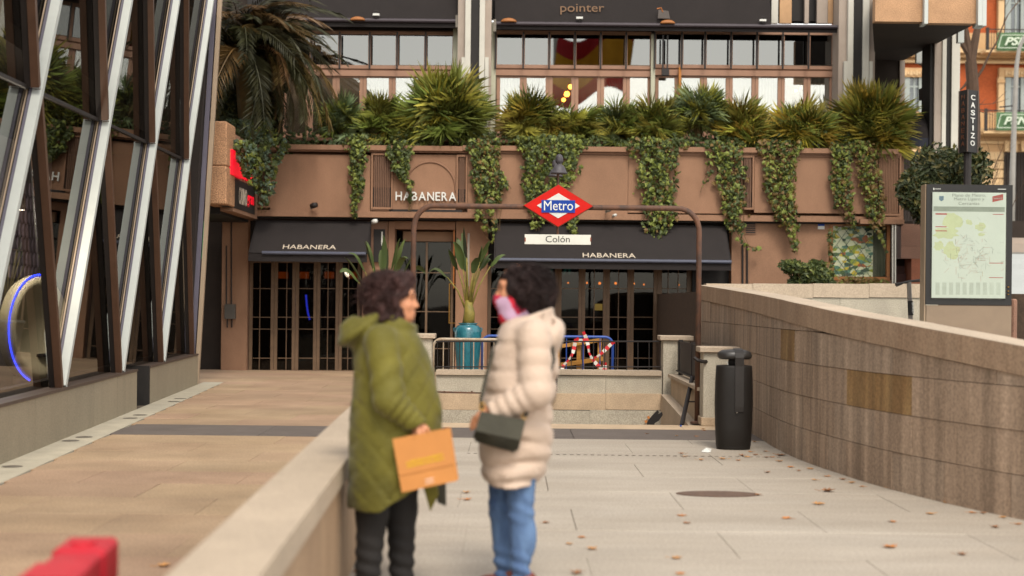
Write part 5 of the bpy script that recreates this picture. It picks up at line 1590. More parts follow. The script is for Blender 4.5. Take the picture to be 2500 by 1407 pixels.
# electric scooter
sc = thing('electric_scooter', 'grey electric scooter parked against the granite wall', 'scooter', P(2222, 835, 19.6))
YS = 19.6; m_sg = M('scooter_grey', '#77706a', .4, .1, 5, metal=.3)
zg = .625
top = P(2219, 688, YS); bot = Vector((P(2224, 790, YS).x + .02, YS, zg + .16))
MB().tube([top, bot], .032, 10).build('stem', m_sg, sc)
MB().tube([P(2222, 735, YS - .01), P(2223.5, 770, YS - .01)], .037, 10).build('sleeve', m_black, sc)
text('lettering', 'BIRD', None, None, m_wht, sc, .01, .002, basis=(P(2226, 739, YS - .047), P(2227, 766, YS - .047) - P(2226, 739, YS - .047), P(2230.5, 739, YS - .047) - P(2226, 739, YS - .047)))
hb1 = MB().tube([P(2187, 695, YS - .12), P(2204, 691, YS - .08), P(2220, 687, YS), P(2246, 685, YS + .05)], [.022, .014, .016, .022], 8).build('handlebar', m_dark, sc)
MB().tube([P(2188, 700, YS - .14), P(2203, 694, YS - .1)], .006, 5).build('brake_lever', m_dark, hb1)
MB().box((bot.x - .07, YS - .05, zg + .09), (bot.x + .07, YS + .95, zg + .14)).build('deck', m_dark, sc)
for yy in (YS - .12, YS + 1.05):
    MB().tube([(bot.x - .02, yy, zg + .11), (bot.x + .02, yy, zg + .11)], .11, 20).build('wheel', m_black, sc)
MB().tube([bot, (bot.x, YS - .12, zg + .11)], .03, 8).build('fork', m_sg, sc)
MB().tube([(bot.x + .07, YS + .5, zg + .1), (bot.x + .14, YS + .55, zg + .005)], .008, 5).build('kickstand', m_dark, sc)
# small red granite bollard
bo = tag(MB().cbox((P(2471, 800, 19.9).x, 19.9, .62), (P(2484, 800, 19.9).x, 20.15, P(2478, 730, 19.9).z), .02).build('granite_bollard', m_rg), 'small reddish granite block just right of the map stand', 'bollard')
# pale steps rising to the street
stp = struct(MB().box((P(2445, 700, 33).x, 22.0, .0), (18, 33.0, .6)).build('street_steps', M('step_pale', '#a9acab', .8, .06, 2, .05, 80, speck=.05)))
for k in range(15):
    MB().box((P(2445, 700, 21.6 + k * .74).x, 21.6 + k * .74, .6), (18, 21.6 + (k + 1) * .74 - .004, .78 + k * .135)).build('step', MATS['step_pale'], stp)
struct(MB().box((P(2290, 650, 32.75).x, 32.75, .0), (60, 140, 2.74)).build('upper_street', M('street_grey', '#7d7a74', .9, .1, 1)))
pb = thing('planter_box', 'dark street planter on a stone ledge right of the map stand', 'planter', P(2490, 595, 34))
part('ledge', (2440, 581, 2560, 595), 34, .8, m_colb, pb)
part('box', (2440, 540, 2560, 580.5), 34.1, .6, m_shade, pb)
struct(MB().box((P(2430, 600, 34).x, 33.9, 2.0), (P(2580, 600, 34).x, 35, P(2490, 595.5, 34).z)).build('street_kerb', m_colb))
# granite overhang with fins and soffit
ov = thing('granite_overhang', 'tan granite upper storey overhanging at the top right', 'building', P(2260, 60, 27))
YO = 27.0; m_og = M('overhang_granite', '#a5805f', .75, .16, 2.2, .1, 140, speck=.22, sscale=55)
part('panel', (2137, -80, 2257, 53), YO, .2, m_og, ov)
part('panel', (2267, -80, 2388, 57), YO, .2, m_og, ov)
for (a, b, y1) in [(2257.5, 2266.5, 58), (2388.5, 2399, 62), (2399.4, 2409, 63)]:
    part('fin', (a, -80, b, y1), YO - .12, .34, m_white, ov)
zs = P(2260, 55, YO).z
xr_ = P(2390, 55, YO).x
MB().hexa([Vector(v) for v in [(P(2137, 55, YO).x, YO + .21, zs + .02), (xr_, YO + .21, zs + .02), (xr_ - .25, 31.3, zs + .02), (P(2137, 55, 31.3).x, 31.3, zs + .02), (P(2137, 55, YO).x, YO + .21, zs + 1.2), (xr_, YO + .21, zs + 1.2), (xr_ - .25, 31.3, zs + 1.2), (P(2137, 55, 31.3).x, 31.3, zs + 1.2)]]).build('soffit', m_shade, ov)
for k in range(3):
    yy = 28.2 + k * 1.2; q = P(2300, 50, yy)
    MB().box((xr_ - .02 - .07 * k, yy, zs - .15), (xr_ + .1 - .07 * k, yy + .12, zs + 1)).build('fin', m_white, ov)
part('core_wall', (2137, 120, 2196, 700), 31.4, .5, m_shade, ov)
part('core_pier', (2196, 148, 2208, 420), 31.35, .4, m_colb, ov)
column([(2269, 2279, m_black, .1), (2280, 2299, m_colb, .04), (2299.2, 2309, m_colw, 0), (2309.2, 2322, m_black, .06), (2322.2, 2342, m_colw, 0)], 40, 640, 29.2, 'striped column under the granite overhang beside the black sign')
da = thing('dome_awning', 'dark rounded awning behind the rightmost palm', 'awning', P(2245, 350, 28.6))
mb = MB(); vs = []; n = 10; m = 14
c_ = P(2212, 350, 30.3); RX_, RZ = 90 * 30.3 / F, 74 * 30.3 / F
for i in range(n + 1):
    t = i / n * math.pi / 2
    for k in range(m + 1):
        a = k / m * math.pi
        vs.append(c_ + Vector((RX_ * math.cos(t) * math.cos(a), -1.0 * math.cos(t) * math.sin(a), RZ * math.sin(t))))
fs = [(i * (m + 1) + k, i * (m + 1) + k + 1, (i + 1) * (m + 1) + k + 1, (i + 1) * (m + 1) + k) for i in range(n) for k in range(m)]
mb.add(vs, fs); mb.build('canvas', m_fab, da, True)
mb = MB()
for k in range(m):
    a, b = vs[k], vs[k + 1]
    mb.add([a, b, b - Vector((0, 0, .18)), a - Vector((0, 0, .18))], [(0, 1, 2, 3)])
mb.build('valance', M('valance_navy', '#22242e', .8), da)
for q in (vs[0], vs[m]):
    MB().tube([q, Vector((q.x, q.y + .02, 1.6))], .03, 6).build('support', m_dark, da)
# black double sign on a post
bs = thing('black_box_sign', 'black box sign lettered CASTIZO downwards beside the striped column', 'sign', P(2366, 450, 26.0))
YB = 26.0
ca, cb, cc = P(2362, 300, YB - .18), P(2341, 300, YB + .06), P(2387.5, 300, YB + .02)
z0, z1 = P(2362, 373, YB).z, P(2362, 222, YB).z
cdd = cb + (cc - ca)
mb = MB(); mb.hexa([Vector((q.x, q.y, z0)) for q in (ca, cc, cdd, cb)] + [Vector((q.x, q.y, z1)) for q in (ca, cc, cdd, cb)]); mb.build('box', m_ms, bs)
for (q, w_) in ((ca, 0), (cb, 0), (cc, 0)):
    MB().tube([Vector((q.x, q.y, z0)), Vector((q.x, q.y, z1))], .012, 6).build('edge_trim', M('trim_brown', '#4a3a30', .5), bs)
def vtext(s, q0, q1, mat, fr0, fr1, top=.1, step=None):
    U = (q1 - q0); U.z = 0
    hgt = z1 - z0; n = len(s); st_ = hgt * .86 / n
    for i, ch in enumerate(s):
        zb = z1 - hgt * .06 - (i + 1) * st_
        w0, w1 = (fr0, fr1) if ch not in 'I' else (.45, .55)
        O = Vector((q0.x, q0.y, zb + st_ * .18)) + U * w0
        nrm = U.cross(Vector((0, 0, 1))).normalized()
        text('letter', ch, None, None, mat, bs, .01, .006, basis=(O + nrm * .003, U * (w1 - w0), Vector((0, 0, st_ * .68))))
vtext('CASTIZO', ca, cc, M('letter_white', '#e4e4e0'), .28, .68)
vtext('HABANERA', cb, ca, M('letter_rust', '#5a3420', .7), .3, .7)
MB().tube([Vector((P(2364, 400, YB).x, YB + .05, .6)), Vector((P(2364, 400, YB).x, YB + .05, z0 + .02))], .07, 8).build('post', m_dark, bs)
# ---------------- far brick building
YR = 75.0
fb = thing('brick_apartment_building', 'orange brick and cream stone apartment house far behind the overhang', 'building', P(2400, 640, YR))
m_brick = M('far_brick', '#9a4a22', .85, .12, .8, .1, 30, speck=.12, sscale=9)
m_crm = M('far_cream', '#b8946a', .8, .1, .6, speck=.04, sscale=5)
m_crm2 = M('far_cream_light', '#c4a57c', .8, .1, .6)
m_win = M('far_window_glass', '#4a5052', .15, .3, .5, spec=.8)
m_shut = M('far_shutter', '#8f9692', .6, .1, 3)
def fp(name, rect, dy, d, mat, parent=None):
    return part(name, rect, YR + dy, d, mat, parent or fb)
fp('wall', (2090, -160, 2900, 700), 0, 6, m_brick)
for (y0, y1) in [(-105, -40), (82, 156), (275, 352)]:
    fp('stone_band', (2090, y0, 2900, y1), -.12, .1, m_crm)
    fp('cornice', (2090, y0 + 38, 2900, y0 + 48), -.75, .74, m_crm2)
    fp('cornice_step', (2090, y0 + 48.5, 2900, y0 + 60), -.45, .42, m_crm)
    fp('string_course', (2090, y1 - 6, 2900, y1), -.3, .2, m_crm2)
fp('ground_floor', (2090, 352.5, 2900, 700), -.15, .12, m_crm)
for yy in (372, 394, 416, 438, 460, 482):
    fp('rustication', (2090, yy, 2900, yy + 19), -.25, .09, m_crm2)
cols_x = [2232, 2480, 2610, 2740]
def window(cx, y0, y1, hw):
    w = fp('window', (cx - hw - 14, y0 - 30, cx + hw + 14, y0 - 8), -.3, .28, m_crm)
    for sx in (-1, 1):
        fp('pilaster', (cx + sx * (hw + 9) - 7, y0 - 8, cx + sx * (hw + 9) + 7, y1), -.32, .3, m_crm2, w)
        fp('capital', (cx + sx * (hw + 9) - 9, y0 - 2, cx + sx * (hw + 9) + 9, y0 + 6), -.4, .075, m_crm, w)
    for k in range(7):
        xx = cx - hw + (k + .5) * 2 * hw / 7
        fp('relief', (xx - hw / 9, y0 - 24 + (k % 2) * 3, xx + hw / 9, y0 - 12 - (k % 2) * 2), -.36, .055, m_crm2, w)
    fp('pane', (cx - hw, y0 - 8, cx + hw, y1), -.06, .05, m_win, w)
    fp('frame', (cx - 2, y0 - 8, cx + 2, y1), -.1, .035, m_shut, w)
    fp('frame', (cx - hw, y0 + 14, cx + hw, y0 + 18), -.105, .03, m_shut, w)
    for sx in (-1, 1):
        sh = fp('shutter', (cx + sx * hw * .72 - hw * .26, y0 - 7, cx + sx * hw * .72 + hw * .26, y1 - 1), -.2, .05, m_shut, w)
for cx in cols_x:
    hw = 26 if cx != 2232 else 24
    for (y0, y1) in [(-8, 82), (196, 275)]:
        window(cx, y0, y1, hw)
    g_w = fp('ground_window', (cx - 30, 372, cx + 30, 560), -.27, .1, m_shade)
    for k in range(9):
        fp('window_bar', (cx - 28 + k * 7, 372, cx - 26.8 + k * 7, 560), -.4, .05, m_dark, g_w)
    for k in range(3):
        fp('keystone', (cx - 26 + k * 20, 344, cx - 16 + k * 20, 370), -.42, .16, m_crm2, g_w)
for i, (yb, x0) in enumerate([(125, 2408), (323, 2404)]):
    t = fp('balcony_slab', (x0 - 2, yb, 2900, yb + 5), -1.4, 1.35, m_crm2)
    fp('balcony_rail', (x0, yb - 52, 2900, yb - 49.5), -1.36, .05, m_dark, t)
    fp('balcony_rail', (x0, yb - 5, 2900, yb - 3.5), -1.36, .05, m_dark, t)
    for k in range(16):
        fp('baluster', (x0 + 6 + k * 6.2, yb - 49, x0 + 7.2 + k * 6.2, yb - 5), -1.35, .03, m_dark, t)
    fp('newel', (x0, yb - 58, x0 + 7, yb), -1.38, .1, m_dark, t)
m_ban2 = M('banner_green', '#4d6a48', .8, .12, 1.2)
for i, (x0, y0, x1, y1) in enumerate([(2434, 80, 2540, 124), (2432, 274, 2538, 319)]):
    t = thing('green_banner', ['green banner lettered PSN on the upper balcony', 'green banner lettered PSN on the lower balcony'][i], 'banner', P((x0 + x1) / 2, y1, YR - 1.5), 'green banners on the far balconies')
    mb = MB(); vs = []; n = 12
    for k in range(n + 1):
        for (yy, top) in ((y0, 1), (y1, 0)):
            p = P(x0 + (x1 - x0) * k / n + (0 if top else -2), yy, YR - 1.5); vs.append((p.x, p.y + .06 * math.sin(k * 1.3 + yy), p.z))
    mb.add(vs, [(2 * k, 2 * k + 1, 2 * k + 3, 2 * k + 2) for k in range(n)]); mb.build('cloth', m_ban2, t, True)
    m_bl = M('banner_letter', '#b9c4b0', .8)
    text('lettering', 'PSN', (x0 + 18, y0 + 11, x0 + 82, y0 + 31), YR - 1.62, m_bl, t, .03, .03, shear=.35)
    for (a, b) in [((x0 + 12, y0 + 6), (x0 + 95, y0 + 6)), ((x0 + 12, y0 + 6), (x0 + 3, y1 - 7)), ((x0 + 3, y1 - 7), (x0 + 90, y1 - 7))]:
        MB().tube([P(*a, YR - 1.62), P(*b, YR - 1.62)], .025, 4).build('outline', m_bl, t)
# street lamp
slm = thing('street_lamp', 'tall grey street lamp with curved top at the right edge', 'street lamp', P(2474, 620, 50))
MB().tube([Vector((P(2470, 450, 50).x, 50, 2.74)), P(2472, 420, 50), P(2477, 270, 50), P(2482, 160, 50), P(2488, 120, 50), P(2500, 92, 50), P(2530, 80, 50)], [.12, .1, .085, .075, .07, .06, .05], 10).build('pole', M('lamp_grey', '#8a8680', .5, .1, 3), slm, True)
MB().tube([P(2440, 262, 50), P(2478, 258, 50)], .025, 5).build('bracket', m_dark, slm)
MB().box((P(2522, 80, 50).x, 49.8, P(2522, 84, 50).z), (P(2560, 80, 50).x, 50.2, P(2522, 76, 50).z)).build('lantern', m_dark, slm)
# bare trees
m_bark = M('bark', '#4a382b', .9, .2, 6, .5, 20)
def branch(mb, p, d, L, rad, lev, r):
    pts = [p]; q = p.copy(); dd = d.copy()
    for k in range(4):
        dd = (dd + Vector((r.uniform(-.16, .16), r.uniform(-.16, .16), r.uniform(-.03, .13)))).normalized()
        q = q + dd * L / 4; pts.append(q.copy())
    mb.tube(pts, [rad * (1 - .11 * k) for k in range(5)], 6 if lev > 1 else 4)
    if lev > 0:
        for k in range(r.choice([2, 3])):
            i = r.choice([2, 3, 4, 4])
            nd = (dd + Vector((r.uniform(-.8, .8), r.uniform(-.6, .6), r.uniform(.0, .5)))).normalized()
            branch(mb, pts[i], nd, L * r.uniform(.55, .8), rad * .55, lev - 1, r)
bt = thing('bare_tree', 'bare dark tree with forked limbs behind the black sign', 'tree', Vector((P(2372, 225, 38).x, 38, 2.74)))
p0 = Vector((P(2374, 240, 38).x, 38, 2.74))
MB().tube([p0, P(2376, 300, 38), P(2374, 200, 38), P(2370, 150, 38)], [.22, .19, .16, .15], 10).build('trunk', m_bark, bt)
for k, (a, b, c_, r0) in enumerate([((2370, 155), (2363, 110), (2356, 60), .11), ((2371, 150), (2382, 90), (2392, 40), .12), ((2374, 205), (2398, 170), (2418, 128), .045), ((2368, 190), (2355, 210), (2346, 218), .04), ((2364, 130), (2352, 112), (2344, 100), .09), ((2240, 150), (2262, 165), (2274, 182), .06)]):
    mb = MB(); r = random.Random(k)
    mb.tube([P(*a, 38), P(*b, 38), P(*c_, 38)], [r0, r0 * .85, r0 * .6], 7)
    branch(mb, P(*c_, 38), (P(*c_, 38) - P(*b, 38)).normalized(), 1.2, r0 * .55, 2, r)
    mb.build('limb', m_bark, bt)
sp_ = thing('bare_sapling', 'leafless thin-twigged sapling above the map stand', 'tree', Vector((P(2405, 450, 32).x, 33.2, 2.74)))
mb = MB(); r = random.Random(8)
for k in range(7):
    branch(mb, Vector((P(2408, 455, 33.2).x + r.uniform(-.1, .1), 33.2, 2.74)), Vector((r.uniform(-.35, .35), r.uniform(-.2, .2), 1)).normalized(), 1.1, .018, 3, r)
mb.build('twigs', m_bark, sp_)
bx_ = thing('hanging_speaker', 'dark box hanging on a cable under the overhang', 'speaker', P(2258, 242, 30))
part('case', (2250, 215, 2266, 243), 30, .2, m_dark, bx_)
MB().tube([P(2262, 243, 30.1), P(2263, 262, 30.1), P(2264, 300, 30.1)], .012, 5).build('cable', m_dark, bx_)
part('arm', (2258, 208, 2262, 214.5), 30.05, .1, m_dark, bx_)
MB().tube([P(2260, 208, 30.1), Vector((P(2260, 100, 30.1).x, 30.1, zs))], .012, 5).build('hanger', m_dark, bx_)
# flag that shows as a reflection in the upper windows
fl = thing('large_flag', 'large red and yellow flag on a mast, mirrored in the upper windows', 'flag', (2.9, -40, 0))
MB().tube([(2.9, -40, 0), (2.9, -40, 26)], [.22, .12], 10).build('mast', m_white, fl)
Dv = 31 + 71.0
def FV(px, py):
    q = P(px, py, Dv); return q.x, q.z
for (a, b, mat) in [(0, .27, m_tr), (.27, .73, M('flag_yellow', '#c08a1c', .8, .1, 2)), (.73, 1, M('flag_red', '#a01c22', .8, .1, 2))]:
    mb = MB(); vs = []; n = 30
    mat = MATS['flag_red'] if mat is m_tr and 'flag_red' in MATS else (mat if mat is not m_tr else M('flag_red', '#a01c22', .8, .1, 2))
    for k in range(n + 1):
        t = k / n
        for f_ in (a, b):
            x, z = FV(1362 + 190 * t - 20 * f_ , 92 + 165 * f_ + 34 * math.sin(t * 5.5 + .4) * (1 - .3 * f_) - 18)
            vs.append((x, -40 + .7 * math.sin(t * 9 + f_ * 2), z))
    mb.add(vs, [(2 * k, 2 * k + 1, 2 * k + 3, 2 * k + 2) for k in range(n)]); mb.build('stripe', mat, fl, True)
# interior glow of the restaurant: bulbs, teal frames
for k, (px, py, rr) in enumerate([(1347, 691, 2.5), (1387, 691, 2), (1433, 691, 2.5), (1464, 692, 3.4), (1503, 692, 3.2), (1547, 693, 3), (1572, 695, 2), (1658, 696, 1.8)]):
    tag(ball('string_bulb', px, py, YD + 2.6, rr, m_bulb, None), ['first', 'second', 'third', 'fourth', 'fifth', 'sixth', 'seventh', 'eighth'][k] + ' warm bulb from the left in the row behind the right folding doors', 'lamp', 'row of warm bulbs behind the right doors')
for k, (x0, x1) in enumerate([(679, 700), (729, 751), (792, 813), (848, 872)]):
    t = thing('amber_wall_lamp', ['leftmost amber lamp behind the left folding doors', 'second amber lamp from the left behind the folding doors', 'third amber lamp from the left behind the folding doors', 'rightmost amber lamp behind the left folding doors'][k], 'lamp', P((x0 + x1) / 2, 682, YD + 1.2), 'amber lamps behind the left doors')
    part('shade', (x0, 664, x1, 680), YD + 1.2, .2, M('amber_glow', '#a3501c', .5, .25, 6, emit=.8), t)
    MB().tube([P((x0 + x1) / 2, 664, YD + 1.3), P((x0 + x1) / 2, 560, YD + 1.3)], .01, 5).build('cord', m_dark, t)
nb = thing('blue_neon_tube', 'curved blue neon tube seen through the left folding doors', 'neon light', P(752, 782, YD + 1.5))
MB().tube([P(747, 720, YD + 1.5), P(749, 745, YD + 1.5), P(752, 765, YD + 1.5), P(756, 781, YD + 1.5)], .022, 6).build('tube', m_led, nb)
part('mount', (745, 715, 749, 719), YD + 1.55, .1, m_dark, nb)
tf = thing('teal_frame', 'teal glowing frame hanging inside behind the right folding doors', 'decoration', P(1388, 670, YD + 2))
m_teal = M('teal_glow', '#2a9a9c', .5, .1, 5, emit=.35)  # emission put into the teal, so the bars glow without a lamp
for (a, b) in [((1376, 671), (1384, 649)), ((1384, 649), (1402, 649)), ((1390, 670), (1391, 650)), ((1346, 648), (1347, 670))]:
    MB().tube([P(*a, YD + 2), P(*b, YD + 2)], .022, 5).build('bar', m_teal, tf)
bc_ = thing('bar_counter', 'long dark bar counter inside behind the right folding doors', 'counter', P(1440, 900, YD + 3))
part('front', (1200, 800, 1690, 905), YD + 3, .5, m_int, bc_)
part('top', (1195, 793, 1695, 799.5), YD + 2.9, .7, M('counter_top', '#6a4a34', .4), bc_)
nt_ = tag(part('paper_notice', (1452, 742, 1471, 758), YD + .03, .006, M('notice_yellow', '#8f7a35', .7), None), 'small yellow notice stuck inside the second right-hand folding door', 'notice')

# ================================================================== red plastic barrier in the foreground
rbx = thing('red_plastic_barrier', 'red plastic road barrier at the bottom left corner', 'barrier', (-1.35, 4.3, 0))
m_rp = M('red_plastic', '#b01c2a', .5, .12, 3, .08, 40, spec=.4)
e0 = P(226, 1312, 4.75); e1 = P(104, 1388, 4.05)
ax_ = Vector((e1.x - e0.x, e1.y - e0.y, 0)); Lb = ax_.length; ax_.normalize(); sd2 = Vector((-ax_.y, ax_.x, 0))
ztop = e0.z
profl = [(-.25, 0), (-.25, .1), (-.12, .34), (-.085, .40), (-.065, ztop - .16), (-.085, ztop - .13), (-.085, ztop - .015), (-.07, ztop), (.07, ztop), (.085, ztop - .015), (.085, ztop - .13), (.065, ztop - .16), (.085, .40), (.12, .34), (.25, .1), (.25, 0)]
o0 = Vector((e0.x, e0.y, 0)); 
mb = MB(); vs = []; segs_ = [(0, 1), (.03, 1.0), (.30, 1.0), (.34, .86), (.62, .86), (.66, 1.0), (1.0, 1.0)]
for (s_, k_) in segs_:
    for (a, z) in profl:
        vs.append(o0 + ax_ * (s_ * Lb) + sd2 * a * k_ + Vector((0, 0, z * (1 if k_ == 1 else .985))))
n = len(profl)
fs = [tuple(range(n)), tuple((len(segs_) - 1) * n + k for k in range(n - 1, -1, -1))]
for i in range(len(segs_) - 1):
    for k in range(n):
        fs.append((i * n + k, (i + 1) * n + k, (i + 1) * n + (k + 1) % n, i * n + (k + 1) % n))
mb.add(vs, fs); mb.build('body', m_rp, rbx)
q = o0 + ax_ * .2 * Lb + Vector((0, 0, ztop))
MB().lathe([(.0, .0), (.04, 0), (.04, .012), (.0, .014)], q, 16).build('filler_cap', m_rp, rbx)

# ================================================================== fallen leaves and scraps
m_lf = [M('dry_leaf_tan', '#b5834f', .8, .2, 20), M('dry_leaf_orange', '#b0713a', .8, .2, 20), M('dry_leaf_brown', '#8a6040', .8, .2, 20)]
LS = [(0, -.5), (.12, -.2), (.42, -.25), (.3, .0), (.55, .2), (.22, .2), (.1, .55), (0, .3), (-.1, .55), (-.25, .2), (-.55, .15), (-.3, -.02), (-.4, -.28), (-.12, -.2)]
def leafmesh(k):
    r = random.Random(k); mb = MB(); n = len(LS); vs = []
    cx, cy = r.uniform(-.8, .8), r.uniform(-.8, .8)
    for (x, y) in LS:
        vs.append((x, y, .12 * abs(x) * (1 + cx) + .1 * abs(y) * (1 + cy) + r.uniform(0, .06)))
    vs.append((0, 0, .01))
    mb.add(vs, [(i, (i + 1) % n, n) for i in range(n)])
    mb.tube([(0, -.45, .03), (.03, -.85, .09)], .015, 4)
    return mb.mesh('dry_leaf', m_lf[k % 3], False)
lm = [leafmesh(k) for k in range(9)]
LV = [(1711, 1124), (1802, 1125), (1812, 1114), (1825, 1117), (1833, 1104), (1845, 1112), (1843, 1080), (1870, 1103), (1907, 1113), (1902, 1128), (1931, 1142), (1950, 1151), (1978, 1146), (2019, 1164), (2058, 1172), (2079, 1180), (2105, 1189), (2145, 1184), (2178, 1194), (2190, 1197), (2021, 1201), (1998, 1232), (1921, 1267), (1851, 1210), (2312, 1229), (2374, 1253), (2400, 1254), (2449, 1265), (2484, 1281), (2429, 1289), (2272, 1256), (2178, 1275), (1664, 1109), (1672, 1116), (1664, 1260), (1677, 1279), (1446, 1342), (2172, 1337), (1409, 1402), (1650, 1364), (1660, 1402), (2348, 1355), (398, 1384), (884, 1374), (876, 1398), (1139, 1204), (1139, 1221), (1332, 1278), (1391, 1329), (1885, 1117), (1872, 1118), (1765, 1122), (1700, 1066), (1580, 1060), (1652, 1065), (1718, 1052), (1873, 1155), (1990, 1173), (1420, 1313), (2040, 1152), (1716, 1048)]
for i, (x, y) in enumerate(LV):
    c_ = G(x, y); big = (x, y) in [(2021, 1201), (1998, 1232), (1907, 1113), (2172, 1337), (1409, 1402), (1921, 1267)]
    o = link('dry_leaf', lm[i % 9])
    o.location = (c_.x, c_.y, .002); o.rotation_euler = (0, 0, rng.uniform(0, 6.28))
    s_ = rng.uniform(.055, .085) * (1.5 if big else 1) * (.8 if c_.y > 14 else 1); o.scale = (s_, s_, s_ * 1.3)
    if x < 450: lab = 'dry leaf lying alone on the brown paving left of the parapet'
    elif x < 900: lab = 'dry leaf at the foot of the parapet behind the woman in green'
    elif x < 1480: lab = 'dry leaf scattered on the grey paving near the two women'
    elif y < 1070: lab = 'dry leaf lying on the dark paving band by the stairs'
    elif y < 1135: lab = 'dry leaf among those gathered round the foot of the litter bin'
    elif (x, y) == (2021, 1201): lab = 'big curled pale leaf in the open right of the manhole cover'
    elif (x, y) == (1998, 1232): lab = 'big flat leaf just below the curled pale leaf'
    elif (x, y) == (1921, 1267): lab = 'dark curled leaf in the middle of the grey paving'
    elif (x, y) == (1851, 1210): lab = 'small leaf touching the right end of the manhole cover'
    elif c_.x > wp(np.interp(c_.y, WY[::-1], from_s[::-1]))[0].x - .5: lab = 'dry leaf lying along the foot of the curved wall'
    else: lab = 'dry leaf lying on the open grey paving at the lower right'
    tag(o, lab, 'leaf', 'fallen dry leaves')
for (x, y) in [(1583, 1020), (1577, 1030)]:
    o = link('dry_leaf', lm[1]); p = P(x, y, 20.55); o.location = p; o.rotation_euler = (1.3, .4, .2); o.scale = (.06,) * 3
    tag(o, 'orange leaf caught on the stairwell wall beside the black handrail end', 'leaf', 'fallen dry leaves')
sp2 = thing('paper_scrap', 'crumpled white paper scrap on the paving left of the litter bin', 'litter', G(1724, 1103))
c_ = G(1724, 1104)
mb = MB(); mb.add([c_ + Vector(v) for v in [(-.05, -.03, .004), (.04, -.04, .004), (.055, .03, .03), (-.035, .04, .015), (0, 0, .045), (.01, -.05, .002)]], [(0, 1, 4), (1, 2, 4), (2, 3, 4), (3, 0, 4), (0, 5, 1)]); mb.build('paper', m_wht, sp2)
bl_ = tag(MB().cbox(tuple(G(1662, 1042) + Vector((-.012, -.012, .001))), tuple(G(1662, 1042) + Vector((.012, .012, .02))), .004).build('bottle_cap_litter', m_bb), 'tiny blue bottle cap on the paving edge by the stairs', 'litter')
# ================================================================== the two women
m_skin = M('skin', '#c08563', .5, .06, 6, trans=.15, spec=.35)
m_lip = M('lips', '#9a4a42', .45, .05, 10)
m_eye = M('eye_dark', '#1c1512', .3, .05, 10)
m_hair1 = M('hair_auburn', '#3d2420', .75, .3, 14, .9, 70, col2='#241513', spec=.3)
m_hair2 = M('hair_dark', '#281a18', .8, .35, 14, .9, 70, col2='#180f0e', spec=.25)
m_green = M('coat_green', '#67601f', .68, .14, 3, .5, 38, sheen=.1, col2='#4e4918', spec=.25, speck=.06, sscale=260)
m_lining = M('coat_trim', '#2d2a20', .8, .1, 8)
m_beige = M('puffer_beige', '#c0ac9c', .66, .10, 3, .5, 42, sheen=.1, col2='#b09a88', spec=.25, speck=.05, sscale=260)
m_trs = M('black_trousers', '#1d1a19', .85, .15, 8, .2, 60)
m_jean = M('jeans_blue', '#5d789c', .85, .25, 4, .35, 60, col2='#3a5076', stretch=(3, 3, .9), speck=.08, sscale=300)
m_shoe = M('shoe_black', '#1a1615', .5, .1, 8)
m_shoe2 = M('shoe_red_brown', '#6a2f20', .5, .15, 8)

def head_sdf(X, Y, Z, s, c, k=.03):
    """skin of a head facing s*X (profile to the camera); c = head centre at eye level"""
    cx, cy, cz = c
    x = lambda a: cx + s * a
    d = ell(X, Y, Z, (x(-.012), cy, cz + .028), (.094, .073, .098))                 # cranium
    d = smin(d, ell(X, Y, Z, (x(.032), cy, cz - .045), (.058, .056, .082)), .03)     # face
    d = smin(d, ell(X, Y, Z, (x(.058), cy, cz - .102), (.026, .028, .022)), .025)    # chin
    d = smin(d, ell(X, Y, Z, (x(.02), cy, cz - .088), (.052, .050, .030)), .03)      # jaw
    d = smin(d, ell(X, Y, Z, (x(.078), cy, cz + .018), (.016, .046, .012)), .02)     # brow
    q, _ = cap(X, Y, Z, (x(.084), cy, cz - .002), (x(.105), cy, cz - .040), .008, .011)
    d = smin(d, q, .014)                                                            # nose
    for sy in (-1, 1):
        d = smin(d, ell(X, Y, Z, (x(.097), cy + sy * .013, cz - .043), (.011, .009, .009)), .008)
        d = smin(d, ell(X, Y, Z, (x(.060), cy + sy * .040, cz - .040), (.020, .018, .018)), .02)   # cheeks
        e_ = ell(X, Y, Z, (x(.083), cy + sy * .032, cz - .002), (.014, .017, .010))
        d = -smin(-d, e_, .010)                                                     # eye sockets
        d = smin(d, ell(X, Y, Z, (x(.072), cy + sy * .030, cz - .003), (.012, .012, .011)), .005)
        d = smin(d, ell(X, Y, Z, (x(-.012), cy + sy * .076, cz - .015), (.016, .008, .030)), .006)  # ears
    d = smin(d, ell(X, Y, Z, (x(.088), cy, cz - .070), (.010, .022, .006)), .006)    # lips
    d = smin(d, ell(X, Y, Z, (x(.086), cy, cz - .081), (.010, .019, .006)), .006)
    return d
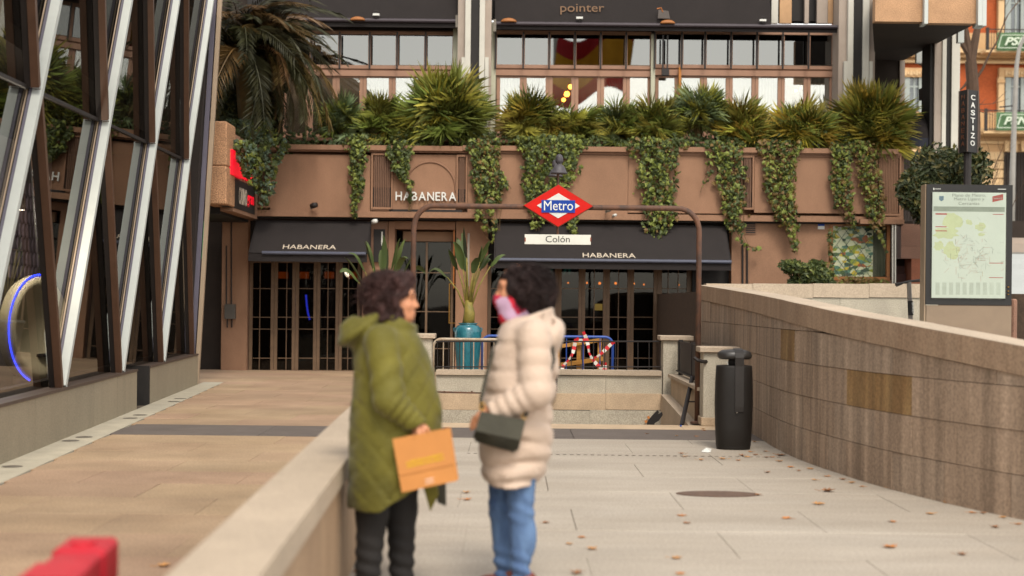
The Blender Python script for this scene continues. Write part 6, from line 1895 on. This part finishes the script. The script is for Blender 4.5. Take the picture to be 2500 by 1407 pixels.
def hand_chain(mb, wrist, dirv, side, palm_n, L, s=1.0, curl=1.0, thumb=1):
    """five separate bent fingers on a palm"""
    w = Vector(wrist); d = Vector(dirv).normalized(); sd_ = Vector(side).normalized(); pn = Vector(palm_n).normalized()
    out = []
    for i, (o, ln) in enumerate([(-.030, .070), (-.010, .080), (.010, .076), (.029, .060)]):
        b = w + d * .082 * s + sd_ * o * s
        p1 = b + (d * math.cos(.5 * curl) + pn * math.sin(.5 * curl)) * ln * .45 * s
        p2 = p1 + (d * math.cos(1.3 * curl) + pn * math.sin(1.3 * curl)) * ln * .33 * s
        p3 = p2 + (d * math.cos(2.1 * curl) + pn * math.sin(2.1 * curl)) * ln * .25 * s
        out.append([(w + d * .03 * s + sd_ * o * .7 * s, .0115 * s), (b, .0098 * s), (p1, .0090 * s), (p2, .0082 * s), (p3, .0072 * s)])
    tb = w + d * .025 * s - sd_ * .026 * s * thumb
    t1 = tb + (d * .6 - sd_ * .7 * thumb + pn * .5).normalized() * .038 * s
    t2 = t1 + (d * .85 - sd_ * .05 * thumb + pn * .6).normalized() * .032 * s
    out.append([(w + d * .012 * s, .014 * s), (tb, .0125 * s), (t1, .0105 * s), (t2, .0088 * s)])
    return out
def chain_sdf(X, Y, Z, chains, palm, k=.008):
    d = None
    for ch in chains:
        dc = None
        for (a, ra), (b, rb2) in zip(ch[:-1], ch[1:]):
            q, _ = cap(X, Y, Z, tuple(a), tuple(b), ra, rb2)
            dc = q if dc is None else np.minimum(dc, q)
        d = dc if d is None else np.minimum(d, dc)
    return smin(d, palm, k)

# ---------------------------------------------------------------- woman in the green coat (faces right)
D1 = 7.0; S1 = F / D1; O1 = P(955, 740, D1); o1x = O1.x
w1 = thing('person', 'woman in a long green quilted coat holding a brown paper bag', 'person', (o1x, D1, 0))
def L1(px, py):
    q = P(px, py, D1); return q.x - o1x, q.z
tab1 = []
for (py, xa, xb, b) in [(786, 905, 1000, .085), (800, 888, 1014, .13), (815, 874, 1024, .185), (835, 866, 1036, .205), (880, 862, 1054, .215), (950, 863, 1071, .225), (1000, 859, 1078, .235), (1050, 855, 1079, .24), (1100, 851, 1076, .245), (1150, 848, 1072, .25), (1200, 848, 1070, .255), (1246, 852, 1066, .26)]:
    xa_, z = L1(xa, py); xb_, _ = L1(xb, py); tab1.append((z, xa_, xb_, b))
hdx, hdz = L1(966, 727)
def body1(X, Y, Z):
    d = head_sdf(X, Y, Z, 1, (hdx, 0, hdz))
    q, _ = cap(X, Y, Z, (hdx - .03, 0, hdz - .06), (hdx - .07, 0, hdz - .22), .052, .06); d = smin(d, q, .03)
    t, _ = loft(X, Y, Z, [(.70, -.12, .12, .15), (.9, -.14, .17, .17), (1.1, -.13, .15, .17), (1.24, -.10, .10, .17), (1.31, -.07, .05, .09)]); d = smin(d, t, .05)
    for (a, b, c_) in LEGS1:
        q, _ = cap(X, Y, Z, a, b, .08, .055); d = smin(d, q, .04)
        q, _ = cap(X, Y, Z, b, c_, .052, .038); d = smin(d, q, .03)
    for ar_ in ARMS1:
        q, _ = cap(X, Y, Z, ar_[0], ar_[1], .048, .040); d = smin(d, q, .03)
        q, _ = cap(X, Y, Z, ar_[1], ar_[2], .038, .027); d = smin(d, q, .02)
    hx = HAND1
    palm = ell(X, Y, Z, tuple(Vector(ARMS1[0][2]) + HD1 * .048), (.045, .022, .045))
    d = smin(d, chain_sdf(X, Y, Z, hx, palm), .010)
    return d
LEGS1 = [((-.06, -.07, .78), (-.075, -.08, .42), (-.095, -.09, .09)), ((.05, .08, .78), (.055, .07, .42), (.06, .06, .09))]
sx_, sz_ = L1(940, 832); ex_, ez_ = L1(962, 968); wx_, wz_ = L1(1024, 1026)
ARMS1 = [((sx_, -.185, sz_), (ex_, -.27, ez_), (wx_, -.245, wz_)), ((sx_, .185, sz_), (ex_ - .02, .27, ez_), (wx_ - .03, .22, wz_ + .02))]
HD1 = (Vector(ARMS1[0][2]) - Vector(ARMS1[0][1])).normalized()
HD1 = (HD1 + Vector((0, 0, -.5))).normalized()
HAND1 = hand_chain(None, ARMS1[0][2], HD1, (0, 1, 0), (-.3, 0, -.9), .08, .95, .8)
sdf_obj('body', body1, (-.30, -.36, .02), (.32, .36, 1.64), .0085, m_skin, w1)
def coat1(X, Y, Z):
    d, ang = loft(X, Y, Z, tab1)
    d = d + .0035 * wob(X, Y, Z, 46, .7) + .011 * wob(X, Y, Z, 13, .4) * np.clip((1.25 - Z) * 3, 0, 1)
    # hem rises towards the front
    hem = .445 + np.clip((X + .02) / .16, 0, 1) * .11 + .004 * np.sin(ang * 7)
    d = np.maximum(d, hem - Z)
    inner, _ = loft(X, Y, Z, [(t[0] , t[1] + .03, t[2] - .03, t[3] - .03) for t in tab1])
    d = np.maximum(d, -np.maximum(inner, Z - .52))
    # quilting grooves (diamonds) on the skirt and body
    p = .105
    for sg in (1, -1):
        u = (X * .9 + sg * Z * .72 + Y * .3) / p
        g_ = np.abs(u - np.round(u)) * p
        d = d + .0042 * np.exp(-(g_ / .012) ** 2) * np.clip((Z - .47) * 30, 0, 1)
    # shoulders and sleeves
    for i, ar_ in enumerate(ARMS1):
        q, t = cap(X, Y, Z, ar_[0], ar_[1], .084, .074)
        q = q + .006 * np.sin(t * 19 + X * 30 + Z * 11) * np.clip(t * 1.5, 0, 1) + .003 * wob(X, Y, Z, 48, .2)
        d = smin(d, q, .016 + .035 * np.clip((Z - 1.18) * 8, 0, 1))
        e2 = tuple(Vector(ar_[2]))
        q, t = cap(X, Y, Z, ar_[1], e2, .073, .052)
        q = q + .011 * np.sin(t * 26 + X * 14) * np.clip(1.2 - t, 0, 1)
        end = (X - e2[0]) * HD1.x + (Z - e2[2]) * HD1.z
        q = np.maximum(q, end - .012)
        d = smin(d, q, .022)
    # folded hood behind the neck and the open collar
    hx, hz = L1(884, 795)
    h = ell(X, Y, Z, (hx + .012, 0, hz - .012), (.125, .170, .080), .62)
    h = smin(h, ell(X, Y, Z, (hx - .045, 0, hz - .045), (.075, .150, .062), .4), .03)
    cut = ell(X, Y, Z, (hx + .045, 0, hz + .085), (.13, .110, .055), .62)
    h = np.maximum(h, -cut) + .008 * np.sin((X * .8 - Z) * 62 + Y * 9) * np.exp(-(Y / .2) ** 2)
    d = smin(d, h, .02)
    cxx, cz = L1(985, 795)
    col = np.abs(ell(X, Y, Z, (cxx - .035, 0, cz - .01), (.095, .105, .075), .5)) - .014
    col = np.maximum(col, np.maximum(Z - (cz + .035 - (X - cxx) * .55), (cz - .09) - Z))
    d = smin(d, col, .015)
    return d
coat_o = sdf_obj('coat', coat1, (-.34, -.40, .42), (.30, .40, 1.42), .0092, m_green, w1)
# front tail of the coat and dark lining behind it
tx, tz = L1(1050, 1195)
t0, t1, t2, t3 = L1(1030, 1170), L1(1068, 1165), L1(1072, 1205), L1(1052, 1246)
MB().prism([(t0[0], -.05, t0[1]), (t3[0], -.05, t3[1]), (t2[0], -.05, t2[1]), (t1[0], -.05, t1[1])], (0, .03, 0)).build('coat_tail', m_green, coat_o).matrix_parent_inverse = Matrix.Identity(4)
u0, u1, u2, u3 = L1(1060, 1170), L1(1088, 1165), L1(1089, 1236), L1(1068, 1228)
MB().prism([(u0[0], .0, u0[1]), (u3[0], .0, u3[1]), (u2[0], .0, u2[1]), (u1[0], .0, u1[1])], (0, .03, 0)).build('lining', m_lining, coat_o).matrix_parent_inverse = Matrix.Identity(4)
zl = [L1(1003, 806), L1(1020, 826), L1(1040, 850), L1(1056, 885), L1(1068, 930), L1(1076, 985)]
mb = MB().tube([(x_ - .016, -.03, z_) for x_, z_ in zl], .006, 6); mb.build('zip', m_lining, coat_o).matrix_parent_inverse = Matrix.Identity(4)
def hair1(X, Y, Z):
    a = ell(X, Y, Z, (hdx - .035, 0, hdz + .042), (.118, .105, .088))
    a = smin(a, ell(X, Y, Z, (hdx - .075, 0, hdz - .03), (.088, .108, .095)), .04)
    a = smin(a, ell(X, Y, Z, (hdx - .04, 0, hdz - .10), (.075, .105, .085)), .04)
    a = smin(a, ell(X, Y, Z, (hdx + .045, 0, hdz + .085), (.055, .075, .04)), .03)
    for sy in (-1, 1):
        a = smin(a, ell(X, Y, Z, (hdx - .008, sy * .072, hdz - .055), (.042, .03, .105)), .03)
    face = ell(X, Y, Z, (hdx + .095, 0, hdz - .045), (.066, .085, .115))
    a = np.maximum(a, -face)
    a = a + .012 * wob(X, Y, Z, 62, .3) + .008 * wob(X, Y, Z, 120, 1.1)
    return a
sdf_obj('hair', hair1, (-.26, -.2, 1.2), (.2, .2, 1.68), .0065, m_hair1, w1)
# eyes and mouth on both sides of the face
for sy in (-1, 1):
    q = Vector((hdx + .0815, sy * .032, hdz - .003))
    o = MB().lathe([(.0075 * math.sin(a), -.0055 * math.cos(a)) for a in [k * math.pi / 6 for k in range(7)]], q, 10).build('eye', m_eye, w1, True); o.matrix_parent_inverse = Matrix.Identity(4)
    o = MB().tube([(hdx + .080, sy * .047, hdz + .018), (hdx + .090, sy * .032, hdz + .024), (hdx + .093, sy * .014, hdz + .020)], .0035, 5).build('eyebrow', m_hair1, w1); o.matrix_parent_inverse = Matrix.Identity(4)
def trousers1(X, Y, Z):
    d, _ = loft(X, Y, Z, [(.62, -.17, .17, .19), (.80, -.17, .17, .19), (.86, -.15, .15, .17)])
    for (a, b, c_) in LEGS1:
        q, t = cap(X, Y, Z, a, b, .105, .078); d = smin(d, q, .05)
        q, t = cap(X, Y, Z, b, c_, .076, .060)
        q = q + .006 * np.sin(Z * 90 + X * 25) * np.clip((.40 - Z) * 4, 0, 1)
        d = smin(d, q, .03)
    return np.maximum(d, .05 - Z)
sdf_obj('trousers', trousers1, (-.24, -.27, .03), (.24, .27, .90), .0095, m_trs, w1)
def shoe(name, ax, ay, s, mat, parent):
    def f(X, Y, Z):
        d = ell(X, Y, Z, (ax + s * .065, ay, .035), (.125, .045, .036))
        d = smin(d, ell(X, Y, Z, (ax, ay, .07), (.055, .042, .05)), .03)
        return np.maximum(d, .003 - Z)
    return sdf_obj(name, f, (ax - .2, ay - .08, -.01), (ax + .22, ay + .08, .14), .008, mat, parent)
for (a, b, c_) in LEGS1:
    shoe('shoe', c_[0], c_[1], 1, m_shoe, w1)
# paper bag
YB1 = D1 - .30
m_kraft = M('kraft_paper', '#b5793f', .75, .08, 5, .15, 30)
kb = thing('paper_shopping_bag', 'brown paper shopping bag with yellow print held by the woman in green', 'bag', P(1036, 1204, YB1))
qd = [P(x_, y_, YB1) for x_, y_ in [(981, 1203), (1116, 1174), (1096, 1047), (958, 1072)]]
bk = [q + Vector((.005, .07, 0)) for q in qd]
mb = MB()
A, B, C_, Dq = qd; A2, B2, C2, D2 = bk
mid = lambda p, q: (p + q) / 2
mb.add([A, B, C_, Dq, A2, B2, C2, D2, mid(A, A2) + Vector((.03, 0, .002)), mid(Dq, D2) + Vector((.03, 0, 0)), mid(B, B2) - Vector((.03, 0, -.002)), mid(C_, C2) - Vector((.03, 0, 0))],
       [(0, 1, 2, 3), (5, 4, 7, 6), (0, 3, 9, 8), (8, 9, 7, 4), (1, 10, 11, 2), (10, 5, 6, 11), (0, 4, 5, 1)])
bgo = mb.build('body', m_kraft, kb)
ud = (B - A).normalized(); vd = (Dq - A).normalized(); nd = Vector((0, -1, 0))
def onbag(u, v, off=.0015):
    return A + (B - A) * u + (Dq - A) * v + nd * off
fold = MB().prism([onbag(.02, .305), onbag(.98, .305), onbag(.98, .317), onbag(.02, .317)], nd * .002); fold.build('crease', M('kraft_crease', '#a36c38', .8), bgo)
m_yl = M('print_yellow', '#c9a01c', .7, .05, 9)
r = random.Random(4)
for k in range(17):
    u0 = .17 + k * .040
    for v0 in (.42, .49):
        hgt = .06 * r.uniform(.7, 1.1); lift = .008 * k / 3 * .3
        MB().prism([onbag(u0, v0 + lift), onbag(u0 + .031 * r.uniform(.6, 1), v0 + lift), onbag(u0 + .03 * r.uniform(.6, 1), v0 + lift + hgt), onbag(u0 + .004, v0 + lift + hgt * .9)], nd * .0012).build('print_mark', m_yl, bgo)
for v0 in (.06, .12):
    MB().prism([onbag(.44, v0), onbag(.60, v0 + .005), onbag(.59, v0 + .035), onbag(.45, v0 + .03)], nd * .0012).build('print_mark', M('print_pale', '#c9a58a', .7), bgo)
m_hdl = M('kraft_handle', '#a86f38', .75)
hw_ = Vector(ARMS1[0][2]) + Vector((o1x, D1, 0)) + HD1 * .085
for dy in (0, .07):
    a_, b_ = onbag(.38, 1.0, 0) + Vector((0, dy, 0)), onbag(.66, 1.0, 0) + Vector((0, dy, 0))
    MB().tube([a_ - Vector((0, 0, .02)), a_ + (hw_ - a_) * .6 + Vector((0, 0, .03)), hw_ + Vector((-.012, 0, .0)), hw_ + Vector((.014, 0, .0)), b_ + (hw_ - b_) * .6 + Vector((0, 0, .03)), b_ - Vector((0, 0, .02))], .0055, 6).build('handle', m_hdl, kb, True)

# ---------------------------------------------------------------- woman in the beige puffer (faces left)
D2_ = 7.16; O2 = P(1260, 740, D2_); o2x = O2.x
w2 = thing('person', 'woman with dark curly hair in a beige puffer coat, patterned scarf over her mouth', 'person', (o2x, D2_, 0))
def L2(px, py):
    q = P(px, py, D2_); return q.x - o2x, q.z
tab2 = []
for (py, xa, xb, b) in [(768, 1245, 1338, .09), (785, 1230, 1346, .14), (800, 1221, 1352, .175), (825, 1208, 1360, .20), (860, 1196, 1364, .21), (900, 1187, 1364, .215), (950, 1182, 1358, .22), (1000, 1175, 1347, .225), (1050, 1169, 1353, .235), (1100, 1168, 1349, .235), (1150, 1174, 1334, .23), (1178, 1183, 1316, .215)]:
    xa_, z = L2(xa, py); xb_, _ = L2(xb, py); tab2.append((z, xa_, xb_, b))
hx2, hz2 = L2(1263, 704)
sx2, sz2 = L2(1302, 820); ex2, ez2 = L2(1306, 950); wx2, wz2 = L2(1206, 1000)
ARMS2 = [((sx2, -.185, sz2), (ex2, -.26, ez2), (wx2, -.215, wz2)), ((sx2, .185, sz2), (ex2, .26, ez2), (wx2 + .02, .21, wz2))]
lk = [L2(1218, 1230), L2(1222, 1290), L2(1240, 1385), L2(1266, 1230), L2(1268, 1290), L2(1266, 1390)]
LEGS2 = [((-.05, .07, .74), (-.065, .075, .40), (-.045, .08, .085)), ((.03, -.08, .74), (.035, -.085, .40), (.035, -.09, .085))]
HD2 = (Vector(ARMS2[0][2]) - Vector(ARMS2[0][1])).normalized()
HAND2 = hand_chain(None, ARMS2[0][2], HD2, (0, 0, 1), (0, 1, -.2), .08, .92, .55, -1)
def body2(X, Y, Z):
    d = head_sdf(X, Y, Z, -1, (hx2, 0, hz2))
    q, _ = cap(X, Y, Z, (hx2 + .03, 0, hz2 - .06), (hx2 + .05, 0, hz2 - .22), .052, .06); d = smin(d, q, .03)
    t, _ = loft(X, Y, Z, [(.68, -.12, .12, .14), (.9, -.13, .13, .15), (1.1, -.12, .13, .16), (1.24, -.08, .12, .16), (1.33, -.02, .09, .09)]); d = smin(d, t, .05)
    for (a, b, c_) in LEGS2:
        q, _ = cap(X, Y, Z, a, b, .07, .048); d = smin(d, q, .04)
        q, _ = cap(X, Y, Z, b, c_, .045, .034); d = smin(d, q, .03)
    for ar_ in ARMS2:
        q, _ = cap(X, Y, Z, ar_[0], ar_[1], .045, .038); d = smin(d, q, .03)
        q, _ = cap(X, Y, Z, ar_[1], ar_[2], .036, .026); d = smin(d, q, .02)
    palm = ell(X, Y, Z, tuple(Vector(ARMS2[0][2]) + HD2 * .048), (.046, .018, .040))
    return smin(d, chain_sdf(X, Y, Z, HAND2, palm), .010)
sdf_obj('body', body2, (-.30, -.36, .02), (.36, .36, 1.64), .0085, m_skin, w2)
def coat2(X, Y, Z):
    d, ang = loft(X, Y, Z, tab2)
    zc = Z + .03 * np.cos(ang) + .012 * np.sin(ang * 2 + 1)
    for zg_ in (1.235, 1.10, .985, .875, .765, .645, .555):
        g_ = zc - zg_ - (.04 * np.clip((X + .05) / .2, -1, 1) if zg_ < .66 else 0)
        d = d + .0125 * np.exp(-(g_ / .018) ** 2) * (1 + .5 * np.sin(ang * 3 + zg_ * 9))
    d = d + .009 * wob(X, Y, Z, 17, .9) + .0035 * wob(X, Y, Z, 52, .5)
    inner, _ = loft(X, Y, Z, [(t[0], t[1] + .03, t[2] - .03, t[3] - .03) for t in tab2])
    d = np.maximum(d, -np.maximum(inner, Z - .52))
    for ar_ in ARMS2:
        q, t = cap(X, Y, Z, ar_[0], ar_[1], .086, .080)
        q = q - .008 * np.abs(np.sin(t * math.pi * 3.2 + .4)) + .006
        d = smin(d, q, .010 + .03 * np.clip((Z - 1.2) * 8, 0, 1))
        q, t = cap(X, Y, Z, ar_[1], ar_[2], .080, .056)
        q = q - .010 * np.abs(np.sin(t * math.pi * 5.0 + X * 9)) + .007
        end = (X - ar_[2][0]) * HD2.x + (Z - ar_[2][2]) * HD2.z
        q = np.maximum(q, end - .01)
        d = smin(d, q, .015)
    # hood hanging behind
    hx, hz = L2(1352, 828)
    h = ell(X, Y, Z, (hx - .012, 0, hz + .005), (.062, .150, .108), -.25)
    cut = ell(X, Y, Z, (hx - .03, 0, hz + .085), (.038, .105, .05), .2)
    h = np.maximum(h, -cut) + .004 * wob(X, Y, Z, 40, .2)
    d = smin(d, h, .018)
    # tall open collar
    ccx, ccz = L2(1292, 775)
    rad = np.sqrt(((X - ccx) / .108) ** 2 + (Y / .115) ** 2)
    c_ = np.abs((rad - 1) * .108) - .017
    topz = ccz + .012 + np.clip((X - ccx) * .36, -.05, .06)
    c_ = np.maximum(c_, np.maximum(Z - topz, (ccz - .09) - Z))
    d = smin(d, c_, .02)
    return d
sdf_obj('coat', coat2, (-.34, -.40, .44), (.36, .40, 1.46), .0092, m_beige, w2)
def hair2(X, Y, Z):
    cx, cz = L2(1288, 706)
    a = ell(X, Y, Z, (cx, 0, cz), (.122, .125, .112))
    a = smin(a, ell(X, Y, Z, (cx + .03, 0, cz - .045), (.100, .115, .088)), .04)
    a = smin(a, ell(X, Y, Z, (cx - .055, 0, cz + .055), (.068, .09, .058)), .03)
    face = ell(X, Y, Z, (hx2 - .10, 0, hz2 - .045), (.072, .095, .098))
    a = np.maximum(a, -face)
    return a + .013 * wob(X, Y, Z, 60, .8) + .010 * wob(X, Y, Z, 115, 2.0)
sdf_obj('hair', hair2, (-.2, -.22, 1.26), (.30, .22, 1.72), .0065, m_hair2, w2)
# loose curls standing out of both heads
def curls(parent, c, rad, n, mat, seed, back):
    r = random.Random(seed); mb = MB()
    for i in range(n):
        d = Vector((r.gauss(0, 1), r.gauss(0, 1), r.gauss(0.25, 1))).normalized()
        if d.x * back < -.35 and d.z < .55: continue
        p = Vector(c) + Vector((d.x * rad[0], d.y * rad[1], d.z * rad[2])) * .93
        t1_ = d.orthogonal().normalized(); t2_ = d.cross(t1_); ph = r.uniform(0, 6.28); R0 = r.uniform(.006, .011)
        pts = [p + d * (.003 + .007 * k) + (t1_ * math.cos(ph + k * 1.1) + t2_ * math.sin(ph + k * 1.1)) * R0 + Vector((0, 0, -.0006 * k * k)) for k in range(6)]
        if i % 9 == 0:
            pts = [p + d * (.004 + .012 * k) + (t1_ * math.cos(ph + k * .8) + t2_ * math.sin(ph + k * .8)) * R0 * 1.2 + Vector((0, 0, -.0016 * k * k)) for k in range(6)]
        mb.tube(pts, [.0042, .004, .0036, .003, .0022, .0012] if i % 9 else [.003, .0026, .0022, .0018, .0014, .0008], 4, False)
    o = mb.build('curls', mat, parent); o.matrix_parent_inverse = Matrix.Identity(4); stuff(o)
cx2, cz2 = L2(1290, 704)
curls(w2, (cx2, 0, cz2), (.128, .130, .118), 900, m_hair2, 1, 1)
curls(w1, (hdx - .045, 0, hdz + .02), (.125, .115, .105), 700, m_hair1, 2, -1)
for sy in (-1, 1):
    q = Vector((hx2 - .0815, sy * .032, hz2 - .003))
    o = MB().lathe([(.0075 * math.sin(a), -.0055 * math.cos(a)) for a in [k * math.pi / 6 for k in range(7)]], q, 10).build('eye', m_eye, w2, True); o.matrix_parent_inverse = Matrix.Identity(4)
    o = MB().tube([(hx2 - .080, sy * .047, hz2 + .017), (hx2 - .090, sy * .032, hz2 + .023), (hx2 - .093, sy * .014, hz2 + .019)], .004, 5).build('eyebrow', m_hair2, w2); o.matrix_parent_inverse = Matrix.Identity(4)
# scarf pulled over nose and mouth, coloured in blocks
scm = bpy.data.materials.new('scarf_blocks'); scm.use_nodes = True
nt = scm.node_tree; b_ = nt.nodes['Principled BSDF']; b_.inputs['Roughness'].default_value = .85
geo = nt.nodes.new('ShaderNodeTexCoord'); mp2 = nt.nodes.new('ShaderNodeMapping')
mp2.inputs['Rotation'].default_value = (0, .55, 0); mp2.inputs['Scale'].default_value = (1, .6, 1)
vo = nt.nodes.new('ShaderNodeTexVoronoi'); vo.distance = 'CHEBYCHEV'; vo.inputs['Scale'].default_value = 16; vo.inputs['Randomness'].default_value = .55
sp3 = nt.nodes.new('ShaderNodeSeparateColor'); cr = nt.nodes.new('ShaderNodeValToRGB'); cr.color_ramp.interpolation = 'CONSTANT'
for i, cc_ in enumerate(['#b0182c', '#b090a8', '#c01a30', '#c9852a', '#b58aa5', '#b83a24', '#a51838']):
    e_ = cr.color_ramp.elements[i] if i < 2 else cr.color_ramp.elements.new(i / 7)
    e_.position = i / 7; e_.color = (*lin(cc_), 1)
nt.links.new(geo.outputs['Object'], mp2.inputs['Vector']); nt.links.new(mp2.outputs[0], vo.inputs['Vector'])
nt.links.new(vo.outputs['Color'], sp3.inputs[0]); nt.links.new(sp3.outputs[1], cr.inputs['Fac']); nt.links.new(cr.outputs[0], b_.inputs['Base Color'])
def scarf2(X, Y, Z):
    d = ell(X, Y, Z, (hx2 - .028, 0, hz2 - .072), (.082, .074, .072), .15)
    d = smin(d, ell(X, Y, Z, (hx2 - .075, 0, hz2 - .052), (.040, .040, .038)), .03)
    d = smin(d, ell(X, Y, Z, (hx2 + .012, 0, hz2 - .135), (.095, .092, .060), .3), .03)
    d = smin(d, ell(X, Y, Z, (hx2 - .035, 0, hz2 - .15), (.05, .06, .045)), .03)
    top = hz2 - .034 - (X - hx2 + .1) * .10
    d = np.maximum(d, Z - top)
    return d + .003 * wob(X, Y, Z, 60, .1)
sdf_obj('scarf', scarf2, (-.22, -.16, 1.2), (.2, .16, 1.5), .007, scm, w2)
def jeans2(X, Y, Z):
    d, _ = loft(X, Y, Z, [(.60, -.13, .12, .17), (.78, -.14, .13, .18), (.84, -.12, .12, .16)])
    for (a, b, c_) in LEGS2:
        q, t = cap(X, Y, Z, a, b, .088, .062); q = q + .006 * np.sin(Z * 95 + X * 40) * np.exp(-((Z - .40) / .07) ** 2); d = smin(d, q, .04)
        q, t = cap(X, Y, Z, b, c_, .060, .047)
        q = q + .011 * np.sin(Z * 95 + X * 34 + Y * 20) * np.clip((.25 - Z) * 6, 0, 1)
        q = np.minimum(q, ell(X, Y, Z, (b[0] + .022, b[1], b[2] - .11), (.058, .056, .13)))
        d = smin(d, q, .02)
    return np.maximum(d, .02 - Z)
sdf_obj('jeans', jeans2, (-.22, -.26, .03), (.22, .26, .88), .009, m_jean, w2)
for (a, b, c_) in LEGS2:
    shoe('shoe', c_[0] + .03, c_[1], -.75, m_shoe2, w2)
# handbag with strap
hbg = thing('crossbody_handbag', 'dark olive crossbody handbag hanging at the hip of the woman in beige', 'handbag', P(1216, 1100, D2_ - .3))
m_hbg = M('bag_olive', '#37352a', .5, .2, 6, .2, 60, col2='#27251d')
YH = D2_ - .30
qd = [P(x_, y_, YH) for x_, y_ in [(1152, 1077), (1263, 1108), (1283, 1028), (1174, 1006)]]
bm = bmesh.new()
vs = [bm.verts.new(q) for q in qd] + [bm.verts.new(q + Vector((0, .085, 0))) for q in qd]
for f_ in [(0, 1, 2, 3), (7, 6, 5, 4), (0, 4, 5, 1), (1, 5, 6, 2), (2, 6, 7, 3), (3, 7, 4, 0)]:
    bm.faces.new([vs[i] for i in f_])
bmesh.ops.recalc_face_normals(bm, faces=bm.faces[:])
bmesh.ops.bevel(bm, geom=bm.edges[:], offset=.014, segments=3, affect='EDGES')
me = bpy.data.meshes.new('body'); bm.to_mesh(me); bm.free(); me.materials.append(m_hbg)
me.polygons.foreach_set('use_smooth', [True] * len(me.polygons)); bod = link('body', me, hbg)
fp_ = [P(x_, y_, YH - .012) for x_, y_ in [(1160, 1052), (1270, 1076), (1283, 1027), (1174, 1005)]]
MB().prism(fp_, (0, .03, 0)).build('flap', M('bag_olive_flap', '#3d3b30', .45, .2, 6, .2, 60), bod)
m_gold = M('bag_ring', '#a8803a', .35, .1, 8, metal=.6)
for (x_, y_) in [(1177, 1003), (1280, 1024)]:
    q = P(x_, y_, YH + .03)
    MB().tube([q + Vector((.012 * math.cos(a), 0, .02 + .018 * math.sin(a))) for a in [k * math.pi / 6 for k in range(13)]], .0035, 5).build('ring', m_gold, hbg)
MB().tube([P(1281, 1018, YH + .03), P(1300, 985, YH + .04), P(1335, 935, YH + .05), P(1352, 880, D2_ - .16), P(1345, 810, D2_ - .10), P(1325, 778, D2_ - .02)], .010, 5).build('strap', m_hbg, hbg)
MB().tube([P(1176, 998, YH + .03), P(1174, 975, YH + .06), P(1185, 930, D2_ - .2), P(1200, 870, D2_ - .12), P(1225, 812, D2_ + .02)], .009, 5).build('strap', m_hbg, hbg)
